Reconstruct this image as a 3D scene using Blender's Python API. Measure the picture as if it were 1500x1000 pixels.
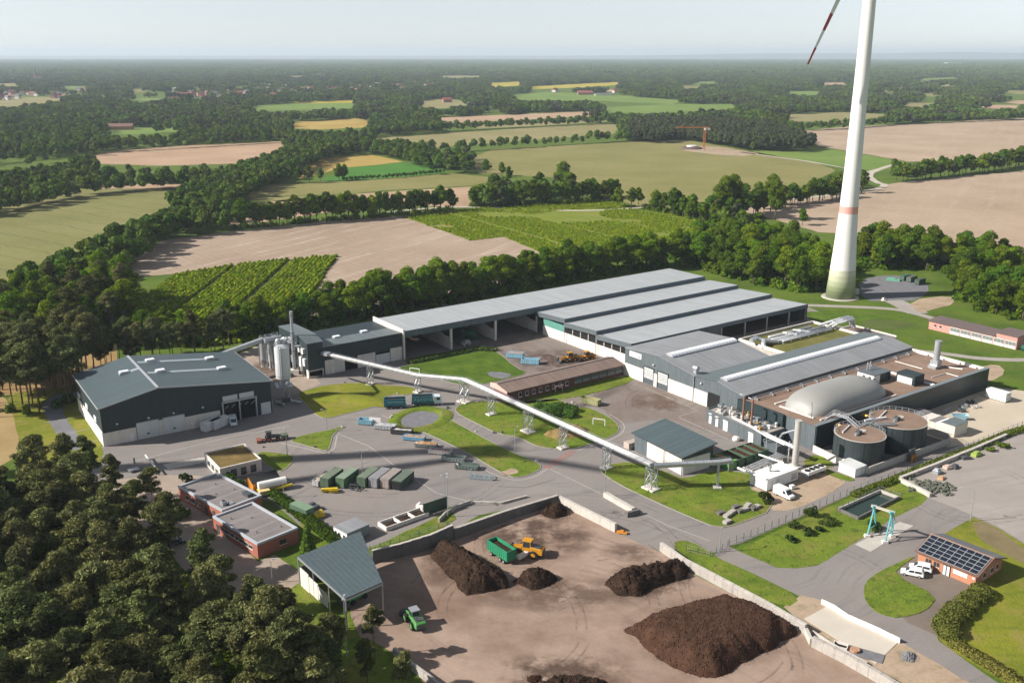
import bpy, math, random
import numpy as np
from mathutils import Vector, Matrix
R = math.radians
sc = bpy.context.scene
for o in list(bpy.data.objects): bpy.data.objects.remove(o)
rng = random.Random(7)
nrg = np.random.default_rng(11)

# ---------------------------------------------------------------- camera, sky, sun, exposure
CAM_H, FOC, HOR = 105.0, 1415.0, 80.0            # drone height in m, focal length and horizon measured in the photo
PITCH = math.atan((500 - HOR) / FOC)
cam = bpy.data.cameras.new("camera"); camo = bpy.data.objects.new("camera", cam); sc.collection.objects.link(camo)
cam.sensor_width = 36.0; cam.lens = 36.0 * FOC / 1500; cam.clip_start = 1.0; cam.clip_end = 120000
camo.location = (0, 0, CAM_H); camo.rotation_euler = (R(90) - PITCH, 0, 0)
sc.camera = camo
SUN_EL, SHADOW_AZ = 33.0, 8.0                    # shadows fall along +x, turned 8 degrees towards +y
tosun = Vector((-math.cos(R(SUN_EL)) * math.cos(R(SHADOW_AZ)), -math.cos(R(SUN_EL)) * math.sin(R(SHADOW_AZ)), math.sin(R(SUN_EL))))
world = bpy.data.worlds.new("World"); sc.world = world; world.use_nodes = True
wn = world.node_tree.nodes; wl = world.node_tree.links
sky = wn.new("ShaderNodeTexSky"); sky.sky_type = 'NISHITA'; sky.sun_disc = False
sky.sun_elevation = R(SUN_EL); sky.sun_rotation = math.atan2(tosun.x, tosun.y)
sky.altitude = 1500; sky.air_density = 0.8; sky.dust_density = 1.0; sky.ozone_density = 1.0
hsv = wn.new("ShaderNodeHueSaturation"); hsv.inputs["Saturation"].default_value = 0.42; wl.new(sky.outputs[0], hsv.inputs["Color"])
wl.new(hsv.outputs[0], wn["Background"].inputs[0]); wn["Background"].inputs[1].default_value = 0.083
sun = bpy.data.lights.new("sun", 'SUN'); sun.energy = 5.0; sun.angle = R(0.53); sun.color = (1.0, 0.935, 0.86)
suno = bpy.data.objects.new("sun", sun); sc.collection.objects.link(suno); suno.location = (-300, -60, 400)
suno.rotation_euler = tosun.to_track_quat('Z', 'Y').to_euler()
vs = sc.view_settings; vs.view_transform = 'Standard'; vs.look = 'None'; vs.gamma = 1.0; vs.use_curve_mapping = False
vs.exposure = 0.76
cy = sc.cycles
cy.use_denoising = True; cy.max_bounces = 6; cy.diffuse_bounces = 3; cy.glossy_bounces = 3; cy.transmission_bounces = 4
cy.transparent_max_bounces = 8; cy.volume_bounces = 0; cy.caustics_reflective = False; cy.caustics_refractive = False
cy.sample_clamp_indirect = 4.0

# ---------------------------------------------------------------- helpers
def g(px, py, z=0.0):
    """photogrammetry: the place in metres that the survey photo shows at (px, py), at height z"""
    a, b = (px - 750) / FOC, (py - 500) / FOC
    c, s = math.cos(PITCH), math.sin(PITCH)
    d = Vector((a, c - b * s, -s - b * c)); t = (z - CAM_H) / d.z
    return Vector((d.x * t, d.y * t, z))
def proj(X, Y, Z):
    c, s = math.cos(PITCH), math.sin(PITCH); v = Z - CAM_H
    dep = Y * c - v * s
    return (750 + FOC * X / dep, 500 + FOC * (-Y * s - v * c) / dep)
def gp(pts): return [g(*p) for p in pts]
COL = sc.collection.objects
def put(o, parent=None):
    COL.link(o)
    if parent is not None: o.parent = parent
    return o
def tag(o, label, cat=None, group=None, kind=None):
    if label: o["label"] = label
    if cat: o["category"] = cat
    if group: o["group"] = group
    if kind: o["kind"] = kind
    return o
def thing(name, label, cat, loc=(0, 0, 0), rz=0.0, group=None):
    o = bpy.data.objects.new(name, None); o.empty_display_size = 1.0; put(o)
    o.location = loc; o.rotation_euler = (0, 0, R(rz))
    return tag(o, label, cat, group)
def copy_tree(o, loc=None, rz=None, label=None, parent=None):
    c = o.copy(); COL.link(c)
    if parent is not None: c.parent = parent
    if loc is not None: c.location = loc
    if rz is not None: c.rotation_euler = (0, 0, R(rz))
    if label: c["label"] = label
    for ch in list(o.children): copy_tree(ch, parent=c)
    return c

class MB:
    """collects shapes and links them as ONE mesh object"""
    def __init__(s): s.v = []; s.f = []
    def add(s, v, f):
        n = len(s.v); s.v += [tuple(p) for p in v]; s.f += [tuple(i + n for i in q) for q in f]; return s
    def box(s, x0, x1, y0, y1, z0, z1):
        return s.add([(x0, y0, z0), (x1, y0, z0), (x1, y1, z0), (x0, y1, z0), (x0, y0, z1), (x1, y0, z1), (x1, y1, z1), (x0, y1, z1)],
                     [(3, 2, 1, 0), (4, 5, 6, 7), (0, 1, 5, 4), (1, 2, 6, 5), (2, 3, 7, 6), (3, 0, 4, 7)])
    def cbox(s, cx, cy_, cz, sx, sy, sz): return s.box(cx - sx / 2, cx + sx / 2, cy_ - sy / 2, cy_ + sy / 2, cz - sz / 2, cz + sz / 2)
    def prism(s, poly, z0, z1):
        n = len(poly); a = sum(poly[i][0] * poly[(i + 1) % n][1] - poly[(i + 1) % n][0] * poly[i][1] for i in range(n))
        if a < 0: poly = poly[::-1]
        return s.add([(p[0], p[1], z0) for p in poly] + [(p[0], p[1], z1) for p in poly],
                     [tuple(range(n - 1, -1, -1)), tuple(range(n, 2 * n))] + [(i, (i + 1) % n, n + (i + 1) % n, n + i) for i in range(n)])
    def extx(s, prof, x0, x1):                    # profile of (y, z) points extruded along x
        n = len(prof)
        a = sum(prof[i][0] * prof[(i + 1) % n][1] - prof[(i + 1) % n][0] * prof[i][1] for i in range(n))
        if a < 0: prof = prof[::-1]
        return s.add([(x0, p[0], p[1]) for p in prof] + [(x1, p[0], p[1]) for p in prof],
                     [tuple(range(n - 1, -1, -1)), tuple(range(n, 2 * n))] + [(i, (i + 1) % n, n + (i + 1) % n, n + i) for i in range(n)])
    def exty(s, prof, y0, y1):                    # profile of (x, z) points extruded along y
        n = len(prof)
        a = sum(prof[i][0] * prof[(i + 1) % n][1] - prof[(i + 1) % n][0] * prof[i][1] for i in range(n))
        if a > 0: prof = prof[::-1]
        return s.add([(p[0], y0, p[1]) for p in prof] + [(p[0], y1, p[1]) for p in prof],
                     [tuple(range(n - 1, -1, -1)), tuple(range(n, 2 * n))] + [(i, (i + 1) % n, n + (i + 1) % n, n + i) for i in range(n)])
    def tube(s, p, q, r, n=8, r2=None):
        p, q = Vector(p), Vector(q); r2 = r if r2 is None else r2
        d = (q - p).normalized(); a = d.orthogonal().normalized(); b = d.cross(a)
        v = []
        for c, rr in ((p, r), (q, r2)):
            for i in range(n):
                t = 2 * math.pi * i / n; v.append(c + (a * math.cos(t) + b * math.sin(t)) * rr)
        return s.add(v, [(i, (i + 1) % n, n + (i + 1) % n, n + i) for i in range(n)] + [tuple(range(n - 1, -1, -1)), tuple(range(n, 2 * n))])
    def path(s, pts, r, n=6):
        for i in range(len(pts) - 1): s.tube(pts[i], pts[i + 1], r, n)
        return s
    def beam(s, p, q, w, h=None):
        h = h or w; p, q = Vector(p), Vector(q); d = (q - p).normalized()
        sd = d.cross(Vector((0, 0, 1)))
        sd = Vector((1, 0, 0)) if sd.length < 1e-3 else sd.normalized()
        up = sd.cross(d); sd = sd * (w / 2); up = up * (h / 2)
        v = [c + x for c in (p, q) for x in (-sd - up, sd - up, sd + up, -sd + up)]
        return s.add(v, [(0, 1, 2, 3), (7, 6, 5, 4), (0, 4, 5, 1), (1, 5, 6, 2), (2, 6, 7, 3), (3, 7, 4, 0)])
    def lathe(s, prof, c=(0, 0, 0), n=16):        # profile of (r, z)
        v = []; f = []
        for r, z in prof:
            for i in range(n):
                t = 2 * math.pi * i / n; v.append((c[0] + r * math.cos(t), c[1] + r * math.sin(t), c[2] + z))
        for k in range(len(prof) - 1):
            for i in range(n): f.append((k * n + i, k * n + (i + 1) % n, (k + 1) * n + (i + 1) % n, (k + 1) * n + i))
        f.append(tuple(range(n - 1, -1, -1))); m = (len(prof) - 1) * n; f.append(tuple(range(m, m + n)))
        return s.add(v, f)
    def wheel(s, c, r, w, n=14, axis='y'):
        c = Vector(c); d = Vector((0, w / 2, 0)) if axis == 'y' else Vector((w / 2, 0, 0))
        return s.tube(c - d, c + d, r, n)
    def mesh(s, name="part"):
        me = bpy.data.meshes.new(name); me.from_pydata(s.v, [], s.f); me.update(); return me
    def build(s, name, m, parent=None, smooth=False, bevel=0.0, loc=None, rz=None, kind=None):
        me = s.mesh(name); o = bpy.data.objects.new(name, me); put(o, parent); me.materials.append(m)
        if smooth: me.shade_smooth()
        if bevel:
            b = o.modifiers.new("bevel", 'BEVEL'); b.width = bevel; b.segments = 1; b.limit_method = 'ANGLE'
        if loc is not None: o.location = loc
        if rz is not None: o.rotation_euler = (0, 0, R(rz))
        if kind: o["kind"] = kind
        return o
def meshnp(name, V, F, m):
    """fast mesh from numpy arrays; every face has the same corner count"""
    me = bpy.data.meshes.new(name); k = F.shape[1]
    me.vertices.add(len(V)); me.vertices.foreach_set("co", np.ascontiguousarray(V, np.float32).ravel())
    me.loops.add(F.size); me.loops.foreach_set("vertex_index", np.ascontiguousarray(F, np.int32).ravel())
    me.polygons.add(len(F)); me.polygons.foreach_set("loop_start", np.arange(0, F.size, k, dtype=np.int32))
    me.update(calc_edges=True); me.materials.append(m); return me
def pip(x, y, poly):
    c = False; n = len(poly); j = n - 1
    for i in range(n):
        xi, yi = poly[i][0], poly[i][1]; xj, yj = poly[j][0], poly[j][1]
        if (yi > y) != (yj > y) and x < (xj - xi) * (y - yi) / (yj - yi) + xi: c = not c
        j = i
    return c

# ---------------------------------------------------------------- materials (all procedural)
MATS = {}
class NT:
    def __init__(s, name):
        s.m = bpy.data.materials.new(name); s.m.use_nodes = True; s.t = s.m.node_tree; s.n = s.t.nodes; s.b = s.n["Principled BSDF"]
    def new(s, t, **k):
        x = s.n.new(t)
        for a, b in k.items(): setattr(x, a, b)
        return x
    def ln(s, a, b): s.t.links.new(a, b)
    def vec(s, world_space=True):
        if world_space: return s.new("ShaderNodeNewGeometry").outputs["Position"]
        return s.new("ShaderNodeTexCoord").outputs["Object"]
    def noise(s, vec, scale, detail=4, rough=.6, stretch=None):
        if stretch:
            mp = s.new("ShaderNodeMapping"); mp.inputs["Scale"].default_value = stretch[:3]
            if len(stretch) > 3: mp.inputs["Rotation"].default_value = (0, 0, R(stretch[3])); mp.vector_type = 'TEXTURE'; mp.inputs["Scale"].default_value = [1 / q for q in stretch[:3]]
            s.ln(vec, mp.inputs[0]); vec = mp.outputs[0]
        x = s.new("ShaderNodeTexNoise"); x.inputs["Scale"].default_value = scale; x.inputs["Detail"].default_value = detail; x.inputs["Roughness"].default_value = rough
        s.ln(vec, x.inputs["Vector"]); return x.outputs["Fac"]
    def ramp(s, fac, stops):
        x = s.new("ShaderNodeValToRGB"); e = x.color_ramp.elements
        while len(e) < len(stops): e.new(0.5)
        for i, (p, c) in enumerate(stops): e[i].position = p; e[i].color = (c[0], c[1], c[2], 1) if not isinstance(c, (int, float)) else (c, c, c, 1)
        s.ln(fac, x.inputs[0]); return x.outputs[0]
    def mix(s, fac, a, b, mode='MIX'):
        x = s.new("ShaderNodeMix", data_type='RGBA', blend_type=mode)
        if isinstance(fac, (int, float)): x.inputs[0].default_value = fac
        else: s.ln(fac, x.inputs[0])
        for i, q in ((6, a), (7, b)):
            if isinstance(q, (tuple, list)): x.inputs[i].default_value = (q[0], q[1], q[2], 1)
            else: s.ln(q, x.inputs[i])
        return x.outputs[2]
    def bump(s, h, strength=.3, dist=.05):
        x = s.new("ShaderNodeBump"); x.inputs["Strength"].default_value = strength; x.inputs["Distance"].default_value = dist
        s.ln(h, x.inputs["Height"]); s.ln(x.outputs[0], s.b.inputs["Normal"])
    def math(s, op, a, b=0.0):
        x = s.new("ShaderNodeMath", operation=op)
        for i, q in enumerate((a, b)):
            if isinstance(q, (int, float)): x.inputs[i].default_value = q
            else: s.ln(q, x.inputs[i])
        return x.outputs[0]
def sc3(c, k): return tuple(min(1, max(0, x * k)) for x in c)
def mat(name, c, rough=.75, var=.16, big=.15, small=2.5, metal=0.0, spec=.35, bump=0.0, bscale=6.0, rib=None, world_space=False, grime=0.0):
    """base colour with two scales of mottling; rib=(spacing, (ax, ay, az)) adds pressed ribs"""
    if name in MATS: return MATS[name]
    t = NT(name); v = t.vec(world_space)
    n1 = t.noise(v, big, 5); n2 = t.noise(v, small, 4)
    col = t.mix(n1, sc3(c, 1 - var * 1.6), sc3(c, 1 + var * 1.6))
    col = t.mix(t.ramp(n2, [(.35, 0), (.65, 1)]), t.mix(1, col, (1 - var, 1 - var, 1 - var), 'MULTIPLY'), col)
    if grime:
        st = t.noise(v, .7, 5, .7, (1.0, 1.0, .12)); col = t.mix(t.math('MULTIPLY', t.ramp(st, [(.5, 0), (.75, 1)]), grime), col, sc3(c, .35))
    h = None
    if rib:
        sp, ax = rib; sx = t.new("ShaderNodeSeparateXYZ"); t.ln(v, sx.inputs[0]); acc = None
        for i in range(3):
            if ax[i]:
                q = t.math('MULTIPLY', sx.outputs[i], ax[i] / sp); acc = q if acc is None else t.math('ADD', acc, q)
        fr = t.math('FRACT', acc); h = t.ramp(fr, [(0, 0), (.12, 1), (.3, 1), (.42, 0)])
        col = t.mix(t.math('MULTIPLY', h, .16), col, sc3(c, 1.6)); t.bump(h, .55, .04)
        seam = t.ramp(t.math('FRACT', t.math('MULTIPLY', acc, sp / 5.7)), [(0, .8), (.02, 1), (.98, 1)]); col = t.mix(1, col, seam, 'MULTIPLY')
        if not ax[2]:
            run = t.noise(v, 1.0, 4, .6, (.9 if ax[0] else .05, .9 if ax[1] else .05, .12)); col = t.mix(1, col, t.ramp(run, [(.3, .84), (.7, 1.1)]), 'MULTIPLY')
    elif bump:
        t.bump(t.noise(v, bscale, 6, .7), bump, .08)
    t.ln(col, t.b.inputs["Base Color"])
    r2 = t.ramp(n2, [(0, max(.05, rough - .12)), (1, min(1, rough + .1))]); t.ln(r2, t.b.inputs["Roughness"])
    t.b.inputs["Metallic"].default_value = metal; t.b.inputs["Specular IOR Level"].default_value = spec
    MATS[name] = t.m; return t.m
def foliage(name, c, c2, trans=.3, island=.5):
    if name in MATS: return MATS[name]
    t = NT(name); ge = t.new("ShaderNodeNewGeometry"); oi = t.new("ShaderNodeObjectInfo")
    col = t.mix(oi.outputs["Random"], c, c2)
    k = t.ramp(ge.outputs["Random Per Island"], [(0, 1 - island), (1, 1 + island * .5)])
    col = t.mix(1, col, k, 'MULTIPLY')
    hs = t.new("ShaderNodeHueSaturation"); t.ln(col, hs.inputs["Color"])
    t.ln(t.math('ADD', t.math('MULTIPLY', t.math('FRACT', t.math('MULTIPLY', oi.outputs["Random"], 7.31)), .5), .75), hs.inputs["Value"])
    t.ln(t.math('ADD', t.math('MULTIPLY', t.math('FRACT', t.math('MULTIPLY', oi.outputs["Random"], 13.7)), .045), .478), hs.inputs["Hue"])
    d = t.new("ShaderNodeBsdfDiffuse"); tr = t.new("ShaderNodeBsdfTranslucent"); mx = t.new("ShaderNodeMixShader"); mx.inputs[0].default_value = trans
    t.ln(hs.outputs[0], d.inputs[0]); t.ln(t.mix(1, hs.outputs[0], (1.0, 1.05, .5), 'MULTIPLY'), tr.inputs[0])
    t.ln(d.outputs[0], mx.inputs[1]); t.ln(tr.outputs[0], mx.inputs[2])
    t.ln(mx.outputs[0], t.n["Material Output"].inputs[0]); t.n.remove(t.b)
    MATS[name] = t.m; return t.m
def glass(name="window_glass", c=(.03, .04, .05)):
    if name in MATS: return MATS[name]
    t = NT(name); t.b.inputs["Base Color"].default_value = (*c, 1); t.b.inputs["Roughness"].default_value = .08; t.b.inputs["Specular IOR Level"].default_value = .6
    MATS[name] = t.m; return t.m
def emit(name, c, s):
    if name in MATS: return MATS[name]
    t = NT(name); t.b.inputs["Base Color"].default_value = (*c, 1); t.b.inputs["Emission Color"].default_value = (*c, 1); t.b.inputs["Emission Strength"].default_value = s
    MATS[name] = t.m; return t.m

def ground_mat(name, stops, patch=.04, fine=1.2, bump=.25, rough=.95, streak=None, streak_col=None, streak_amt=.4, dirt=None, rows=None, spots=None, warp=0.0, bdist=.15, tuft=None):
    """stops: ramp colours over a patchy noise; streak=(sx, sy, sz, angle) stretches a second noise (tyre marks, tillage); rows=(spacing, angle, colour, amount)"""
    if name in MATS: return MATS[name]
    t = NT(name); v = t.vec(True)
    n1 = t.noise(v, patch, 6, .62); n2 = t.noise(v, fine, 6, .7)
    col = t.ramp(t.math('ADD', t.math('MULTIPLY', n1, .62), t.math('MULTIPLY', n2, .38)), stops)
    if streak:
        wv = v
        if warp:                                   # bends the streaks so that they curve like wheel tracks
            wn_ = t.new("ShaderNodeTexNoise"); wn_.inputs["Scale"].default_value = .022; wn_.inputs["Detail"].default_value = 2; t.ln(v, wn_.inputs["Vector"])
            va = t.new("ShaderNodeVectorMath", operation='MULTIPLY_ADD'); t.ln(wn_.outputs["Color"], va.inputs[0]); va.inputs[1].default_value = (warp, warp, 0); t.ln(v, va.inputs[2]); wv = va.outputs[0]
        s = t.noise(wv, 1.0, 5, .65, streak)
        brk = t.ramp(t.noise(v, .06, 3), [(.38, .15), (.62, 1)])
        col = t.mix(t.math('MULTIPLY', t.math('MULTIPLY', t.ramp(s, [(.50, 0), (.66, 1)]), brk), streak_amt), col, streak_col)
    if dirt:
        col = t.mix(t.math('MULTIPLY', t.ramp(t.noise(v, dirt[1], 7, .68), [(dirt[3] if len(dirt) > 3 else .5, 0), (.72, 1)]), dirt[2]), col, dirt[0])
    if tuft:
        col = t.mix(t.math('MULTIPLY', t.ramp(t.noise(v, tuft[1], 5, .7), [(.52, 0), (.66, 1)]), tuft[2]), col, tuft[0])
    if rows:
        mp = t.new("ShaderNodeMapping"); mp.inputs["Rotation"].default_value = (0, 0, R(rows[1])); t.ln(v, mp.inputs[0])
        sx = t.new("ShaderNodeSeparateXYZ"); t.ln(mp.outputs[0], sx.inputs[0])
        wob = t.math('MULTIPLY', t.noise(v, .05, 2), rows[0] * .6)
        fr = t.math('PINGPONG', t.math('ADD', sx.outputs[1], wob), rows[0] / 2)
        lo = rows[4] if len(rows) > 4 else .5
        k = t.ramp(t.math('DIVIDE', fr, rows[0] / 2), [(lo, 0), (min(1, lo + .3), 1)])
        k = t.math('MULTIPLY', k, t.ramp(t.noise(v, .03, 4), [(.3, .3), (.7, 1)]))
        col = t.mix(t.math('MULTIPLY', k, rows[3]), col, rows[2])
    if spots:
        vo = t.new("ShaderNodeTexVoronoi"); vo.inputs["Scale"].default_value = spots[0]; t.ln(v, vo.inputs["Vector"])
        col = t.mix(t.ramp(vo.outputs["Distance"], [(spots[2], spots[3]), (spots[2] + .12, 0)]), col, spots[1])
    t.ln(col, t.b.inputs["Base Color"]); t.b.inputs["Roughness"].default_value = rough; t.b.inputs["Specular IOR Level"].default_value = .15
    if bump: t.bump(n2, bump, bdist)
    MATS[name] = t.m; return t.m

def stain(name, c, amt=.8, scale=.25, lo=.45, hi=.62, fadeout=True):
    """thin film of dirt with ragged holes, laid on paving"""
    if name in MATS: return MATS[name]
    t = NT(name); v = t.vec(True); n = t.noise(v, scale, 7, .72); t.b.inputs["Base Color"].default_value = (*c, 1); t.b.inputs["Roughness"].default_value = .95
    tc = t.new("ShaderNodeTexCoord"); sx = t.new("ShaderNodeSeparateXYZ"); t.ln(tc.outputs["Generated"], sx.inputs[0])
    dx, dy = t.math('SUBTRACT', sx.outputs[0], .5), t.math('SUBTRACT', sx.outputs[1], .5)
    rad = t.math('SQRT', t.math('ADD', t.math('MULTIPLY', dx, dx), t.math('MULTIPLY', dy, dy)))
    fade = t.ramp(rad, [(.12, 1), (.46, 0)]) if fadeout else t.ramp(rad, [(0, 1), (1, 1)])
    t.ln(t.math('MULTIPLY', t.math('MULTIPLY', t.ramp(n, [(lo, 0), (hi, 1)]), amt), fade), t.b.inputs["Alpha"]); MATS[name] = t.m; return t.m

# ---------------------------------------------------------------- ground, fields, roads
def chaikin(p, n=1):
    for _ in range(n):
        q = []
        for i in range(len(p)):
            a, b = p[i], p[(i + 1) % len(p)]; q += [a.lerp(b, .25), a.lerp(b, .75)]
        p = q
    return p
def dens(p, step, jit, closed=True):
    q = []; n = len(p)
    for i in range(n if closed else n - 1):
        a, b = p[i], p[(i + 1) % n]; k = max(1, int((b - a).length / step))
        for j in range(k):
            c = a.lerp(b, j / k)
            if jit: c = c + Vector((rng.uniform(-jit, jit), rng.uniform(-jit, jit), 0))
            q.append(c)
    if not closed: q.append(p[-1])
    return q
def sheet(name, pts, z, m, smooth=0, step=0, jit=0.0, drop=0.0, parent=None):
    p = [Vector((q[0], q[1], 0)) for q in (gp(pts) if not isinstance(pts[0], Vector) else pts)]
    if smooth: p = chaikin(p, smooth)
    if step: p = dens(p, step, jit)
    b = MB()
    if drop: b.prism([(q.x, q.y) for q in p], z - drop, z)
    else:
        a = sum(p[i].x * p[(i + 1) % len(p)].y - p[(i + 1) % len(p)].x * p[i].y for i in range(len(p)))
        if a < 0: p = p[::-1]
        b.add([(q.x, q.y, z) for q in p], [tuple(range(len(p)))])
    o = b.build(name, m, parent)
    if parent is None: o["kind"] = "structure"
    return o
def strip(name, pts, w, z, m, closed=False, smooth=0, parent=None, dash=None, thick=0.0):
    p = [Vector((q[0], q[1], 0)) for q in (gp(pts) if not isinstance(pts[0], Vector) else pts)]
    if smooth: p = chaikin(p, smooth) if closed else [p[0]] + chaikin(p, smooth)[1:-2 ** smooth - 1] + [p[-1]]
    n = len(p); b = MB(); L = []; Rr = []
    for i in range(n):
        d = (p[(i + 1) % n] - p[i - 1]) if closed else (p[min(i + 1, n - 1)] - p[max(i - 1, 0)])
        s = Vector((-d.y, d.x, 0)).normalized() * (w / 2); L.append(p[i] + s); Rr.append(p[i] - s)
    for i in range(n if closed else n - 1):
        j = (i + 1) % n
        segs = [(0, 1)]
        if dash:
            ln = (p[j] - p[i]).length; k = max(1, int(ln / (dash * 2))); segs = [(t / k, (t + .5) / k) for t in range(k)]
        for t0, t1 in segs:
            q = [L[i].lerp(L[j], t0), L[i].lerp(L[j], t1), Rr[i].lerp(Rr[j], t1), Rr[i].lerp(Rr[j], t0)]
            if thick:
                b.add([(c.x, c.y, z) for c in q] + [(c.x, c.y, z - thick) for c in q], [(3, 2, 1, 0), (4, 5, 6, 7), (0, 1, 5, 4), (1, 2, 6, 5), (2, 3, 7, 6), (3, 0, 4, 7)])
            else: b.add([(c.x, c.y, z) for c in q], [(3, 2, 1, 0)])
    o = b.build(name, m, parent)
    if parent is None: o["kind"] = "structure"
    return o

M_ground = ground_mat("meadow_ground", [(.25, (0.031, 0.064, 0.007)), (.42, (0.057, 0.102, 0.010)), (.55, (0.088, 0.139, 0.014)), (.75, (0.134, 0.162, 0.022))], .05, .8, .5, dirt=((.13, .115, .05), .13, .6), bdist=.5)
M_lawn = ground_mat("lawn_grass", [(.25, (0.054, 0.093, 0.009)), (.40, (0.095, 0.145, 0.013)), (.55, (0.140, 0.193, 0.019)), (.75, (0.220, 0.221, 0.034))], .11, 1.9, .7, tuft=((.05, .085, .014), .5, .75), dirt=((.22, .18, .05), .13, .85, .49), streak=(.10, .6, 1, 20), streak_col=(.045, .080, .012), streak_amt=.5, warp=25, bdist=.4)
M_lawn2 = ground_mat("mown_lawn_yellowish", [(.25, (0.083, 0.112, 0.011)), (.42, (0.145, 0.168, 0.016)), (.56, (0.200, 0.207, 0.020)), (.75, (0.260, 0.230, 0.036))], .08, 1.8, .6, tuft=((.085, .11, .014), .45, .5), dirt=((.24, .175, .07), .16, .8, .5), streak=(.10, .6, 1, 20), streak_col=(.075, .105, .014), streak_amt=.5, warp=25, bdist=.4)  # lighter, yellower grass than the other lawn
M_rough = ground_mat("rough_meadow", [(.25, (0.033, 0.069, 0.008)), (.42, (0.065, 0.122, 0.011)), (.56, (0.103, 0.168, 0.016)), (.75, (0.163, 0.202, 0.029))], .16, 2.2, .9, dirt=((.05, .075, .02), .3, .7), bdist=.7)
M_asph = ground_mat("asphalt", [(.25, (0.165, 0.150, 0.142)), (.45, (0.204, 0.186, 0.175)), (.6, (0.233, 0.212, 0.198)), (.8, (0.275, 0.248, 0.228))], .035, 1.3, .12, .88, streak=(.03, .42, 1, 36), streak_col=(.12, .115, .112), streak_amt=.6, dirt=((.25, .215, .185), .045, .6, .48), warp=35)
M_asph2 = ground_mat("asphalt_dirty_apron", [(.25, (.15, .13, .12)), (.45, (.195, .168, .152)), (.6, (.225, .193, .175)), (.8, (.28, .24, .21))], .05, 1.3, .15, .9, streak=(.04, .4, 1, 100), streak_col=(.115, .09, .078), streak_amt=.85, dirt=((.16, .115, .09), .07, .8, .44), warp=60)
M_yard = ground_mat("compost_yard_concrete", [(.25, (0.227, 0.161, 0.122)), (.45, (0.288, 0.210, 0.162)), (.6, (0.328, 0.245, 0.192)), (.8, (0.378, 0.293, 0.236))], .045, 1.1, .12, .92, streak=(.035, .42, 1, -30), streak_col=(.185, .140, .115), streak_amt=.6, dirt=((.145, .09, .062), .04, .9, .45), warp=40)
M_pave = ground_mat("forecourt_paving", [(.25, (.25, .20, .165)), (.45, (.31, .25, .20)), (.6, (.35, .285, .235)), (.8, (.40, .33, .27))], .08, 1.5, .15, .9, dirt=((.16, .13, .09), .2, .5))
M_sand = ground_mat("bare_sandy_soil", [(.25, (.24, .175, .12)), (.45, (.33, .25, .175)), (.6, (.40, .31, .22)), (.8, (.46, .37, .27))], .1, 1.6, .4, .95, dirt=((.11, .12, .04), .25, .55, .52), streak=(.1, .5, 1, 30), streak_col=(.19, .14, .095), streak_amt=.5)
M_gravel = ground_mat("grey_gravel", [(.3, (.11, .11, .12)), (.5, (.16, .16, .17)), (.7, (.22, .22, .225))], .5, 5, .5, .95)
M_conc = mat("concrete", (.46, .43, .385), .85, .14, .35, 2.2, bump=.12, bscale=4, grime=.35)
M_concw = mat("pale_concrete_panel", (.66, .62, .56), .8, .10, .25, 2.0, bump=.06, bscale=4, grime=.22)
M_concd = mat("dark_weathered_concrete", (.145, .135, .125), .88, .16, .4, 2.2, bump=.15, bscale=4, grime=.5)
M_white_line = mat("worn_white_line_paint", (.42, .395, .365), .7, .22, .8, 5)
M_red_line = mat("worn_red_line_paint", (.32, .15, .12), .7, .22, .8, 5)
M_kerb = mat("kerb_stone", (.30, .275, .25), .85, .12, .5, 4)
M_darkpath = ground_mat("dark_track", [(.3, (.13, .13, .14)), (.5, (.17, .17, .185)), (.7, (.22, .215, .22))], .1, 2, .2, .9, streak=(.1, .9, 1, 60), streak_col=(.27, .26, .25), streak_amt=.5)

big = 90000
gb = MB(); gb.add([(-big, -400, 0), (big, -400, 0), (big, big, 0), (-big, big, 0)], [(0, 1, 2, 3)])
o = gb.build("ground", M_ground); o["kind"] = "structure"

# far and middle fields: visible outlines measured on the survey photo
def fm(name, a, b, rows=None, patch=.012, fine=.25, streak=None, sc_=None, sa=.35):
    return ground_mat(name, [(.28, sc3(a, .74)), (.45, a), (.6, b), (.78, sc3(b, 1.2))], patch, fine, .1, .95, streak=streak, streak_col=sc_, streak_amt=sa, rows=rows)
W_GRAIN = fm("barley_field", (.165, .165, .055), (.205, .195, .075), (18, 36, (.10, .105, .035), .85, .84))
W_GRAIN2 = fm("wheat_field_olive", (.185, .175, .06), (.225, .205, .08), (13, -3, (.14, .135, .04), .7, .72))
W_GRAIN3 = fm("rye_field_pale", (.215, .195, .085), (.25, .22, .105), (15, 8, (.17, .16, .06), .5, .8))
W_TILL = fm("tilled_field_pink", (.335, .255, .18), (.395, .305, .22), (9, 18, (.25, .18, .125), .4, .6), streak=(.006, .12, 1, 62), sc_=(.42, .33, .25), sa=.6)
W_TILL2 = fm("tilled_field_tan", (.35, .24, .155), (.41, .285, .19), (14, -12, (.30, .195, .12), .45, .6), streak=(.004, .06, 1, -8), sc_=(.26, .19, .12), sa=.5)
W_TILL3 = fm("tilled_field_left", (.29, .22, .16), (.34, .265, .20), (4.5, 52, (.22, .165, .12), .3, .5), streak=(.012, .16, 1, 60), sc_=(.44, .36, .29), sa=.95)
W_GREEN = fm("young_beet_field", (.05, .15, .02), (.07, .19, .025))
W_GREEN2 = fm("pasture_field", (.12, .19, .035), (.16, .22, .05))
W_YELLOW = fm("ripe_rape_field", (.33, .27, .03), (.40, .33, .05))
W_GOLD = fm("ripening_grain_field", (.32, .225, .06), (.38, .28, .085))
FIELDS = []
def field(pts, m, z=.05, far=False):
    FIELDS.append(pts); return sheet("field", pts, z, m, step=9, jit=1.1)
field([(-60, 318), (0, 303), (60, 288), (120, 272), (215, 270), (292, 270), (285, 290), (240, 322), (190, 352), (140, 380), (75, 405), (20, 425), (-60, 440)], W_GRAIN)
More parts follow.
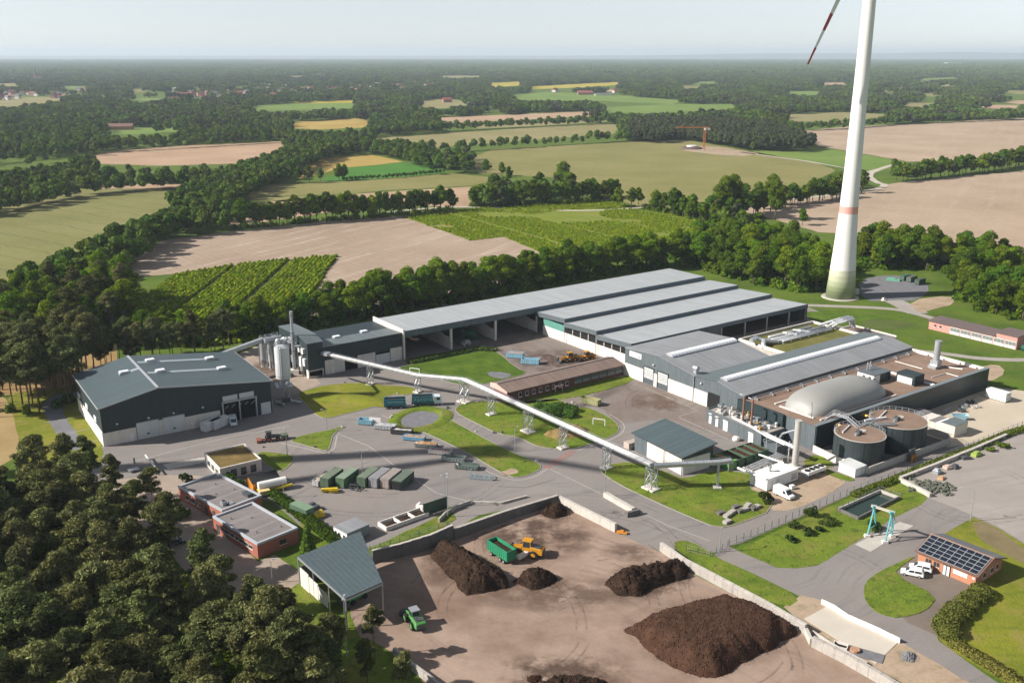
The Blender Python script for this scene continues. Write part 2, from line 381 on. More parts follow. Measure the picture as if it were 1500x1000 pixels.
sheet("field", [(140, 270.5), (292, 269.5), (290, 276), (135, 276.5)], .1, W_TILL2)
field([(140, 225), (235, 215), (415, 207), (418, 212), (390, 229), (345, 240), (230, 243), (143, 240)], W_TILL2)
field([(170, 405), (200, 376), (240, 352), (330, 340), (480, 324), (590, 316), (690, 352), (735, 346), (830, 384), (640, 452), (440, 468), (492, 376), (385, 386), (230, 404)], W_TILL3)
field([(335, 292), (385, 271), (560, 262), (660, 254), (745, 262), (690, 272), (560, 279), (420, 296)], W_GRAIN2)
field([(380, 296), (560, 280.5), (690, 273.5), (690, 303), (665, 304), (560, 300), (350, 330), (330, 330)], W_TILL2)
field([(420, 245), (470, 232), (540, 226), (592, 237), (540, 243), (500, 246), (440, 262)], W_GOLD)
field([(470, 266), (503, 246.5), (592, 238), (655, 250), (650, 254), (500, 266)], W_GREEN)
field([(540, 203), (640, 196), (880, 181), (910, 183), (900, 196), (800, 204), (640, 216), (555, 214)], W_GRAIN3)
field([(640, 172), (700, 170), (860, 163), (870, 170), (760, 176), (645, 181)], W_TILL2)
field([(690, 184), (760, 178), (900, 172), (905, 177), (800, 184), (700, 189)], W_GRAIN3)
field([(690, 232), (720, 219), (870, 211), (1000, 204), (1090, 220), (1200, 240), (1225, 250), (1150, 285), (960, 310), (880, 285), (820, 260), (700, 255)], W_GRAIN2)
field([(1085, 222), (1200, 216), (1290, 231), (1328, 238), (1285, 252), (1180, 236)], W_GREEN2)
field([(1170, 192), (1240, 186), (1520, 172), (1520, 228), (1440, 230), (1400, 236), (1330, 237), (1200, 214)], W_TILL)
field([(1090, 296), (1160, 292), (1250, 282), (1310, 268), (1520, 248), (1520, 385), (1440, 375), (1350, 352), (1200, 340), (1090, 310)], W_TILL)
field([(1130, 169), (1240, 164), (1340, 171), (1240, 180), (1165, 178)], W_GRAIN3)
field([(-40, 146), (60, 142), (100, 143), (75, 150), (20, 156), (-40, 158)], W_GRAIN3)
field([(365, 155), (420, 152), (470, 149), (525, 147), (527, 158), (440, 161), (370, 163)], W_GREEN2)
sheet("field", [(430, 149.5), (500, 147), (527, 146.6), (527, 150.5), (440, 152)], .12, W_YELLOW)
field([(425, 179), (520, 173), (550, 179), (530, 187), (470, 190), (430, 188)], W_GOLD)
field([(150, 190), (190, 187), (258, 187), (262, 193), (200, 197), (165, 197)], W_GREEN2)
field([(710, 122), (765, 119.5), (768, 125), (720, 128.5)], W_YELLOW)
field([(770, 127), (900, 120.5), (925, 123), (860, 128), (780, 131)], W_YELLOW)
field([(745, 139), (800, 135), (880, 138), (1000, 147), (985, 153), (880, 148), (760, 147)], W_GREEN2)
field([(870, 158), (980, 153), (1085, 152), (1080, 159), (960, 166), (880, 165)], W_GREEN2)
field([(605, 149), (650, 144), (705, 152), (650, 159), (615, 158)], W_GRAIN3)
field([(1125, 137), (1180, 133), (1232, 136), (1180, 140)], W_GREEN2)
field([(1330, 116), (1400, 113), (1420, 115), (1350, 118)], W_GREEN2)
field([(760, 104), (830, 102), (880, 104), (800, 106.5)], W_GRAIN3)
field([(1000, 121), (1050, 119), (1080, 121), (1020, 123.5)], W_GREEN2)
rf = random.Random(4)
for i in range(95):
    x, y = rf.uniform(-20, 1500), 96 + 62 * rf.random() ** 1.3; wd = rf.uniform(14, 48); hh = (y - 82) * rf.uniform(.03, .055)
    if any(pip(x + dx, y + dy, f) for f in FIELDS for dx in (-wd, 0, wd) for dy in (-4, 0, 4)) or 230 < x < 650 and 112 < y < 152: continue
    field([(x - wd, y), (x - wd * .4, y - hh), (x + wd, y - hh * .8), (x + wd * .8, y + hh * .5), (x, y + hh)], rf.choice((W_GRAIN3, W_GREEN2, W_TILL2, W_GRAIN2)))
# nursery plots (bushes are planted on them further down)
M_nurs = ground_mat("nursery_soil", [(.3, (.05, .065, .012)), (.5, (.085, .10, .02)), (.7, (.18, .14, .05))], .06, .5, .2)
NURS1 = [(190, 470), (205, 440), (250, 404), (345, 389), (425, 380), (493, 376), (452, 440), (380, 500), (270, 510)]
NURS2 = [(588, 317), (700, 305), (935, 307), (1045, 325), (1035, 352), (960, 380), (835, 388), (738, 347), (690, 353)]
NURS3 = [(745, 305), (800, 297), (870, 292), (938, 303), (850, 306.5)]
FIELDS += [NURS1, NURS2, NURS3]
sheet("field", NURS1, .1, M_nurs, step=15, jit=.4); M_nurs2 = ground_mat("nursery_green_cover", [(.3, (.10, .14, .018)), (.5, (.145, .185, .022)), (.7, (.22, .20, .05))], .04, .5, .3, rows=(7, 58, (.20, .22, .03), .7, .6), dirt=((.30, .22, .12), .03, .8, .55))
sheet("field", NURS2, .1, M_nurs2, step=15, jit=.4); sheet("field", NURS3, .1, M_nurs2)
M_lane = mat("pale_farm_lane", (.46, .41, .34), .9, .14, .1, 1.0, world_space=True)
strip("path", [(560, 312), (640, 304), (700, 303.5), (790, 308), (870, 309), (945, 304), (965, 303)], 4.5, .14, M_lane, smooth=1)
strip("path", [(1325, 238), (1292, 246), (1270, 256), (1284, 268), (1300, 271), (1275, 280), (1160, 292)], 6, .14, M_lane, smooth=1)
strip("path", [(1085, 223), (1180, 236), (1270, 252), (1325, 238)], 5, .12, M_lane)
strip("path", [(295, 290), (400, 288), (500, 285), (690, 272.5)], 4, .12, M_ground)
sheet("ground_clearing", [(1000, 221), (1025, 214), (1060, 216), (1112, 225), (1090, 229), (1050, 227)], .12, M_sand)

# wind turbine clearing and lanes on the right
sheet("clearing", [(1258, 410), (1300, 402), (1345, 408), (1365, 422), (1345, 440), (1310, 442), (1262, 440)], .04, M_gravel, smooth=1)
sheet("clearing", [(1330, 440), (1395, 432), (1398, 446), (1370, 452), (1345, 460)], .05, M_sand, smooth=1)
M_track = mat("gravel_track", (.33, .30, .27), .9, .16, .15, 1.2, world_space=True)
strip("path", [(1180, 447), (1240, 449), (1310, 452), (1345, 460), (1372, 468), (1395, 480)], 4.2, .05, M_track, smooth=2)
strip("path", [(1308, 440), (1325, 448), (1345, 459)], 9, .045, M_track, smooth=1)
strip("path", [(1340, 514), (1385, 518), (1440, 526), (1520, 528)], 4.0, .05, M_track, smooth=2)
sheet("rough_grass", [(1160, 455), (1240, 458), (1330, 466), (1352, 475), (1310, 482), (1240, 480), (1190, 470)], .03, M_rough, smooth=2)
sheet("rough_grass", [(1270, 466), (1330, 470), (1350, 476), (1300, 484), (1255, 478)], .035, ground_mat("reed_patch", [(.3, (.05, .08, .02)), (.6, (.10, .12, .03))], .1, 1, .9), smooth=2)
sheet("clearing", [(1425, 540), (1460, 532), (1475, 545), (1450, 560), (1430, 556)], .03, M_sand, smooth=1)

# the site
sheet("dry_meadow", [(-60, 470), (120, 470), (190, 520), (112, 566), (20, 580), (-60, 575)], .02, ground_mat("dry_grass_soil", [(.3, (.20, .13, .05)), (.5, (.30, .20, .085)), (.7, (.36, .26, .12))], .08, 1.0, .3), smooth=1)
sheet("dry_meadow", [(-60, 570), (5, 578), (18, 600), (30, 640), (20, 680), (-60, 690)], .024, ground_mat("dry_grass_tan", [(.3, (.24, .17, .07)), (.6, (.34, .25, .12))], .08, 1.0, .3), smooth=1)
sheet("lawn", [(8, 578), (60, 570), (112, 570), (155, 655), (140, 690), (50, 700), (30, 650), (18, 605)], .03, M_lawn2, smooth=1, step=5, jit=.2)
p_ = [(62, 594), (70, 583), (86, 577), (112, 573), (116, 581), (96, 586), (91, 596), (95, 612), (124, 648), (112, 662), (94, 652), (78, 628), (66, 608)]
sheet("path", p_, .045, M_darkpath, smooth=1)
for a, b in (((64, 619), (121, 609)), ((82, 638), (132, 628)), ((122, 650), (144, 645))): strip("path_edging", [a, b], .35, .06, M_kerb)
SITE = [(95, 765), (128, 705), (146, 656), (230, 600), (330, 535), (385, 503), (450, 490), (560, 474), (790, 432), (980, 407), (1090, 425), (1180, 448), (1335, 512), (1450, 566), (1520, 575), (1520, 618), (1420, 657),
        (1330, 691), (1238, 728), (1170, 758), (1085, 795), (1066, 800), (1050, 808), (985, 814), (940, 797), (905, 783), (818, 728), (700, 755), (640, 790), (520, 830), (470, 800), (440, 770), (400, 735), (300, 705), (230, 708), (190, 760)]
sheet("asphalt_yard", SITE, .02, M_asph)
FIELDS.append(SITE)
sheet("asphalt_apron", [(590, 526), (660, 510), (790, 486), (800, 489), (830, 502), (916, 540), (870, 553), (775, 548), (757, 538), (728, 514), (675, 519), (600, 536)], .024, M_asph2)
sheet("asphalt_apron", [(345, 520), (385, 503), (455, 545), (470, 562), (430, 578), (400, 560)], .024, M_pave)
sheet("asphalt_apron", [(900, 560), (935, 558), (1040, 598), (1120, 655), (1060, 640), (975, 612), (905, 622), (885, 600), (850, 588)], .024, M_asph2)
sheet("concrete_yard", [(1355, 640), (1300, 610), (1450, 566), (1520, 575), (1520, 616), (1425, 648), (1388, 655)], .024, ground_mat("pale_concrete_yard", [(.3, (.40, .34, .26)), (.6, (.47, .41, .32)), (.8, (.52, .46, .37))], .08, 1.4, .1, .9))
YARD = [(545, 806), (660, 785), (818, 727), (902, 780), (985, 816), (1003, 834), (1185, 928), (1300, 1004), (1345, 1040), (640, 1040), (612, 985), (575, 955), (545, 938), (503, 926), (500, 860)]
sheet("compost_yard", YARD, .028, M_yard); FIELDS.append(YARD)
sheet("forecourt", [(110, 770), (150, 705), (235, 695), (300, 697), (262, 716), (312, 762), (378, 822), (402, 812), (440, 838), (446, 853), (400, 885), (330, 885), (265, 830), (225, 775)], .03, M_pave)
ROAD = [(1045, 814), (1052, 806), (1066, 799), (1085, 808), (1138, 831), (1165, 832), (1197, 828), (1240, 802), (1270, 782), (1310, 757), (1345, 741), (1358, 731), (1352, 716), (1316, 703), (1475, 637), (1520, 620), (1520, 808),
        (1460, 772), (1426, 757), (1390, 777), (1345, 808), (1432, 864), (1385, 893), (1367, 912), (1375, 938), (1440, 985), (1500, 1025), (1455, 1025), (1420, 1000), (1320, 940), (1240, 900), (1205, 881), (1172, 873), (1100, 838)]
sheet("road", ROAD, .022, M_asph); FIELDS.append(ROAD)
sheet("gravel_lot", [(1360, 729), (1320, 704), (1475, 638), (1520, 622), (1520, 806), (1460, 770), (1426, 755), (1395, 742)], .026, ground_mat("gravel_lot", [(.3, (.24, .21, .185)), (.5, (.29, .26, .235)), (.7, (.34, .31, .28))], .06, 2.0, .2, .92, streak=(.04, .4, 1, 20), streak_col=(.20, .175, .155), streak_amt=.5))
sheet("parking_apron", [(1343, 812), (1432, 864), (1385, 893), (1369, 912), (1372, 930), (1330, 912), (1300, 880), (1308, 842)], .03, ground_mat("brown_parking", [(.3, (.13, .105, .085)), (.5, (.17, .14, .115)), (.7, (.21, .175, .145))], .1, 1.5, .15, .92))
# lawns on the asphalt, each a step above it with a kerb round it
def lawn(pts, m=M_lawn, z=.13, kerb=True, smooth=1, step=3.5, jit=.12):
    o = sheet("lawn", pts, z, m, smooth=smooth, step=step, jit=jit, drop=.12)
    if kerb: strip("kerb", pts, .22, z + .02, M_kerb, closed=True, smooth=smooth, thick=.13)
    return o
lawn([(433, 577), (450, 571), (476, 564), (524, 560), (562, 564), (600, 566), (614, 572), (600, 579), (566, 578), (558, 592), (540, 598), (500, 608), (477, 614), (463, 608), (450, 594)], M_lawn2)
lawn([(420, 645), (452, 635), (488, 629), (500, 624), (508, 625), (488, 634), (483, 656), (477, 661), (450, 653)])
lawn([(376, 662), (398, 662), (428, 666), (432, 673), (420, 686), (408, 692), (383, 676)])
lawn([(570, 608), (586, 604), (614, 601), (638, 604), (656, 613), (700, 637), (740, 658), (786, 677), (794, 684), (784, 692), (764, 699), (748, 699), (726, 688), (690, 666), (650, 646), (616, 631), (600, 626)])
lawn([(665, 600), (676, 591), (704, 587), (740, 590), (800, 585), (822, 584), (838, 600), (858, 595), (892, 610), (908, 625), (904, 635), (884, 644), (860, 652), (832, 659), (800, 656), (784, 653), (760, 640), (730, 636), (690, 616), (674, 608)])
lawn([(733, 593), (780, 577), (916, 548), (933, 558), (870, 576), (822, 586), (760, 593)], kerb=False)
lawn([(577, 540), (607, 533), (674, 519), (715, 512), (730, 516), (757, 540), (776, 546), (740, 556), (707, 563), (682, 565), (650, 558), (620, 548)], M_rough)
lawn([(875, 688), (890, 680), (930, 676), (985, 694), (1000, 702), (1045, 688), (1075, 690), (1108, 696), (1096, 715), (1115, 722), (1136, 746), (1080, 768), (1052, 774), (1010, 757), (960, 735), (905, 709)], M_lawn)
lawn([(1177, 674), (1197, 664), (1226, 682), (1206, 686), (1256, 702), (1240, 706), (1204, 691), (1180, 684)], M_lawn, kerb=False)
sheet("bare_ground", [(1090, 712), (1130, 716), (1168, 694), (1212, 692), (1252, 701), (1192, 735), (1140, 753), (1112, 736)], .05, M_sand, smooth=1, step=3, jit=.3)
lawn([(1343, 812), (1325, 825), (1308, 842), (1374, 873), (1356, 895), (1320, 906), (1286, 899), (1268, 883), (1264, 862), (1276, 845), (1305, 828)], M_lawn, kerb=False)
sheet("bare_ground", [(735, 594), (738, 588), (836, 580), (860, 588), (850, 602), (830, 598)], .1, M_asph2)
sheet("lawn", [(446, 768), (412, 742), (395, 722), (410, 720), (440, 745), (470, 770), (500, 800), (470, 815), (440, 800)], .06, M_lawn, smooth=1)
sheet("lawn", [(505, 815), (555, 797), (595, 778), (640, 757), (660, 742), (668, 760), (640, 780), (560, 806), (530, 822)], .07, M_lawn, step=3, jit=.1)
sheet("lawn", [(402, 880), (446, 846), (500, 830), (520, 930), (560, 945), (640, 1040), (420, 1040), (430, 930)], .034, M_lawn, smooth=1, step=4, jit=.3)
sheet("lawn", [(1380, 762), (1426, 755), (1470, 775), (1530, 812), (1530, 1040), (1450, 985), (1380, 945), (1367, 916), (1388, 890), (1440, 858), (1400, 820), (1350, 804)], .02, M_lawn2, smooth=1, step=4, jit=.3)
sheet("bare_ground", [(1425, 765), (1445, 766), (1520, 815), (1520, 835), (1470, 812), (1430, 785)], .03, ground_mat("turned_soil_bank", [(.3, (.13, .105, .06)), (.6, (.20, .16, .085))], .2, 2, .6), smooth=1, step=4, jit=.4)
sheet("bare_ground", [(1150, 888), (1175, 872), (1206, 880), (1245, 902), (1325, 944), (1430, 1004), (1450, 1030), (1340, 1030), (1290, 1000), (1190, 932)], .024, M_sand, step=3, jit=.3)
sheet("lawn", [(985, 796), (1000, 790), (1025, 798), (1046, 815), (1100, 839), (1174, 874), (1150, 892), (1080, 856), (1003, 822)], .05, M_lawn, smooth=1, step=3, jit=.15)
sheet("lawn", [(1085, 808), (1138, 831), (1165, 832), (1197, 828), (1240, 802), (1310, 757), (1345, 741), (1358, 731), (1350, 716), (1316, 703), (1240, 729), (1170, 763), (1090, 800)], .04, M_lawn, step=3, jit=.15)
sheet("concrete_pad", [(1252, 797), (1318, 764), (1338, 770), (1275, 808)], .06, M_conc)
sheet("concrete_slab", [(1178, 906), (1213, 887), (1320, 936), (1283, 972)], .10, ground_mat("pale_slab", [(.3, (.44, .40, .34)), (.6, (.50, .455, .39)), (.8, (.53, .49, .42))], .2, 2, .1, .9), drop=.08)
# painted lines and kerbs on the asphalt
def line(pts, w=.22, m=M_white_line, z=.034, **k): return strip("road_marking", pts, w, z, m, **k)
line([(200, 675), (250, 661), (340, 639), (425, 624)], .25)
line([(412, 649), (440, 655), (477, 664)], .3); line([(481, 664), (490, 656), (494, 637)], .3)
line([(495, 635), (540, 653), (582, 685)], .25); line([(583, 686), (640, 722), (690, 735)], .2)
line([(560, 608), (600, 628), (650, 655), (700, 683), (730, 698), (760, 704), (785, 698), (802, 686)], .25, smooth=1)
line([(892, 606), (912, 618), (916, 628), (905, 640), (870, 652), (845, 660)], .25, smooth=1)
line([(802, 685), (850, 708), (905, 735), (980, 770), (1040, 792)], .2)
line([(945, 568), (1022, 601), (994, 610)], .2); line([(994, 611), (1066, 643)], .25)
strip("road_marking", [(800, 685), (842, 659)], 2.2, .036, M_red_line, dash=1.2)
line([(728, 712), (770, 714), (812, 702)], .35, M_concd, z=.036)
for a, b in (((235, 680), (322, 664)), ((246, 689), (330, 670))): strip("weighbridge_edge", [a, b], .3, .05, M_concd, dash=.8)
sheet("weighbridge", [(247, 687), (238, 680), (316, 666), (330, 672)], .042, M_conc)

# dirt and wheel marks on the paving
D1 = stain("compost_residue", (.085, .05, .034), .95, .16, .42, .6); D2 = stain("thin_residue", (.14, .088, .06), 1.0, .12, .38, .6); D3 = stain("rubber_mark", (.10, .085, .075), .26, .35, .40, .6, False)
for pts, m in (([(668, 800), (700, 782), (800, 745), (832, 742), (895, 778), (880, 810), (800, 830), (720, 830)], D1), ([(640, 870), (740, 850), (860, 835), (1000, 850), (930, 900), (780, 905), (660, 890)], D2), ([(600, 800), (660, 790), (700, 830), (650, 880), (610, 840)], D2), ([(880, 830), (1000, 815), (1040, 850), (940, 890), (870, 870)], D1), ([(900, 900), (1040, 850), (1200, 930), (1060, 1020), (900, 960)], D2),
               ([(700, 960), (880, 940), (960, 1000), (900, 1030), (720, 1030)], D1), ([(900, 785), (985, 812), (940, 830), (860, 815)], D2), ([(720, 515), (830, 505), (905, 535), (860, 552), (770, 545)], D1), ([(930, 565), (1040, 605), (1000, 615), (900, 590)], D2), ([(350, 520), (390, 505), (455, 552), (420, 575)], D2), ([(885, 742), (920, 750), (905, 765), (870, 750)], D1)):
    sheet("residue", pts, .031, m, smooth=2)
rt = random.Random(12)
for cx, cy_, r0, n in ((780, 880, 12, 8), (860, 800, 9, 6), (950, 930, 12, 5), (700, 930, 11, 5), (980, 590, 10, 5), (1430, 720, 12, 6), (800, 525, 9, 4), (560, 670, 14, 4), (1210, 850, 10, 3), (640, 950, 9, 3)):
    for k in range(n):
        c = g(cx + rt.uniform(-60, 60), cy_ + rt.uniform(-22, 22)); r = r0 * rt.uniform(1.2, 3.2); a0 = rt.uniform(0, 6.28); a1 = a0 + rt.uniform(.5, 1.1)
        for off in (0, 1.9):
            strip("wheel_mark", [Vector((c.x + (r + off) * math.cos(a0 + (a1 - a0) * i / 12), c.y + (r + off) * math.sin(a0 + (a1 - a0) * i / 12), 0)) for i in range(13)], .42, .0335, D3)

# ---------------------------------------------------------------- the plant's halls
TH = 35.5; FHO = Vector((57.4, 287.2, 0))
def S(u, v, z=0.0):
    c, s = math.cos(R(TH)), math.sin(R(TH)); return Vector((FHO.x + u * c - v * s, FHO.y + u * s + v * c, z))
C_ANT = (.022, .036, .041)
M_antx = mat("anthracite_ribbed_cladding", C_ANT, .55, .10, .08, 1.5, rib=(.9, (1, 1, 0)), spec=.4)
M_ant = mat("anthracite_sheet", C_ANT, .5, .12, .1, 1.5, spec=.4)
M_roofd = mat("dark_teal_roof_sheet", (.066, .092, .099), .5, .08, .06, 1.2, rib=(1.0, (0, 1, 0)), spec=.4)
M_roofdx = mat("dark_teal_roof_sheet_x", (.066, .092, .099), .5, .08, .06, 1.2, rib=(1.0, (1, 0, 0)), spec=.4)
M_roofg = mat("pale_grey_roof_membrane", (.335, .355, .365), .55, .05, .04, .8, rib=(.5, (1, 0, 0)), spec=.35)
M_roofm = mat("mid_grey_roof_sheet", (.115, .14, .145), .55, .08, .05, 1.0, rib=(1.0, (1, 0, 0)), spec=.4)
M_roofc = mat("weathered_corrugated_sheet", (.24, .25, .26), .6, .16, .12, 2.2, rib=(.8, (1, 0, 0)), spec=.4)
M_fasc = mat("blue_grey_fascia", (.085, .115, .135), .5, .10, .1, 1.5, rib=(1.2, (1, 1, 0)), spec=.4)
M_clad = mat("slate_grey_cladding", (.105, .125, .135), .5, .10, .08, 1.6, rib=(.8, (1, 1, 0)), spec=.4)
M_trim = mat("pale_metal_trim", (.45, .47, .48), .45, .08, .5, 3, metal=.3)
M_steel = mat("galvanised_steel", (.46, .48, .50), .42, .12, .6, 4, metal=.55)
M_steeld = mat("dark_steel", (.10, .11, .12), .5, .14, .6, 4, metal=.4)
M_white = mat("white_painted_sheet", (.74, .73, .70), .5, .07, .4, 3, grime=.12)
M_whited = mat("off_white_sheet", (.55, .57, .56), .55, .08, .4, 3, rib=(.5, (0, 0, 1)), grime=.15)
M_sky = mat("white_rooflight", (.80, .82, .84), .35, .05, .4, 3)
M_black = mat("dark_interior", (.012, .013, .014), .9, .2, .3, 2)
M_gl = glass()
M_lamp_o = emit("orange_wall_lamp", (1.0, .45, .08), 2.0)

def slab(b, pts, t=.25):
    """a roof plane: polygon of 3-D points with thickness downwards"""
    n = len(pts); return b.add(list(pts) + [(p[0], p[1], p[2] - t) for p in pts], [tuple(range(n)), tuple(range(2 * n - 1, n - 1, -1))] + [(i, n + i, n + (i + 1) % n, (i + 1) % n) for i in range(n)])
def panels_u(root, u0, u1, y, th, z0, z1, m, step=5.0, name="concrete_panel", skip=()):
    """wall panels side by side along x with open joints"""
    n = max(1, round((u1 - u0) / step)); w = (u1 - u0) / n
    for i in range(n):
        MB().box(u0 + i * w + .02, u0 + (i + 1) * w - .02, y, y + th, z0, z1).build(name, m, root)
def panels_v(root, v0, v1, x, th, z0, z1, m, step=5.0, name="concrete_panel"):
    n = max(1, round((v1 - v0) / step)); w = (v1 - v0) / n
    for i in range(n):
        MB().box(x, x + th, v0 + i * w + .02, v0 + (i + 1) * w - .02, z0, z1).build(name, m, root)
def wlamp(root, p, d, m=None):
    MB().cbox(p[0] + d[0] * .2, p[1] + d[1] * .2, p[2], .5, .4, .35).build("wall_lamp", m or M_white, root)

# --- dark warehouse on the left
w = thing("warehouse", "large dark clad warehouse with teal roof at left and pale concrete base", "warehouse", (-114, 250.4, 0), 33.7)
L, W, E0, RZ, RU, E2 = 49.0, 35.2, 11.3, 14.3, 16.0, 10.2
MB().exty([(0.1, 3.9), (L - .1, 3.9), (L - .1, E2), (RU, RZ - .05), (0.1, E0)], .1, W - .1).build("wall_cladding", M_antx, w)
b = MB(); slab(b, [(-.35, -.4, E0 + .12), (RU, -.4, RZ + .25), (RU, W + .4, RZ + .25), (-.35, W + .4, E0 + .12)]); b.build("roof_slope", M_roofd, w)
b = MB(); slab(b, [(RU, -.4, RZ + .25), (L + .35, -.4, E2 + .12), (L + .35, W + .4, E2 + .12), (RU, W + .4, RZ + .25)]); b.build("roof_slope", M_roofd, w)
MB().box(RU - .35, RU + .35, -.45, W + .45, RZ + .2, RZ + .38).build("ridge_cap", M_trim, w)
MB().beam((-.4, -.45, E0 + .02), (RU, -.45, RZ + .15), .12, .4).beam((RU, -.45, RZ + .15), (L + .4, -.45, E2 + .02), .12, .4).build("verge_trim", M_trim, w)
MB().box(-.6, -.38, -.4, W + .4, E0 - .2, E0 + .05).build("gutter", M_trim, w); MB().box(L + .38, L + .6, -.4, W + .4, E2 - .2, E2 + .05).build("gutter", M_trim, w)
panels_v(w, 0, W, -.06, .3, 0, 4.3, M_concw, 5.0)
panels_u(w, 0, 9.0, -.06, .3, 0, 3.9, M_concw, 4.5); panels_u(w, 15.3, 16.4, -.08, .3, 0, 4.6, M_concw, 2); panels_u(w, 22.6, 33.0, -.06, .3, 0, 4.0, M_concw, 5.2)
panels_v(w, 0, W, L - .2, .3, 0, 3.9, M_concw, 6.0); panels_u(w, 0, L, W - .2, .3, 0, 3.9, M_concw, 6.0)
MB().box(33.0, 45.3, .3, .5, 0, 3.9).box(44.2, L, -.02, .3, 0, 3.9).build("wall_base", M_antx, w)
for a, c in ((9.2, 15.2), (16.5, 22.5)):
    d = MB().box(a, c, -.16, .1, .05, 4.9).build("roller_door", M_whited, w)
    MB().box(a + 2.6, a + 3.3, -.2, -.15, 1.2, 1.6).build("door_window", M_gl, d); MB().box(a - .12, a, -.22, .1, 0, 5.05).box(c, c + .12, -.22, .1, 0, 5.05).box(a - .12, c + .12, -.22, .1, 4.9, 5.1).build("door_frame", M_trim, d)
for a in (7.2, 24.3, 45.4):
    d = MB().box(a, a + 1.0, -.12, .1, .02, 2.15).build("door", M_white, w); MB().box(a + .8, a + .9, -.2, -.12, 1.0, 1.15).build("handle", M_steeld, d)
MB().box(45.4, 48.4, -.14, .1, .02, 3.7).build("roller_door", M_whited, w)
# open bay with raised doors and canopy frame
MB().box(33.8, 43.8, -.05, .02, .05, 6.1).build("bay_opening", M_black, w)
for a in (33.7, 38.7, 43.8): MB().box(a - .15, a + .15, -1.0, -.1, 0, 6.3).build("bay_post", M_steel, w)
MB().box(33.4, 44.1, -1.1, -.1, 6.2, 6.5).build("bay_canopy", M_steel, w)
for a in (34.0, 39.0): MB().box(a, a + 4.4, -.3, -.1, 6.55, 8.1).build("raised_door", M_whited, w)
for i in range(5): MB().beam((34.5 + i * 2, -.12, 4.2 + .2 * (i % 2)), (35.6 + i * 2, -.12, 5.0), .15).build("bay_machinery", M_steel, w)
for a in (4.1, 12.6, 19.6, 28.0): wlamp(w, (a, -.02, 6.0), (0, -1))
for v in (8.2, 20.1, 31.7):
    d = MB().box(-.12, .05, v - 1.6, v + 1.6, 5.3, 6.5).build("window", M_sky, w); MB().box(-.2, -.1, v - 1.75, v + 1.75, 5.15, 5.3).build("sill", M_trim, d)
def roofz(u): return E0 + (RZ - E0) * u / RU if u < RU else RZ - (RZ - E2) * (u - RU) / (L - RU)
def sheetstrip(u0, u1, v, wd):
    b = MB(); b.add([(u0, v - wd, roofz(u0) + .27), (u1, v - wd, roofz(u1) + .27), (u1, v + wd, roofz(u1) + .27), (u0, v + wd, roofz(u0) + .27)], [(0, 1, 2, 3)]); b.build("rooflight_strip", mat("translucent_strip", (.30, .345, .37), .4, .06), w)
sheetstrip(17, 40, 27.4, .9); sheetstrip(17, 40, 15.2, .9); sheetstrip(12, 15.6, 20.9, .9)
for u, v in ((11.6, 20.9), (20.9, 28.0), (20.8, 15.6), (38.9, 27.0), (38.9, 14.8)):
    z = roofz(u) + .25; d = MB().box(u - 1.5, u + 1.5, v - 1.0, v + 1.0, z - .2, z + .35).build("skylight", M_trim, w); MB().prism([(u - 1.4, v - .9), (u + 1.4, v - .9), (u + 1.4, v + .9), (u - 1.4, v + .9)], z + .35, z + .8).build("skylight_dome", M_sky, d, bevel=.3)

# --- long open hall (three wide bays) with the lower closed hall at its left
h1 = thing("open_hall", "long grey roofed hall with open bays and white partition walls", "hall", (-39.2, 332.5, 0), 35.6)
HL, HW, HE, HB = 153.0, 21.0, 10.2, 9.0
b = MB(); slab(b, [(-.2, -1.2, HE + .1), (HL, -1.2, HE + .1), (HL, HW, HB + 1.1), (-.2, HW, HB + 1.1)], .3); b.build("roof", M_roofg, h1)
MB().box(0, HL, -1.3, -1.05, HE - 2.1, HE + .18).build("fascia", M_fasc, h1)
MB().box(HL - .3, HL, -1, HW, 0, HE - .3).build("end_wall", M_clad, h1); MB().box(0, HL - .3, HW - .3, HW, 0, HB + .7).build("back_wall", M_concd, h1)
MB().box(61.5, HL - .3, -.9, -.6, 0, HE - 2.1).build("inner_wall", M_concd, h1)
for a in (0, 20, 40, 60):
    MB().box(a - .4, a + .4, -.9, -.1, 0, HE - .4).build("column", M_concw, h1)
    if a:
        prof = [(-.1, 0), (-.1, 4.2)] + [(t, 4.2 + 3.6 * (t / 14.0) ** 2) for t in (2, 5, 8, 11, 14)] + [(HW - .4, 8.0), (HW - .4, 0)]
        MB().extx(prof, a - .18, a + .18).build("partition_wall", M_concw, h1)
for a in (-.6,):
    MB().extx([(-1.5, HE - 2.4), (-1.5, HE + .9), (HW + .4, HB + 2.0), (HW + .4, HB - 1)], a, a + .5).build("parapet", M_concw, h1); MB().box(a, a + .6, -1.6, -.9, 0, HE + .4).build("corner_pier", M_concw, h1)
for i in range(6): MB().beam((1 + i * 10, -.9, HE - .5), (1 + i * 10, HW - .4, HB + .4), .3, .6).build("roof_beam", M_steeld, h1)
lh = thing("low_hall", "lower dark clad hall with grey roof joining the open hall", "hall", (-39.2, 332.5, 0), 35.6)
b = MB(); slab(b, [(-31.5, -.9, 9.9), (-.65, -.9, 9.9), (-.65, 21.5, 8.6), (-31.5, 21.5, 8.6)], .3); b.build("roof", M_roofm, lh)
MB().box(-31.3, -.7, -.7, 21.3, 4.2, 9.3).build("wall_cladding", M_antx, lh)
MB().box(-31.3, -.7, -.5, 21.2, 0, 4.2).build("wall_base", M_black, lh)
for a, c, z in ((-30.9, -23.5, 5.0), (-18.5, -11.6, 4.6), (-5.6, -.9, 4.8)): MB().box(a, c, -.85, -.5, 0, z).build("concrete_panel", M_concw, lh)
for a in (-11.3,): MB().box(a, a + 5.5, -.75, -.5, 0, 3.4).build("roller_door", M_whited, lh)
MB().box(-22.9, -19, -.55, -.49, 0, 4.1).build("doorway", M_black, lh)
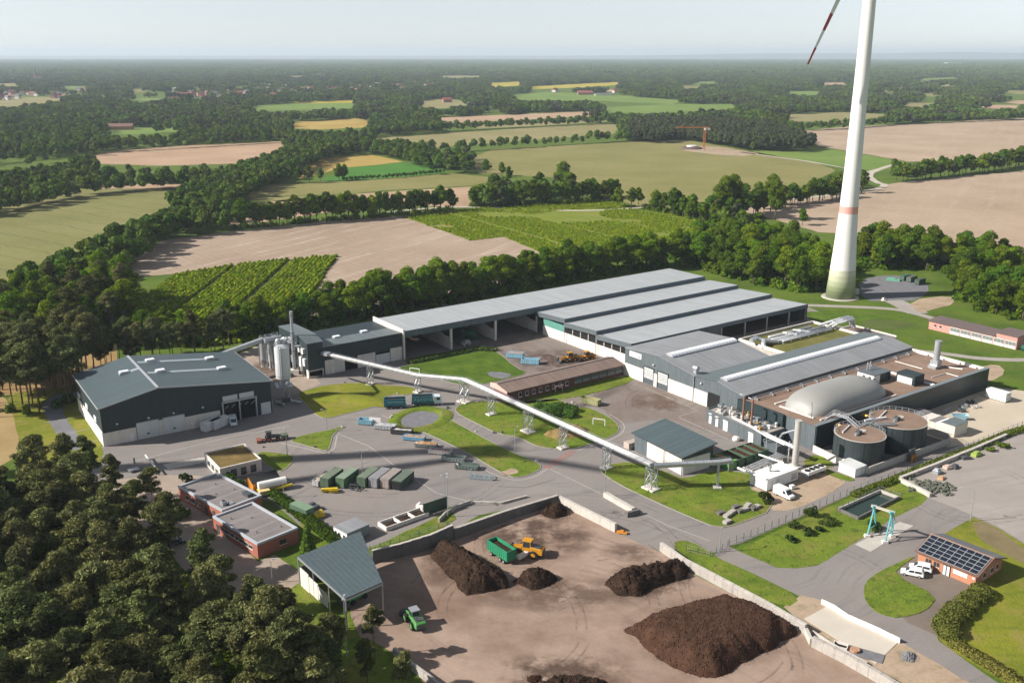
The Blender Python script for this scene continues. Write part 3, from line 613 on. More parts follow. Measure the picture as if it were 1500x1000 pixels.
for a in (-28.5, -14.0): MB().box(a, a + 1, -.95, -.8, 0, 2.1).build("door", M_white, lh)
for u, v in ((-21.5, 9), (-10.5, 9.5)):
    d = MB().box(u - 1.4, u + 1.4, v - 1, v + 1, 9.1, 9.6).build("skylight", M_trim, lh); MB().box(u - 1.3, u + 1.3, v - .9, v + .9, 9.6, 10.0).build("skylight_dome", M_sky, d, bevel=.25)
# stored machinery inside the bays
tag(MB().box(-1.2, 1.2, -3, 3, 1.2, 1.6).box(-1.0, 1.0, -2.6, 2.4, 1.6, 3.4).wheel((-1.1, -2, .7), .7, .5, axis='x').wheel((1.1, -2, .7), .7, .5, axis='x').wheel((-1.1, 1.8, .7), .7, .5, axis='x').wheel((1.1, 1.8, .7), .7, .5, axis='x').beam((0, -3, 1.4), (0, -5, 1.0), .2).build("screening_machine", mat("dull_green_paint", (.05, .16, .10), .5), None, loc=(-16.5, 357.5, 0), rz=70), "dull green machine parked inside the second open bay", "machine")
tag(MB().box(-2, 2, -.9, .9, .5, 1.3).box(-.6, 1.4, -.8, .8, 1.3, 2.1).wheel((-1.2, -.9, .5), .5, .3).wheel((1.2, -.9, .5), .5, .3).wheel((-1.2, .9, .5), .5, .3).wheel((1.2, .9, .5), .5, .3).build("small_trailer", M_steel, None, loc=(-17.5, 349.0, 0), rz=40), "small grey trailer in the second open bay", "trailer")
tag(MB().path([(0, 0, 8.2), (.2, -.6, 7.6), (1.2, -2.2, 7.0), (2.4, -3.0, 7.2)], .35, 8).build("exhaust_duct", mat("rusty_duct", (.30, .16, .10), .7), None, loc=(-37.2, 333.5, 0), rz=35), "rusty brown duct poking from the first open bay", "duct")

# --- composting hall: three shed roofs stepping down
ch = thing("composting_hall", "wide composting hall under three stepped pale grey shed roofs", "hall", (9.7, 367.0, 0), 35.7)
CW, CL = 18.35, 94.8
for k in range(3):
    v0, v1 = -k * CW, -(k + 1) * CW; zb, ze = 8.6 - .45 * k, 9.6 - .45 * k
    b = MB(); slab(b, [(-1.0, v1 - .6, ze), (CL, v1 - .6, ze), (CL, v0 - .4, zb), (-1.0, v0 - .4, zb)], .25); b.build("roof", M_roofg, ch)
    MB().box(-1.0, CL, v1 - .72, v1 - .58, ze - 1.5, ze + .06).build("fascia", M_fasc, ch)
    MB().extx([(v1 - .6, ze - 1.7), (v1 - .6, ze + .05), (v0 - .4, zb + .05), (v0 - .4, zb - 1.7)], -1.15, -1.0).build("gable_fascia", M_clad, ch)
    MB().extx([(v1 - .6, 0), (v1 - .6, ze - .2), (v0 - .4, zb - .2), (v0 - .4, 0)], CL - .3, CL - .02).build("end_wall", M_clad, ch)
    for i in range(5):
        if k < 2: MB().box(9 + i * 20, 9.5 + i * 20, v1 - .85, v1 - .72, ze - 1.5, ze).build("downpipe", M_steeld, ch)
    MB().tube((-1.1, v1 - .4, 0), (-1.1, v1 - .4, ze - 1.6), .12).build("downpipe", M_steel, ch)
for i in range(11): MB().box(-.25, .05, -4.4 - i * 4.6 - 4.56, -4.4 - i * 4.6, 0, 3.9).build("concrete_panel", M_concw, ch)
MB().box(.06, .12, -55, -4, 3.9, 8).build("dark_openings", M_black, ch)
for v, in ((-22.6,), (-27.2,), (-31.7,), (-36.2,), (-40.5,), (-44.8,), (-49.4,), (-53.6,)): MB().box(-.2, .1, v - .2, v + .2, 3.9, 7.0).build("column", M_conc, ch)
d = MB().box(-.2, .05, -17.6, -4.8, 4.0, 6.5).build("mesh_screen", mat("green_mesh", (.10, .27, .22), .7, .15, .5, 4), ch)
MB().box(-.26, -.2, -17.7, -4.7, 6.45, 6.6).box(-.26, -.2, -17.7, -4.7, 3.95, 4.08).build("screen_frame", mat("teal_frame_paint", (.08, .36, .30), .5), d)
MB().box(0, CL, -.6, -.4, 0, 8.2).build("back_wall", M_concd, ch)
for u in (45.1, 58.2, 70.8, 84.0, 94.4): MB().box(u - .2, u + .2, -55.4, -54.9, 0, 7.6).build("column", M_steel, ch)
MB().box(0, 45, -55.2, -54.9, 0, 7.6).build("front_wall", M_clad, ch); MB().box(0, CL, -54.8, -54.6, 0, 2.2).build("low_wall", M_concd, ch)

# --- long low brick workshop with brown roof
bw = thing("brick_workshop", "long low brick building with brown felt roof below the composting hall", "workshop", tuple(S(0, 0)), TH)
M_brickd = mat("dark_red_brick", (.16, .062, .055), .85, .15, .3, 4, bump=.2, bscale=6)
M_brown = mat("brown_bitumen_roof", (.20, .145, .12), .9, .16, .15, 2.0, rib=(2.2, (1, 0, 0)))
MB().box(-48.5, -.3, 32.9, 40.8, 0, 3.7).build("wall", M_brickd, bw)
b = MB(); slab(b, [(-49.2, 32.2, 3.75), (-.15, 32.2, 3.75), (-.15, 38.3, 4.9), (-49.2, 38.3, 4.9)], .25); b.build("roof_slope", M_brown, bw)
b = MB(); slab(b, [(-49.2, 38.3, 4.9), (-.15, 38.3, 4.9), (-.15, 41.5, 4.3), (-49.2, 41.5, 4.3)], .25); b.build("roof_slope", M_brown, bw)
MB().box(-49.3, -.2, 38.15, 38.5, 4.88, 5.02).build("ridge_cap", M_steeld, bw)
MB().extx([(32.2, 3.3), (32.2, 4.0), (38.3, 5.2), (41.5, 4.6), (41.5, 3.3)], -49.5, -49.2).build("gable_board", mat("pale_pink_render", (.55, .40, .34), .85), bw)
for i in range(8):
    u = -44.5 + i * 2.7
    d = MB().box(u, u + 1.2, 32.8, 32.95, 1.1, 2.6).build("window", M_white, bw); MB().box(u + .12, u + 1.08, 32.74, 32.8, 1.25, 2.5).build("pane", M_gl, d); MB().box(u - .1, u + 1.3, 32.6, 32.85, .98, 1.1).build("sill", M_white, d)
for i in range(6):
    u = -22.0 + i * 3.6
    d = MB().box(u, u + 3.4, 32.78, 32.95, .9, 3.2).build("window_band", M_steeld, bw); MB().box(u + .1, u + 3.3, 32.72, 32.78, 1.0, 2.0).build("lower_panel", mat("grey_glazing_panel", (.20, .22, .23), .4), d)
MB().box(-31.5, -28.0, 30.8, 32.9, 2.3, 2.5).build("porch_roof", M_brown, bw); MB().box(-31.3, -31.1, 30.9, 31.1, 0, 2.3).box(-28.4, -28.2, 30.9, 31.1, 0, 2.3).build("porch_post", M_steel, bw)

# --- receiving hall with two gables, doors and barrel rooflights
rh = thing("receiving_hall", "slate grey receiving hall with two gables and barrel rooflights", "hall", tuple(FHO), TH)
M_sign = mat("white_sign_board", (.72, .73, .72), .6, .05)
def gable(v0, v1, v2, e0, r, e2, Lx, mroof, nm):
    MB().extx([(v0, 4.4), (v0, e0 - .05), (v1, r - .05), (v2, e2 - .05), (v2, 4.4)], 0, Lx - .1).build("wall_cladding", M_clad, rh)
    b = MB(); slab(b, [(-.25, v0 - .3, e0), (Lx, v0 - .3, e0), (Lx, v1, r + .1), (-.25, v1, r + .1)], .2); b.build("roof_slope", mroof, rh)
    b = MB(); slab(b, [(-.25, v1, r + .1), (Lx, v1, r + .1), (Lx, v2, e2 + .05), (-.25, v2, e2 + .05)], .2); b.build("roof_slope", M_roofm if nm else mroof, rh)
gable(.15, 16.1, 32.6, 8.6, 10.9, 9.75, 35.3, M_roofc, 0)
gable(-19.7, -9.35, .1, 7.7, 9.4, 8.5, 86.5, M_roofc, 1)
MB().box(34.6, 35.2, .2, 32.5, 0, 8.5).build("inner_gable_wall", M_clad, rh)
def barrel(u0, u1, v, r, zb, n=14):
    prof = [(v + r * math.cos(math.pi * i / 8), zb + r * .62 * math.sin(math.pi * i / 8)) for i in range(9)]
    d = MB().extx(prof, u0, u1).build("barrel_rooflight", M_sky, rh)
    k = max(2, int((u1 - u0) / 1.6)); q = MB()
    for i in range(k + 1):
        u = u0 + (u1 - u0) * i / k; q.extx([(y * 1.0 + (y - v) * .015, z + .03 * (z > zb)) for y, z in prof], u - .05, u + .05)
    q.build("glazing_ribs", M_trim, d)
barrel(3.0, 33.5, 14.6, 1.6, 10.75); barrel(2.5, 80.5, -9.6, 1.5, 9.3)
for a, c in ((-5.8, 11.5), (23.0, 32.7)): panels_v(rh, a, c, -.2, .25, 0, 4.5, M_concw, 4.4)
panels_v(rh, 18.5, 16.6, -.2, .25, 0, 4.5, M_concw, 2.5); MB().box(-.2, 34.5, 32.5, 32.75, 0, 4.5).build("concrete_panel", M_concw, rh)
for a, c in ((11.7, 16.4), (18.4, 22.9)):
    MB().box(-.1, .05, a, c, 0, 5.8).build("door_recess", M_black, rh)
    for i in range(9): MB().box(-.16, -.1, a + .1, c - .1, .1 + i * .62, .55 + i * .62).build("door_slat", M_whited if i > 2 else M_clad, rh)
    MB().box(-.3, .02, a - .2, a, 0, 5.95).box(-.3, .02, c, c + .2, 0, 5.95).box(-.3, .02, a - .2, c + .2, 5.8, 6.0).build("door_frame", M_steeld, rh)
MB().box(-.12, .05, -10.6, -6.0, 0, 5.0).build("open_gateway", M_black, rh); MB().box(-.05, .2, -19.6, -10.7, 0, 4.6).build("wall_base", M_clad, rh)
MB().box(0, 86.3, -19.6, -19.4, 0, 7.3).build("side_wall", M_antx, rh); MB().box(86.0, 86.3, -19.5, 0, 0, 7.6).build("end_wall", M_antx, rh)
d = MB().box(-.2, 0, 24.4, 30.2, 7.5, 9.3).build("sign", M_sign, rh)
q = MB()                                              # grey letters and a small emblem
for i, s in enumerate("EGST"):
    y = 29.6 - i * .85; z0, z1 = 7.95, 8.85; t_ = .13
    if s == "E": q.box(-.26, -.2, y - t_, y, z0, z1); [q.box(-.26, -.2, y - .55, y, z, z + t_) for z in (z0, .5 * (z0 + z1) - .06, z1 - t_)]
    if s == "G": q.box(-.26, -.2, y - t_, y, z0, z1).box(-.26, -.2, y - .55, y, z0, z0 + t_).box(-.26, -.2, y - .55, y, z1 - t_, z1).box(-.26, -.2, y - .58, y - .45, z0, z0 + .45)
    if s == "S": [q.box(-.26, -.2, y - .55, y, z, z + t_) for z in (z0, .5 * (z0 + z1) - .06, z1 - t_)]; q.box(-.26, -.2, y - t_, y, 8.4, z1).box(-.26, -.2, y - .55, y - .42, z0, 8.4)
    if s == "T": q.box(-.26, -.2, y - .6, y, z1 - t_, z1).box(-.26, -.2, y - .36, y - .22, z0, z1)
for i in range(2):
    for j in range(3): q.box(-.26, -.2, 26.0 - i * .62 - .5, 26.0 - i * .62, 7.75 + j * .45, 8.05 + j * .45)
q.build("lettering", mat("grey_lettering", (.24, .27, .29), .6), d)
wlamp(rh, (-.2, 18.3, 7.4), (-1, 0)); wlamp(rh, (-.2, -3.0, 7.0), (-1, 0))
MB().box(1.0, 2.2, .6, 1.8, 8.2, 10.4).build("vent_hood", M_steel, rh); MB().tube((1.6, .4, 10.4), (1.6, 2.0, 10.4), .8, 12).build("vent_cowl", M_steel, rh)
MB().box(-.4, -.1, .1, .3, 0, 8.4).build("downpipe", M_steel, rh)
for u in (8.5, 34.5, 62.5):
    MB().cbox(u, -19.9, 6.1, .55, .4, .55).build("wall_lamp", M_lamp_o, rh)
# --- green roofed technical wing with the pipework behind the receiving hall
gw = thing("green_roof_wing", "flat mossy roofed wing with white parapet behind the receiving hall", "building", tuple(FHO), TH)
MB().box(48, 90, .3, 25, 0, 5.6).build("wall", M_conc, gw)
M_moss = ground_mat("moss_roof", [(.3, (.07, .08, .02)), (.5, (.13, .13, .035)), (.7, (.22, .17, .07))], .2, 1.5, .4)
MB().box(48.4, 89.6, .7, 24.6, 5.6, 5.75).build("roof", M_moss, gw)
MB().box(48, 90, 24.5, 25, 5.6, 6.6).box(89.5, 90, .3, 24.5, 5.6, 6.6).box(48, 48.5, .3, 24.5, 5.6, 6.6).build("parapet", M_concw, gw)
MB().box(90.1, 103, -3, 16, 0, 4.4).build("annex_wall", M_conc, gw); MB().box(90.4, 102.7, -2.7, 15.7, 4.4, 4.5).build("annex_roof", M_brown, gw)
MB().box(90.1, 103, 15.6, 16, 4.4, 5.0).box(102.6, 103, -3, 15.6, 4.4, 5.0).build("annex_parapet", M_concw, gw)
M_alu = mat("aluminium_ducting", (.62, .64, .65), .35, .1, .8, 5, metal=.5)
dk = thing("air_duct", "bundle of silver air ducts lying on the mossy flat roof", "duct", tuple(FHO), TH)
for v, u0, u1, r in ((19.5, 58, 82, .55), (16.6, 56, 86, .65), (14.6, 55, 88, .5), (13.2, 58, 86, .4)):
    MB().path([(u0, v, 6.6), (u1, v, 6.6)], r, 10).build("duct_run", M_alu, dk, smooth=True)
for u in range(58, 88, 5): MB().box(u - .12, u + .12, 12.6, 20.2, 5.75, 6.05).build("duct_support", M_steel, dk)
MB().path([(66, 19.5, 6.9), (66, 17.5, 7.3), (68, 15, 7.0)], .6, 10).build("duct_cross", M_alu, dk); MB().path([(72, 20, 6.9), (73, 17, 7.2), (75, 14.6, 6.8)], .5, 10).build("duct_cross", M_alu, dk)
MB().path([(48.5, 13.5, 5.8), (49.0, 14.5, 7.3), (51, 16, 7.4), (54, 15, 6.8), (56, 14.5, 6.6)], .8, 12).path([(46.0, 17.5, 8.0), (50, 18.5, 8.0), (52, 17, 7.0)], .75, 12).build("duct_elbow", M_alu, dk)
MB().path([(88, 14.6, 6.6), (88.4, 12.5, 8.6), (90.5, 10.5, 9.6), (95, 10.5, 9.6), (96, 10.5, 6)], .5, 10).path([(88, 16.6, 6.6), (88.6, 13.6, 8.8), (90.5, 12, 9.8), (96, 12, 9.8), (97, 12, 6)], .5, 10).path([(86, 19, 6.8), (88.8, 15, 9.0), (91, 13.5, 9.8), (96, 13.5, 9.8), (98, 13.5, 6)], .5, 10).build("duct_bridge", M_alu, dk)

# --- digester block with gravel roof
fb = thing("digester_block", "long dark digester block with brown gravel roof and tall parapet", "building", tuple(FHO), TH)
FZ = 6.4
M_gravr = ground_mat("brown_gravel_roof", [(.3, (.17, .115, .085)), (.5, (.225, .155, .115)), (.7, (.29, .21, .165))], .15, 2.5, .3, .95, dirt=((.17, .12, .09), .08, .5))
MB().box(-1.4, 86, -47.2, -19.9, 0, FZ).build("wall", M_ant, fb); MB().box(-1.0, 85.4, -46.4, -20.2, FZ, FZ + .08).build("roof", M_gravr, fb)
M_antpanel = mat("anthracite_long_panel", (.020, .032, .036), .42, .10, .05, .8, rib=(1.1, (0, 0, 1)), spec=.5)
MB().box(-1.6, 86.2, -47.6, -47.2, 0, FZ + .9).build("side_cladding", M_antpanel, fb); MB().box(-1.7, 86.3, -47.75, -46.4, FZ + .9, FZ + 1.02).build("parapet_coping", mat("slate_coping", (.16, .19, .205), .45, .06), fb)
MB().box(-1.7, -1.4, -47.2, -19.9, 0, FZ + .7).build("end_cladding", M_clad, fb)
MB().box(85.2, 85.7, -46.3, -20.4, FZ + .08, FZ + 1.0).build("white_parapet", M_concw, fb)
for i in range(4): MB().box(84.6, 85.2, -44 + i * 5.8, -40 + i * 5.8, FZ + .1, FZ + .7).build("pipe_cover", M_white, fb)
for u in (8, 20.5): wlamp(fb, (u, -47.6, 5.6), (0, -1), M_lamp_o)
for v in (-21.6, -22.6): MB().path([(2, v, FZ + .9), (84, v, FZ + .9)], .13).build("roof_pipe", M_steel, fb)
for i in range(12): MB().box(3 + i * 7, 3.15 + i * 7, -22.8, -21.4, FZ, FZ + .9).build("pipe_support", M_steel, fb)
for u in (57.5, 58.5): MB().path([(u, -24, FZ + .3), (u + .0, -46, FZ + .3)], .18).build("roof_pipe", M_white, fb)
MB().path([(70, -24, FZ + .2), (70, -34, FZ + .2)], .12).path([(64, -41, FZ + .25), (72, -41, FZ + .25), (72, -45.5, FZ + .25)], .12).path([(78, -38, FZ + .3), (80, -42, FZ + .3)], .25).build("roof_pipe", M_white, fb)
# roof cabins, chimney, gas dome: separate things standing on the roof
cb = thing("roof_cabin", "slate cabin with white doors on the gravel roof", "cabin", tuple(S(47.8, -31, FZ + .1)), TH)
MB().box(-4.2, 4.2, -3, 3, 0, 2.7).build("wall", M_white, cb); MB().box(-4.4, 4.4, -3.2, 3.2, 2.7, 2.95).build("roof", M_clad, cb); MB().box(3.8, 4.3, -3.1, 3.1, 0, 2.7).box(-1, 4.3, -3.1, -2.9, 0, 2.7).build("wall_cladding", M_ant, cb)
for x in (-3.6, -1.9, .2): MB().box(-4.25, -4.15, x - .1, x + .9, .1, 2.1).build("door", M_steeld, cb)
for x in (-1.5, .0): MB().tube((x, 1.5, 2.9), (x, 1.5, 5.6), .2).build("flue", M_steel, cb)
cb = thing("roof_cabin", "plain anthracite plant box on the gravel roof", "cabin", tuple(S(54.5, -39.4, FZ + .1)), TH)
MB().box(-2.6, 2.6, -3.2, 3.2, .15, 3.2).build("casing", M_antx, cb, bevel=.05); MB().box(-2.9, -2.6, -2.5, 2.5, .4, 2.4).build("louvre", M_white, cb); MB().box(-2.5, 2.5, -3, 3, 0, .15).build("plinth", M_conc, cb)
ck = thing("roof_chimney", "stout grey chimney on a square base on the gravel roof", "chimney", tuple(S(75, -35.5, FZ + .1)), TH)
MB().box(-1.3, 1.3, -1.3, 1.3, 0, 2.6).build("base", M_steel, ck); MB().lathe([(1.05, 2.6), (1.05, 9.0), (1.1, 9.0), (1.1, 9.15)], n=18).build("flue", M_steel, ck, smooth=False); MB().box(-2.2, -1.3, -1.4, 1.4, 0, 1.0).build("duct", M_steel, ck)
dm = thing("gas_dome", "big pale membrane gas dome bulging from the gravel roof", "gas dome", tuple(S(22.5, -36, FZ + .08)), TH)
V = []; F_ = []; nu, nv = 40, 18
for i in range(nu + 1):
    u = -1 + 2 * i / nu; k = max(0.0, 1 - abs(u) ** 4.2) ** .55
    for j in range(nv + 1):
        a = math.pi * j / nv; V.append((u * 18.2 * (1 - .03 * math.sin(a)), 7.9 * math.cos(a) * (.35 + .65 * k), 5.6 * (math.sin(a) ** .85) * k))
for i in range(nu):
    for j in range(nv): q0 = i * (nv + 1) + j; F_.append((q0, q0 + 1, q0 + nv + 2, q0 + nv + 1))
b = MB(); b.add(V, [f[::-1] for f in F_])
b.build("membrane", mat("grey_green_membrane", (.265, .265, .248), .5, .06, .08, .8, spec=.4), dm, smooth=True)
MB().box(-18.6, -17.9, -6, 6, 0, .3).box(-18, 18, -8.3, -7.8, 0, .3).box(-18, 18, 7.8, 8.3, 0, .3).build("anchor_rim", M_concw, dm)
fl = MB().path([(0, 0, 0), (.1, 0, 2.5), (.7, .6, 4.2), (1.9, 1.6, 4.6)], .09).build("flare_pipe", M_steeld, None, loc=S(2.4, -42.5, FZ), rz=TH); tag(fl, "thin dark bent pipe in front of the gas dome", "pipe")

# ---------------------------------------------------------------- process plant: tower, silos, tanks, conveyor, small buildings
tw = thing("plant_tower", "narrow tall dark clad process tower beside the silver silos", "tower", (-68.6, 309.6, 0), 35.6)
prof = [(0, 2.6), (0, 12.1), (4.5, 13.3), (10, 13.4), (24, 12.9), (24, 2.6)]
MB().extx(prof, 0, 5.6).build("wall_cladding", M_antx, tw)
for (v0, z0), (v1, z1) in ((prof[1], prof[2]), (prof[2], prof[3]), (prof[3], prof[4])):
    b = MB(); slab(b, [(-.2, v0 - .1 * (v0 == 0), z0 + .15), (5.8, v0 - .1 * (v0 == 0), z0 + .15), (5.8, v1, z1 + .15), (-.2, v1, z1 + .15)], .2); b.build("roof_panel", M_roofm, tw)
MB().box(.3, 5.3, 2.2, 23.8, 0, 2.6).build("plinth", M_black, tw)
for v in (0, 6, 12): MB().box(-.1, .3, v, v + 1.6, 0, 2.8).build("concrete_panel", M_concw, tw)
MB().box(.05, 5.55, -.05, .1, 2.3, 2.75).build("lintel_beam", M_steel, tw)
for x in (5.0,): MB().box(x, x + .4, -.2, .2, 0, 2.7).build("post", M_steel, tw)
for v, z, h, d in ((1.5, 4, 2.5, .7), (2.0, 8.2, 1.8, .9), (4.5, 3.0, 3.5, .7), (5.5, 8.0, 2.2, .6), (8, 5, 4, .9), (11, 3, 2.5, 1.0), (14, 7, 3, .8)): MB().box(-d, .02, v, v + 1.5, z, z + h).build("wall_unit", M_white if v < 6 else M_steel, tw)
for v in (3.6, 7.2): MB().tube((-.5, v, 0), (-.5, v, 10.5), .22).build("riser_pipe", M_steel, tw)
MB().box(-1.6, .02, 5, 16, 10.2, 10.35).build("platform", M_steel, tw)
mc = thing("mobile_elevator", "bright green elevator leg standing between silo and tower", "elevator", (-75.8, 311.5, 0), 35); gm = mat("bright_green_paint", (.06, .42, .10), .45)
MB().beam((0, 0, 0), (-.6, .3, 5.2), .7, .5).build("leg", gm, mc); MB().box(-1.2, 1.4, -.8, .8, .1, 1.0).build("hopper", M_steeld, mc)
cm = thing("exhaust_stack", "slim pale exhaust stack rising beside the plant tower", "chimney", (-74.6, 315.1, 0), 0)
MB().lathe([(.62, 0), (.62, 14.5), (.5, 15.2), (.5, 21.8), (.58, 21.8), (.58, 22.1)], n=14).build("flue", M_steel, cm, smooth=False)
for z in (8, 14.5, 20.6): MB().lathe([(.72, z), (.72, z + .25)], n=14).build("band", M_steeld, cm)
MB().path([(0, 0, 11.8), (-2.8, .6, 12.6), (-4.4, 1.2, 11.6)], .55, 10).build("duct", M_steel, cm); MB().box(-1.6, 1.6, -1.2, 1.2, 0, 1.5).build("base", M_concw, cm)
def silo(loc, r, z0, z1, label, nlegs=4, ribs=False, m=None):
    s = thing("silo", label, "silo", loc, 20)
    MB().lathe([(.3, z0 - 2.2), (r, z0), (r, z1), (r * .55, z1 + r * .28), (.15, z1 + r * .36)], n=24).build("vessel", m or M_steel, s, smooth=False)
    for i in range(nlegs):
        a = 2 * math.pi * (i + .5) / nlegs; x, y = r * .92 * math.cos(a), r * .92 * math.sin(a)
        MB().beam((x, y, 0), (x, y, z0 + .4), .28).build("leg", M_steel, s); MB().box(x - .4, x + .4, y - .4, y + .4, 0, .25).build("footing", M_concw, s)
        a2 = 2 * math.pi * (i + 1.5) / nlegs; MB().beam((x, y, .4), (r * .92 * math.cos(a2), r * .92 * math.sin(a2), z0 - .3), .12).build("brace", M_steel, s)
    q = MB()
    for k in range(20):
        a0, a1 = 2 * math.pi * k / 20, 2 * math.pi * (k + 1) / 20
        for zz in (.55, 1.1): q.beam((r * .97 * math.cos(a0), r * .97 * math.sin(a0), z1 + zz), (r * .97 * math.cos(a1), r * .97 * math.sin(a1), z1 + zz), .06)
        q.beam((r * .97 * math.cos(a0), r * .97 * math.sin(a0), z1), (r * .97 * math.cos(a0), r * .97 * math.sin(a0), z1 + 1.1), .06)
    q.build("railing", M_steel, s)
    return s
M_silow = mat("white_silo_steel", (.60, .62, .63), .4, .08, .15, 2, metal=.15, grime=.15)
sb = silo((-72.3, 289.8, 0), 2.35, 7.2, 17.2, "big white silo on steel legs at the dark warehouse corner", 4, m=M_silow)
MB().lathe([(2.4, 7.9), (2.4, 8.1)], n=24).build("band", M_steel, sb); MB().path([(-.6, -2.5, .5), (-.6, -2.5, 18.4)], .1).path([(-1.1, -2.5, .5), (-1.1, -2.5, 18.4)], .1).build("ladder", M_steel, sb)
MB().lathe([(.6, 17.6), (.9, 17.9), (.9, 19.3), (.5, 19.7)], (-.8, .9, 0), 14).build("filter_drum", M_steel, sb); MB().path([(0, 0, 18.0), (1.4, 1.6, 18.6), (2.9, 8, 17.4), (1.0, 18, 14.5)], .35, 8).build("feed_pipe", M_steel, sb)
MB().box(-2.6, 2.6, -2.6, 2.6, 4.6, 4.75).build("platform", M_steel, sb); MB().box(-1.2, 1.2, -4.0, -2.6, .2, 1.4).build("dosing_box", M_steeld, sb)
MB().tube((1.5, -4.5, .6), (4.2, -7.0, .6), .45, 10).build("screw_conveyor", M_steel, sb); MB().tube((-3.2, -3.6, .6), (-1.2, -6.8, .6), .45, 10).build("screw_conveyor", M_steel, sb)
for i, (dx, dy, r, h) in enumerate(((0, 0, 1.15, 10.0), (2.7, -.4, 1.15, 9.6), (1.3, 2.3, 1.1, 9.8), (3.8, 2.2, 1.2, 10.4), (5.4, -.6, 1.0, 9.2))):
    silo((-87.0 + dx, 323.0 + dy, 0), r, 2.6, h, ("leftmost", "front middle", "rear left", "rear right", "rightmost")[i] + " of the five slim silver silos behind the warehouse", 4)
pr = thing("pipe_rack", "tangled silver pipe rack round the slim silos", "pipe rack", (-83.5, 318.0, 0), 35)
for x in (0, 3, 6):
    for y in (0, 3): MB().beam((x, y, 0), (x, y, 9.5), .22).build("post", M_steel, pr)
for z in (3.2, 6.3, 9.4):
    for y in (0, 3): MB().beam((-.2, y, z), (6.2, y, z), .2).build("rail", M_steel, pr)
    for x in (0, 3, 6): MB().beam((x, -.2, z), (x, 3.2, z), .2).build("rail", M_steel, pr)
for i in range(6): MB().path([(i * 1.1, .6 + .3 * (i % 3), .5), (i * 1.1, .6 + .3 * (i % 3), 7 + i % 3), (i * 1.1 + 1, 2.5, 8.5 + .3 * i)], .16).build("pipe", M_steel if i % 2 else M_white, pr)
MB().tube((-1, 1.5, 10.6), (5, 1.5, 10.8), .95, 14).build("cyclone", M_steel, pr); MB().tube((7.5, -1, 9.0), (7.5, -1, 11.2), .9, 14).build("fan_drum", M_white, pr)
cvf = thing("feed_conveyor", "covered sloping conveyor from the warehouse to the slim silos", "conveyor", (0, 0, 0), 0)
MB().beam((-98.5, 305.5, 9.0), (-86.2, 320.5, 10.6), 1.5, 1.3).build("housing", M_steel, cvf); MB().beam((-98.5, 305.5, 8.2), (-86.2, 320.5, 9.8), 1.0, .25).build("walkway", M_steeld, cvf)
for t_ in (.45, .9): p = Vector((-98.5, 305.5, 0)).lerp(Vector((-86.2, 320.5, 0)), t_); MB().beam((p.x, p.y, 0), (p.x, p.y, 8.6 + 1.5 * t_), .3).build("post", M_steel, cvf)

# --- long belt conveyor across the site
M_belt = mat("white_conveyor_housing", (.80, .79, .775), .45, .10, .5, 3, metal=.1)
cv = thing("belt_conveyor", "long white belt conveyor on lattice trestles crossing the lawns", "conveyor", (0, 0, 0), 0)
CP = [Vector((-63.5, 311.5, 8.2)), Vector((-47.0, 303.8, 6.9)), Vector((-30.6, 296.1, 5.6)), Vector((-15.1, 286.7, 7.4))]; CP += [CP[3].lerp(Vector((35.0, 223.0, 6.6)), t_) for t_ in (.175, .395, .585, .80, 1.0)]
def housing(P, root, m, w_=1.25, h_=.62):
    for a, b_ in zip(P[:-1], P[1:]):
        d = (b_ - a).normalized(); sd = Vector((-d.y, d.x, 0)).normalized(); a_, c_ = a + Vector((0, 0, -.1)), b_ + Vector((0, 0, -.1))
        MB().beam(a_, c_, w_ * .9, h_).build("housing", M_steel, root); 
        nc = max(1, int((b_ - a).length / 2.1))
        for i in range(nc): MB().beam(a.lerp(b_, i / nc) + Vector((0, 0, .3)), a.lerp(b_, (i + .93) / nc) + Vector((0, 0, .3)), w_ * 1.2, .3).build("cover_panel", M_belt if m is M_belt else M_steel, root)
        MB().beam(a + sd * 1.0 - Vector((0, 0, .55)), b_ + sd * 1.0 - Vector((0, 0, .55)), .8, .12).build("walkway", M_steel, root)
        n = max(2, int((b_ - a).length / 3.0)); q = MB()
        for i in range(n + 1): p = a.lerp(b_, i / n) + sd * 1.35; q.beam(p - Vector((0, 0, .5)), p + Vector((0, 0, .55)), .07)
        q.beam(a + sd * 1.35 + Vector((0, 0, .55)), b_ + sd * 1.35 + Vector((0, 0, .55)), .07).beam(a + sd * 1.35 + Vector((0, 0, .05)), b_ + sd * 1.35 + Vector((0, 0, .05)), .06)
        q.build("railing", M_steel, root)
        q = MB(); n = int((b_ - a).length / 2.0)
        for i in range(n): p = a.lerp(b_, (i + .5) / n); q.beam(p - sd * (w_ / 2 + .03) + Vector((0, 0, .3)), p - sd * (w_ / 2 + .03) - Vector((0, 0, .55)), .06, .1)
        q.build("housing_ribs", M_steel, root, kind="stuff")
housing(CP, cv, M_belt)
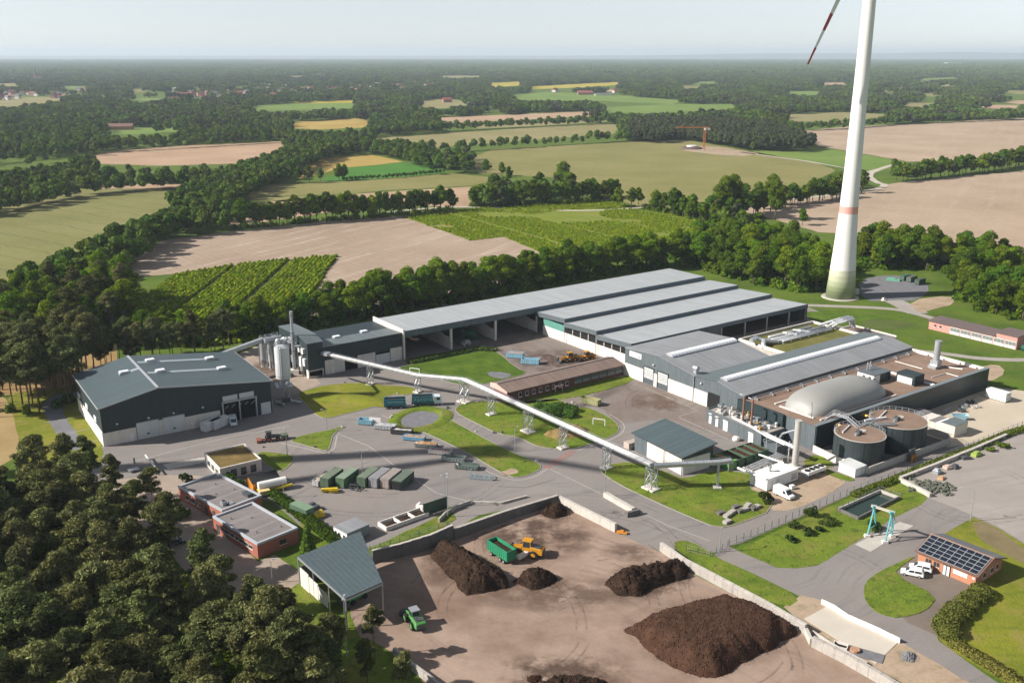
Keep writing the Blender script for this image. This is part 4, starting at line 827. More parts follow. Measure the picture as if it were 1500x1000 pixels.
def trestle(root, p, h, d, big=1.0):
    d = Vector((d.x, d.y, 0)).normalized(); s = Vector((-d.y, d.x, 0)); q = []
    for a in (-1, 1):
        for b_ in (-1, 1): q.append(p + d * a * .75 * big + s * b_ * .95)
    for c_ in q: MB().beam(c_, c_ + Vector((0, 0, h)), .2).build("trestle_leg", M_steel, root)
    br = MB(); n = max(2, int(h / 1.9))
    for i, j in ((0, 1), (2, 3), (0, 2), (1, 3)):
        for k in range(n):
            z0, z1 = h * k / n, h * (k + 1) / n; a, b_ = (q[i], q[j]) if k % 2 else (q[j], q[i])
            br.beam(a + Vector((0, 0, z0)), b_ + Vector((0, 0, z1)), .11); br.beam(a + Vector((0, 0, z1)), b_ + Vector((0, 0, z1)), .1)
    br.build("trestle_bracing", M_steel, root)
    f = MB(); f.prism([tuple((p + d * x + s * y)[:2]) for x, y in ((-1.3 * big, -1.5), (1.3 * big, -1.5), (1.3 * big, 1.5), (-1.3 * big, 1.5))], .05, .45); f.build("footing", M_concw, root)
for i in range(1, 9): trestle(cv, Vector((CP[i].x, CP[i].y, .1)), CP[i].z - .8, CP[min(8, i + 1)] - CP[i - 1], 1.5 if i in (3, 5, 8) else .8)
MB().box(-1.5, 1.5, -.9, .9, 0, 1.1).build("drive_box", M_steel, cv, loc=(-62.8, 311.0, 7.9), rz=-35)
for p in (CP[2] + Vector((-1, 2.0, 1.2)), CP[6] + Vector((10, 2.5, .2))): MB().path([p - Vector((1.6, 0, 1)), p + Vector((-1.6, 0, .8)), p + Vector((1.6, -1.2, .8)), p + Vector((1.6, -1.2, -1))], .1).build("maintenance_frame", M_belt, cv)
cv2 = thing("belt_conveyor", "shorter grey conveyor from the last trestle to the open containers", "conveyor", (0, 0, 0), 0)
C2 = [Vector((35.6, 223.2, 6.3)), Vector((52.4, 223.8, 7.0)), Vector((55.5, 224.6, 7.1))]; housing(C2, cv2, M_steel, 1.3, .8)
MB().beam((51.9, 223.8, 0), (51.9, 223.8, 6.4), .5).build("post", M_steel, cv2); MB().box(50.9, 52.9, 222.8, 224.8, 0, .4).build("footing", M_concw, cv2)
MB().beam((55.4, 224.6, 6.6), (55.6, 226.5, 3.6), 1.1, .9).build("chute", M_steel, cv2)

# --- low technical block with machinery on its roof
tb = thing("technical_block", "low slate technical block with cluttered machinery roof in front of the dome", "building", tuple(FHO), TH)
MB().prism([(-2.2, -14.3), (-9.5, -14.3), (-12.2, -37.5), (-2.2, -37.5)], 0, 3.6).build("wall", M_clad, tb)
M_roofl = mat("littered_felt_roof", (.36, .33, .30), .9, .25, .4, 2.5)
MB().prism([(-2.4, -14.5), (-9.3, -14.5), (-12.0, -37.3), (-2.4, -37.3)], 3.6, 3.7).build("roof", M_roofl, tb)
MB().beam((-9.45, -14.3, 3.85), (-12.1, -37.4, 3.85), .3, .55).beam((-2.2, -14.4, 3.85), (-9.5, -14.4, 3.85), .25, .5).build("parapet", M_clad, tb)
for u, v in ((-9.8, -16.3), (-10.1, -19.2), (-10.5, -22.9), (-11.75, -33.5)):
    wd = 1.0 if v > -20 else 1.7; d = MB().box(u - .12, u + .1, v - wd / 2, v + wd / 2, .05, 2.4 if wd < 1.5 else 2.8).build("door", M_white, tb); MB().box(u - .35, u + .1, v - wd / 2 - .1, v + wd / 2 + .1, 3.0, 3.15).build("door_canopy", M_white, d)
rr = random.Random(5)
pal = [M_white, M_steel, M_conc, M_steeld, mat("ochre_machine", (.36, .22, .07), .6), mat("blue_grey_unit", (.26, .30, .34), .5)]
for i in range(46):
    v = -15.5 - i * .45; u = rr.uniform(-9.0 + (v + 14) * .09, -3.4); sx, sy, sz = rr.uniform(.4, 1.5), rr.uniform(.4, 1.4), rr.uniform(.3, 1.3)
    if i % 4 == 0: MB().tube((u, v, 3.7), (u, v, 3.7 + sz), .35, 10).build("roof_unit", rr.choice(pal), tb)
    else: MB().box(u - sx / 2, u + sx / 2, v - sy / 2, v + sy / 2, 3.7, 3.7 + sz).build("roof_unit", rr.choice(pal), tb)
for i in range(7): v = -17 - i * 3; MB().path([(-8.6, v, 4.3), (-5, v - .6, 4.5 + .2 * (i % 3)), (-2.5, v - .3, 4.4)], .13).build("roof_pipe", M_steel if i % 2 else M_alu, tb)
MB().path([(-9.6, -24.5, 4.3), (-10.9, -33, 4.3), (-12.8, -40, 4.2), (-13.5, -47, 4.2)], .16).path([(-9.9, -24.5, 4.8), (-11.2, -33, 4.8), (-13.2, -40, 4.6), (-14.2, -47, 4.6)], .16).build("pipe_run", M_belt, tb)
MB().prism([(-2.7, -20), (-2.7, -36.8), (-1.75, -36.8), (-1.75, -20)], 3.7, 7.4).build("screen_wall", M_ant, tb)
for u, v in ((-9.0, -27.8), (-9.3, -31.2)):
    s_ = thing("flue_pipe", "rust brown flue " + ("left" if v > -30 else "right") + " of the pair on the technical block", "flue", tuple(S(u, v, 3.7)), TH)
    MB().tube((0, 0, 0), (0, 0, 8.0), .32, 10).build("pipe", mat("rust_brown_flue", (.24, .125, .085), .7, .2), s_); MB().tube((0, 0, 0), (0, 0, .5), .55, 10).build("collar", M_steel, s_); MB().path([(0, 0, 8.0), (-.2, .5, 8.3), (-.3, 1.4, 8.3)], .2).build("elbow", M_steel, s_)
st = thing("steel_stack", "tall polished steel stack beside the white engine container", "chimney", tuple(S(-15.0, -51.5, 0)), TH)
MB().lathe([(.85, 0), (.85, 13.0), (.93, 13.0), (.93, 13.3)], n=20).build("flue", mat("polished_steel", (.55, .53, .50), .42, .05, .3, 1.5, metal=.35), st); MB().box(-1.5, 1.5, -1.5, 1.5, 0, .5).build("base", M_concw, st); MB().path([(0, 1, 10.2), (-.5, 4.5, 8.2), (-.2, 5.5, 6.6)], .25).build("side_duct", M_steel, st)
MB().path([(1.3, .2, 0), (1.3, .2, 12)], .08).build("ladder", M_steeld, st)
rk = thing("pipe_bridge", "pipe bridge with pale pipes between technical block and steel stack", "pipe bridge", tuple(FHO), TH)
for u, v in ((-12.9, -40), (-13.6, -44), (-14.0, -48.5), (-10.5, -41), (-10.8, -46)): MB().beam((u, v, 0), (u, v, 4.6), .22).build("post", M_steel, rk)
for k in range(5): MB().path([(-10.2 - k * .55, -37.4, 4.0 + .15 * k), (-11 - k * .55, -44, 4.0 + .15 * k), (-11.5 - k * .55, -49.5, 4.0 + .1 * k)], .17).build("pipe", M_belt if k % 2 else M_alu, rk)
for v in (-40, -44, -48.5): MB().beam((-10.2, v, 3.8), (-14.4, v, 3.8), .2).build("cross_beam", M_steel, rk)
MB().box(-13, -9.3, -43.8, -39.2, 0, 2.6).build("valve_hut", M_clad, rk); MB().box(-13.2, -9.1, -44, -39, 2.6, 2.8).build("hut_roof", M_roofm, rk)
for i in range(6): MB().beam((-29 + i * .2, -45.5 - i * .5, .9 + .1 * (i % 2)), (-14, -45.0 - i * .45, 1.6), .22).build("ground_pipe", M_steel if i % 2 else M_alu, rk)
for i in range(5): MB().box(-28 + i * 3, -27.8 + i * 3, -48.2, -45, 0, 1.1).build("sleeper", M_concw, rk)
MB().path([(-33.5, -48, 3.3), (-33, -57, 3.3)], .3, 8).path([(-22.5, -45.5, 3.4), (-21.6, -53, 3.4)], .25, 8).build("branch_pipe", M_belt, rk)
# white engine container
en = thing("engine_container", "long white engine container below the steel stack", "container", tuple(S(-27, -54.5)), TH)
MB().box(-6, 6, -2.8, 2.8, .15, 3.2).build("casing", M_white, en, bevel=.06); MB().box(-6.1, 6.1, -2.9, 2.9, 0, .15).build("base_frame", M_steeld, en); MB().box(-5.9, 5.9, -2.7, 2.7, 3.2, 3.26).build("roof", M_white, en)
for x in (-4.6, -2.4): MB().box(x, x + 1, -2.86, -2.78, .3, 2.4).build("door", M_whited, en)
for y in (-1.4, .6): MB().box(-6.06, -5.98, y, y + .9, .3, 2.4).build("door", M_whited, en)
MB().box(3.4, 5.4, -2.88, -2.78, .8, 2.4).build("louvre", M_steel, en); MB().tube((-1.5, .3, 3.2), (-1.5, .3, 4.6), .3, 10).build("exhaust", M_steel, en); MB().tube((-1.5, .3, 4.4), (-1.5, .3, 4.8), .45, 10).build("exhaust_cap", M_steel, en)
cl = thing("cooler_unit", "white table cooler with four round fans beside the steel stack", "cooler", tuple(S(-15.0, -57.6)), TH)
MB().box(-3.7, 3.7, -1.1, 1.1, 1.0, 1.9).build("casing", M_white, cl)
for i in range(4): MB().tube((-2.7 + i * 1.8, 0, 1.9), (-2.7 + i * 1.8, 0, 2.05), .75, 16).build("fan", M_black, cl)
for x in (-3.4, 0, 3.4): MB().box(x - .08, x + .08, -1, 1, 0, 1.0).build("leg", M_steel, cl)
wc = thing("transformer_cabin", "small white ribbed cabin outside the tank bund", "cabin", tuple(S(-5.6, -62.4)), TH)
MB().box(-2.2, 2.2, -2.5, 2.5, .1, 2.5).build("wall", M_white, wc); b = MB(); slab(b, [(-2.4, -2.7, 2.5), (2.4, -2.7, 2.5), (2.4, 2.7, 2.75), (-2.4, 2.7, 2.75)], .12); b.build("roof", M_whited, wc); MB().box(.2, 1.9, -2.58, -2.48, .15, 2.3).build("door", M_whited, wc); MB().box(-2.4, 2.4, -2.7, 2.7, 0, .1).build("base", M_conc, wc)
MB().box(.9, 2.15, -2.56, -2.5, .2, 2.3).build("door", M_steel, wc)
# --- two round tanks with railings, in a bund
def tank(loc, r, h, label, stair=False):
    t_ = thing("round_tank", label, "tank", loc, TH)
    MB().lathe([(r, 0), (r, h)], n=48).build("shell", mat("dark_tank_cladding", (.034, .045, .048), .5, .10, .1, 1.2, spec=.4), t_)
    MB().lathe([(r + .1, h), (r + .1, h + .12)], n=48).build("rim", M_conc, t_); MB().lathe([(r - .25, h + .12), (r - .25, h + .2)], n=48).build("gravel_top", M_gravr, t_)
    q = MB(); n = 28
    for k in range(n):
        a0, a1 = 2 * math.pi * k / n, 2 * math.pi * (k + 1) / n
        if math.sin(a0 + R(TH)) < -.15 and not stair: continue
        p0, p1 = Vector((r * math.cos(a0), r * math.sin(a0), h)), Vector((r * math.cos(a1), r * math.sin(a1), h)); up = Vector((0, 0, 1.15))
        if math.sin(a0 + R(TH)) > -.15: q.beam(p0, p0 + up, .09); q.beam(p0 + up, p1 + up, .08); q.beam(p0 + up * .5, p1 + up * .5, .06)
    q.build("railing", M_steel, t_)
    MB().box(-1.6, -.4, -.9, .4, h + .2, h + 1.2).build("hatch_box", M_steeld, t_); MB().tube((-2.6, -.6, h + .2), (-2.6, -.6, h + .9), .4, 10).build("vent", M_steel, t_); MB().lathe([(.9, h + .2), (.9, h + .35)], (2, .5, 0), 14).build("manhole", M_conc, t_)
    MB().path([(-r * .6, r * .4, h + .4), (r * .3, r * .7, h + .5)], .2).build("pipe", M_white, t_); MB().tube((r + .15, -.6, 0), (r + .15, -.6, h), .1).build("downpipe", M_steel, t_)
    for k in range(16):
        a0 = 2 * math.pi * k / 16; MB().box(-.04, .04, -.06, .06, 0, h).build("shell_seam", M_ant, t_, loc=((r + .01) * math.cos(a0), (r + .01) * math.sin(a0), 0), rz=math.degrees(a0))
    return t_
tank(tuple(S(2.9, -58.0)), 6.6, 7.5, "nearer and smaller of the two dark round tanks")
tank(tuple(S(20.2, -58.0)), 7.7, 7.6, "farther and larger of the two dark round tanks")
gwk = thing("gantry_walkway", "grey steel stairway and walkway linking the parapet to both tanks", "walkway", tuple(FHO), TH)
def stairs(root, p, q, w_=1.0):
    p, q = Vector(p), Vector(q); d = (q - p); s = Vector((-d.y, d.x, 0)).normalized() * (w_ / 2)
    for k in (-1, 1):
        MB().beam(p + s * k, q + s * k, .1, .3).build("stringer", M_steel, root); MB().beam(p + s * k + Vector((0, 0, 1)), q + s * k + Vector((0, 0, 1)), .08).build("handrail", M_steel, root)
        m_ = MB(); n = max(2, int(d.length / 1.2))
        for i in range(n + 1): m_.beam(p.lerp(q, i / n) + s * k, p.lerp(q, i / n) + s * k + Vector((0, 0, 1)), .07)
        m_.build("baluster_row", M_steel, root)
    m_ = MB(); n = max(2, int(d.length / .45))
    for i in range(n): c_ = p.lerp(q, (i + .5) / n); m_.beam(c_ - s, c_ + s, .3, .05)
    m_.build("tread_row", M_steel, root)
stairs(gwk, (6.0, -44.5, 6.6), (6.5, -46.8, 9.0)); stairs(gwk, (6.5, -46.8, 9.0), (6.5, -51.2, 9.0)); stairs(gwk, (6.5, -51.2, 9.0), (5.8, -55.5, 7.7))
stairs(gwk, (7.5, -55.0, 7.8), (14.0, -55.0, 7.9)); stairs(gwk, (9.5, -57.5, 8.4), (15.5, -60.5, 8.2))
MB().beam((10.5, -54, 8.3), (17.5, -56, 8.3), .5, .4).build("pipe_cover", M_belt, gwk)
bd = thing("bund_wall", "pale concrete bund wall round the two tanks", "wall", tuple(FHO), TH)
BP = [(-2.6, -47.8), (-4.0, -57.0), (-3.0, -65.5), (13.6, -66.0), (32.6, -66.8), (35.6, -64.5), (36, -48.5)]
for (a0, b0), (a1, b1) in zip(BP[:-1], BP[1:]):
    ln = math.hypot(a1 - a0, b1 - b0); n = max(1, int(ln / 3.2))
    for i in range(n):
        p0 = Vector((a0 + (a1 - a0) * i / n, b0 + (b1 - b0) * i / n, 0)); p1 = Vector((a0 + (a1 - a0) * (i + .985) / n, b0 + (b1 - b0) * (i + .985) / n, 0))
        MB().beam(p0 + Vector((0, 0, 1.0)), p1 + Vector((0, 0, 1.0)), .35, 2.0).build("wall_panel", M_concw if a0 < 0 and a1 < 0 else M_conc, bd)
MB().box(-1.5, 34, -65.5, -48.2, .03, .06).build("bund_floor", M_concd, bd)
gt = thing("pump_station", "small pump station with two orange tanks at the bund wall", "pump", tuple(S(14.0, -67.6)), TH)
for x in (-.6, .6): MB().tube((x, 0, 0), (x, 0, 2.0), .38, 10).build("vessel", mat("orange_vessel", (.45, .20, .05), .5), gt)
MB().box(-1.2, 1.2, .4, .9, 0, 3.4).build("cabinet", M_steeld, gt)
# --- weathered sheds along the pale yard
cr = thing("storage_boxes", "row of cream storage boxes with grey roofs behind the tanks", "shed", tuple(FHO), TH)
for i, (u0, v0, u1, v1, h, rm) in enumerate(((38.6, -64.6, 45.3, -60.2, 3.4, M_roofm), (38.9, -60.1, 45.0, -58.4, 2.6, M_sky), (38.9, -58.3, 45.0, -56.6, 2.6, mat("taupe_roof", (.22, .20, .20), .7)), (38.9, -56.5, 45.0, -53.4, 2.7, M_concw), (38.6, -53.2, 45.2, -49.3, 3.0, mat("taupe_roof2", (.19, .18, .185), .7)))):
    MB().box(u0, u1, v0, v1, 0, h).build("box_wall", mat("cream_panel", (.60, .56, .47), .7, .06), cr); MB().box(u0 - .05, u1 + .05, v0 + .02, v1 - .02, h, h + .1).build("box_roof", rm, cr)
wk = thing("white_container", "white box container at the far end of the dark digester wall", "container", tuple(S(80.2, -54.6)), TH)
MB().box(-1.5, 1.5, -3.3, 3.3, .2, 3.0).build("casing", M_white, wk, bevel=.05); MB().box(-1.4, 1.4, -3.35, -3.28, .3, 2.9).build("door", M_whited, wk); MB().box(-1.5, 1.5, -3.3, 3.3, 0, .2).build("base_frame", M_steeld, wk)

# ---------------------------------------------------------------- smaller buildings
M_brick = mat("red_brick", (.34, .125, .085), .85, .14, .3, 5, bump=.25, bscale=7)
M_felt = mat("grey_felt_roof", (.205, .185, .18), .92, .14, .25, 2.2, rib=(3.1, (0, 1, 0)), spec=.2)
M_copg = mat("pale_blue_coping", (.40, .43, .46), .5, .06, .5, 3)
def at_roof(px, py, z): q = g(px, py, z); return (q.x, q.y, 0)
def flat_building(name, label, cat, loc, rz, L, W, H, wall, roofm, coping=M_copg, par=.35, pt=.45):
    t_ = thing(name, label, cat, loc, rz)
    MB().box(0, L, 0, W, 0, H - .15).build("wall", wall, t_); MB().box(pt, L - pt, pt, W - pt, H - .15, H - .05).build("roof", roofm, t_)
    for a in ((0, L, 0, pt), (0, L, W - pt, W), (0, pt, pt, W - pt), (L - pt, L, pt, W - pt)): MB().box(a[0] - .06 * (a[0] == 0), a[1] + .06 * (a[1] == L), a[2] - .06 * (a[2] == 0), a[3] + .06 * (a[3] == W), H - .15, H + par).build("coping", coping, t_)
    return t_
def win(root, face, a0, a1, z0, z1, d=0.0, frame=M_white, panes=2):
    """a window on the x=const ('u', at d) or y=const ('v', at d) face looking outwards to minus"""
    if face == 'v':
        w_ = MB().box(a0, a1, d - .07, d + .05, z0, z1).build("window", frame, root); n = panes; s = (a1 - a0) / n
        for i in range(n): MB().box(a0 + i * s + .08, a0 + (i + 1) * s - .08, d - .1, d - .07, z0 + .08, z1 - .08).build("pane", M_gl, w_)
        MB().box(a0 - .1, a1 + .1, d - .18, d - .02, z0 - .1, z0).build("sill", M_concw, w_)
    else:
        w_ = MB().box(d - .07, d + .05, a0, a1, z0, z1).build("window", frame, root); n = panes; s = (a1 - a0) / n
        for i in range(n): MB().box(d - .1, d - .07, a0 + i * s + .08, a0 + (i + 1) * s - .08, z0 + .08, z1 - .08).build("pane", M_gl, w_)
        MB().box(d - .18, d - .02, a0 - .1, a1 + .1, z0 - .1, z0).build("sill", M_concw, w_)
    return w_
b2 = flat_building("brick_office", "nearer flat roofed red brick office beside the hedge", "office", (-55.1, 187.8, 0), 46, 10.3, 18.7, 3.4, M_brick, M_felt)
for i in range(7): win(b2, 'u', 2.0 + i * 1.9, 3.5 + i * 1.9, 1.5, 2.4, 0.0, M_whited, 1)
for y in (13.0, 16.2): MB().box(-.1, .06, y, y + 1.1, 0, 2.3).build("door", M_steeld, b2)
win(b2, 'v', 5.5, 7.2, 1.2, 2.4, 0.0, M_steeld, 2)
for x, y in ((3, 5), (6, 12), (8.3, 3.5), (2.5, 15)): MB().tube((x, y, 3.3), (x, y, 3.75), .12).build("roof_vent", M_steeld, b2)
b1 = flat_building("brick_office", "farther flat roofed red brick office next to the gatehouse", "office", (-67.4, 204.0, 0), 48, 10.8, 19.6, 3.3, M_brick, M_felt)
for i in range(3): win(b1, 'u', 9.5 + i * 2.6, 11.0 + i * 2.6, 1.2, 2.4, 0.0, M_whited, 1)
for y in (6.5, 3.2): MB().box(-.1, .06, y, y + 1.0, 0, 2.3).build("door", M_steeld, b1)
d = MB().box(1.6, 2.8, 2.2, 3.4, 3.25, 4.3).build("cooling_unit", M_steel, b1); MB().tube((2.2, 2.8, 4.3), (2.2, 2.8, 4.4), .4, 12).build("fan", M_black, d); MB().box(3.0, 4.0, 1.2, 2.2, 3.25, 3.8).build("cooling_unit", M_steel, b1)
MB().box(8.2, 9.6, 1.8, 4.4, 3.25, 4.0).build("roof_hatch", M_steeld, b1)
for x, y in ((4, 9), (7, 14), (8.5, 8)): MB().tube((x, y, 3.2), (x, y, 3.65), .12).build("roof_vent", M_steeld, b1)
M_sedum = ground_mat("sedum_roof", [(.3, (.09, .075, .025)), (.5, (.15, .11, .04)), (.7, (.26, .15, .06))], .35, 2.2, .4)
gh = flat_building("gatehouse", "pale gatehouse with brown sedum roof at the weighbridge", "gatehouse", at_roof(322, 687, 3.3), 34.7, 11.0, 12.5, 3.3, mat("pale_render", (.50, .47, .43), .8, .06), M_sedum, M_concw, .2, .3)
for i in range(3): win(gh, 'u', 1.6 + i * 3.2, 3.6 + i * 3.2, .9, 2.5, 0.0, M_white, 2)
for i in range(3): win(gh, 'v', 2.8 + i * 2.6, 4.3 + i * 2.6, .3, 2.4, 0.0, M_steeld, 1)
# shed with mono pitch roof
sh = thing("storage_shed", "white walled shed with dark mono pitch roof beside the conveyor", "shed", (44.2, 231.2, 0), 31.8)
Ls, Ws, e, bb = 11.0, 20.0, 5.2, 6.9
MB().exty([(.2, 0), (Ls - .2, 0), (Ls - .2, bb - .25), (.2, e - .25)], .2, Ws - .2).build("wall", M_antx, sh)
for i in range(3): MB().box(.02, .2, .3 + i * 4.7, 4.9 + i * 4.7, 0, 4.4).build("concrete_panel", M_concw, sh)
MB().box(.1, .22, 14.4, 19.8, 0, 4.9).build("side_cladding", M_clad, sh)
for i in range(2): MB().box(.3 + i * 4.7, 4.9 + i * 4.7, .02, .2, 0, 4.3).build("concrete_panel", M_concw, sh)
b = MB(); slab(b, [(-.5, -.5, e), (Ls + .5, -.5, bb), (Ls + .5, Ws + .5, bb), (-.5, Ws + .5, e)], .22); b.build("roof", M_roofd, sh)
MB().tube((-.3, 7.0, 0), (-.3, 7.0, 4.9), .1).build("downpipe", M_steel, sh); MB().beam((-.45, -.55, e - .1), (Ls + .5, -.55, bb - .1), .1, .35).box(-.65, -.5, -.5, Ws + .5, e - .25, e - .02).build("gutter", M_steeld, sh)
tag(MB().box(-1.6, 1.6, -1.1, 1.1, .2, 2.0).box(-1.65, -1.5, -1.15, 1.15, .1, 2.1).box(1.5, 1.65, -1.15, 1.15, .1, 2.1).build("steel_skip", mat("cream_brown_skip", (.45, .38, .33), .7, .2, 1, 4), None, loc=g(924, 656), rz=32), "cream box skip against the shed's far corner", "skip")
# canopy with a skewed roof
cn = thing("machine_canopy", "open canopy with skewed dark teal roof in front of the pine wood", "canopy", (0, 0, 0), 0)
CR = [Vector((-31.5, 161.3, 6.4)), Vector((-25.2, 166.5, 6.8)), Vector((-32.5, 187.0, 7.0)), Vector((-43.9, 177.4, 6.4))]
b = MB(); slab(b, [tuple(p + Vector((0, 0, .1))) for p in CR], .25); b.build("roof", mat("dark_teal_roof_canopy", (.066, .092, .099), .5, .08, .06, 1.2, rib=(1.0, (.82, .57, 0)), spec=.4), cn)
for i in range(4):
    a, c_ = CR[i], CR[(i + 1) % 4]; MB().beam(a - Vector((0, 0, .3)), c_ - Vector((0, 0, .3)), .25, .4).build("eaves_beam", M_steel, cn)
    MB().tube((a.x, a.y, 0), (a.x, a.y, a.z - .1), .16).build("post", M_steel, cn)
for t_ in (.33, .66): p = CR[3].lerp(CR[0], t_); MB().tube((p.x, p.y, 0), (p.x, p.y, 6.2), .13).build("post", M_steel, cn)
for i in range(3): a, c_ = CR[3].lerp(CR[0], .03 + i * .2), CR[3].lerp(CR[0], .22 + i * .2); MB().beam((a.x, a.y, 2.1), (c_.x, c_.y, 2.1), .15, 4.2 - i * .6).build("wall_panel", M_concw, cn)
a, c_ = CR[3], CR[2]; MB().beam((a.x, a.y, 2.0), (c_.x, c_.y, 2.0), .2, 4.0).build("back_wall", M_concd, cn)
gmc = thing("compost_turner", "green compost machine parked below the canopy roof", "machine", (-31.5, 171.5, 0), 50); gmm = mat("turner_green", (.05, .30, .08), .5)
MB().box(-2.4, 2.4, -1.1, 1.1, .8, 2.2).build("body", gmm, gmc, bevel=.1); MB().box(.6, 2.2, -1.0, 1.0, 2.2, 3.3).build("cab", M_gl, gmc); MB().tube((-3, -1.4, .7), (-3, 1.4, .7), .6, 12).build("drum", M_steeld, gmc)
for x in (-1.6, 1.6):
    for y in (-1.15, 1.15): MB().wheel((x, y, .55), .55, .4).build("wheel", mat("black_rubber", (.022, .022, .023), .85, .2, 2, 9), gmc)
# office cabin, orange hut
oc = thing("office_cabin", "small white office cabin with ribbed roof near the canopy", "cabin", at_roof(508, 781, 2.7), 46)
MB().box(0, 6.2, 0, 5.0, .1, 2.6).build("wall", M_white, oc); MB().box(-.1, 6.3, -.1, 5.1, 2.6, 2.72).build("roof", M_roofc, oc); MB().box(.02, 6.2, -.04, .02, .1, 2.6).build("side_cladding", mat("grey_green_panel", (.20, .24, .23), .6), oc)
for y in (.6, 2.4, 3.7): win(oc, 'u', y, y + .9, .9, 2.0, 0.0, M_white, 1)
oh = thing("orange_hut", "orange fronted hut with black roof beside the gatehouse", "hut", tuple(g(366, 716)), 38)
M_or = mat("orange_paint", (.60, .24, .03), .5)
MB().extx([(-2.2, 0), (2.2, 0), (2.2, 2.3), (0, 3.3), (-2.2, 2.3)], 0, 7).build("wall", M_or, oh)
for s_ in (-1, 1): b = MB(); slab(b, [(-.2, 2.4 * s_, 2.25), (7.2, 2.4 * s_, 2.25), (7.2, 0, 3.42), (-.2, 0, 3.42)][:: s_], .1); b.build("roof_slope", mat("black_felt", (.03, .03, .032), .8), oh)
# solar roofed brick house
so = thing("solar_house", "red brick house with solar panels on its roof beside two white cars", "house", (95.2, 175.9, 0), 38.9)
L_, W_, e, r_ = 11.9, 13.1, 2.95, 4.85
M_bro = mat("orange_brick", (.45, .20, .115), .85, .12, .3, 5, bump=.2, bscale=7)
MB().exty([(.25, 0), (L_ - .25, 0), (L_ - .25, e - .1), (L_ / 2, r_ - .2), (.25, e - .1)], .25, W_ - .25).build("wall", M_bro, so)
rz_ = lambda x: e + (r_ - e) * (x / (L_ / 2)) if x <= L_ / 2 else r_ - (r_ - e) * ((x - L_ / 2) / (L_ / 2))
M_tile = mat("brown_tile_roof", (.16, .09, .065), .8, .12, .5, 4)
b = MB(); slab(b, [(-.35, -.4, rz_(0) - .1), (L_ / 2, -.4, r_), (L_ / 2, W_ + .4, r_), (-.35, W_ + .4, rz_(0) - .1)][::-1], .18); b.build("roof_slope", M_tile, so)
b = MB(); slab(b, [(L_ / 2, -.4, r_), (L_ + .35, -.4, e - .1), (L_ + .35, W_ + .4, e - .1), (L_ / 2, W_ + .4, r_)], .18); b.build("roof_slope", mat("grey_fibre_cement", (.16, .165, .17), .8, .1, .5, 4, rib=(.45, (0, 1, 0))), so)
M_pv = mat("solar_cell_glass", (.012, .016, .028), .12, .15, 3.0, 12, spec=.7)
pv_me = None
for i in range(8):
    for j in range(5):
        v0 = .15 + i * (W_ - .1) / 8; x0 = .05 + j * 1.16
        q = MB(); z0, z1 = rz_(x0) + .12, rz_(x0 + 1.1) + .12
        z1 = rz_(x0 + 1.0) + .12; slab(q, [(x0, v0, z0), (x0 + 1.0, v0, z1), (x0 + 1.0, v0 + 1.42, z1), (x0, v0 + 1.42, z0)], .05); pnl = q.build("solar_panel", M_pv, so)
for i in range(9): v0 = .08 + i * (W_ - .1) / 8; MB().beam((0, v0, rz_(0) + .12), (5.85, v0, rz_(5.85) + .12), .09, .09).build("panel_rail", M_trim, so)
for j in range(6): x0 = -.03 + j * 1.16; MB().beam((x0, .1, rz_(max(0, x0)) + .11), (x0, W_ - .05, rz_(max(0, x0)) + .11), .12, .05).build("panel_rail", M_trim, so)
MB().box(L_ / 2 - .2, L_ / 2 + .2, -.45, W_ + .45, r_ - .02, r_ + .12).build("ridge_cap", mat("terracotta_ridge", (.36, .19, .12), .8), so); MB().beam((-.3, -.42, e - .2), (L_ / 2, -.42, r_ - .05), .08, .25).beam((L_ / 2, -.42, r_ - .05), (L_ + .3, -.42, e - .2), .08, .25).build("verge_board", M_tile, so)
for y in (9.8, 8.0): win(so, 'u', y, y + 1.3, 1.0, 2.1, .24, mat("wood_frame", (.30, .17, .09), .6), 2)
d = MB().box(.1, .3, 5.6, 7.2, 0, 2.4).build("entrance", M_black, so); MB().box(.06, .1, 5.7, 6.3, .05, 2.2).box(.06, .1, 6.5, 7.1, .05, 2.2).build("door_leaf", M_whited, d)
MB().box(.16, .26, 2.0, 5.0, 1.2, 2.1).build("sign", M_sign, so); MB().box(.16, .26, .5, .95, 1.6, 2.0).build("sign", M_sign, so)
for x in (3.2, 6.4, 8.8): win(so, 'v', x, x + 1.1, .9, 2.1, .24, M_white, 1)
# pink building near the turbine
pk = thing("pink_stable", "long low pink building with brown roof on the right meadow", "building", tuple(FHO), TH)
M_pink = mat("faded_pink_render", (.56, .27, .23), .85, .10, .2, 2); M_proof = mat("dark_brown_roof_felt", (.13, .10, .095), .9, .12)
MB().box(137.8, 145.5, -22, 5.4, 0, 3.5).build("wall", M_pink, pk); MB().box(137.8, 146.5, -30, -22.02, 0, 5.0).build("tall_wall", M_pink, pk)
b = MB(); slab(b, [(137.2, -21.98, 3.6), (146, -21.98, 4.1), (146, 5.9, 4.1), (137.2, 5.9, 3.6)], .2); b.build("roof", M_proof, pk); b = MB(); slab(b, [(137.3, -30.4, 5.1), (147, -30.4, 5.4), (147, -21.7, 5.4), (137.3, -21.7, 5.1)], .2); b.build("tall_roof", M_proof, pk)
for i in range(6):
    v = -3.6 - i * 4.4; w_ = MB().box(137.68, 137.85, v - 4.1, v, .1, 2.9).build("glazing_bay", M_concw, pk)
    for j in range(3): MB().box(137.62, 137.68, v - 4.0 + j * 1.33, v - 2.8 + j * 1.33, 1.3, 2.7).build("pane", mat("dusty_glass", (.20, .22, .22), .3), w_)
for v in (1.2, 3.4): win(pk, 'u', v - 1.2, v - .3, 1.5, 2.3, 137.8, M_steeld, 1)
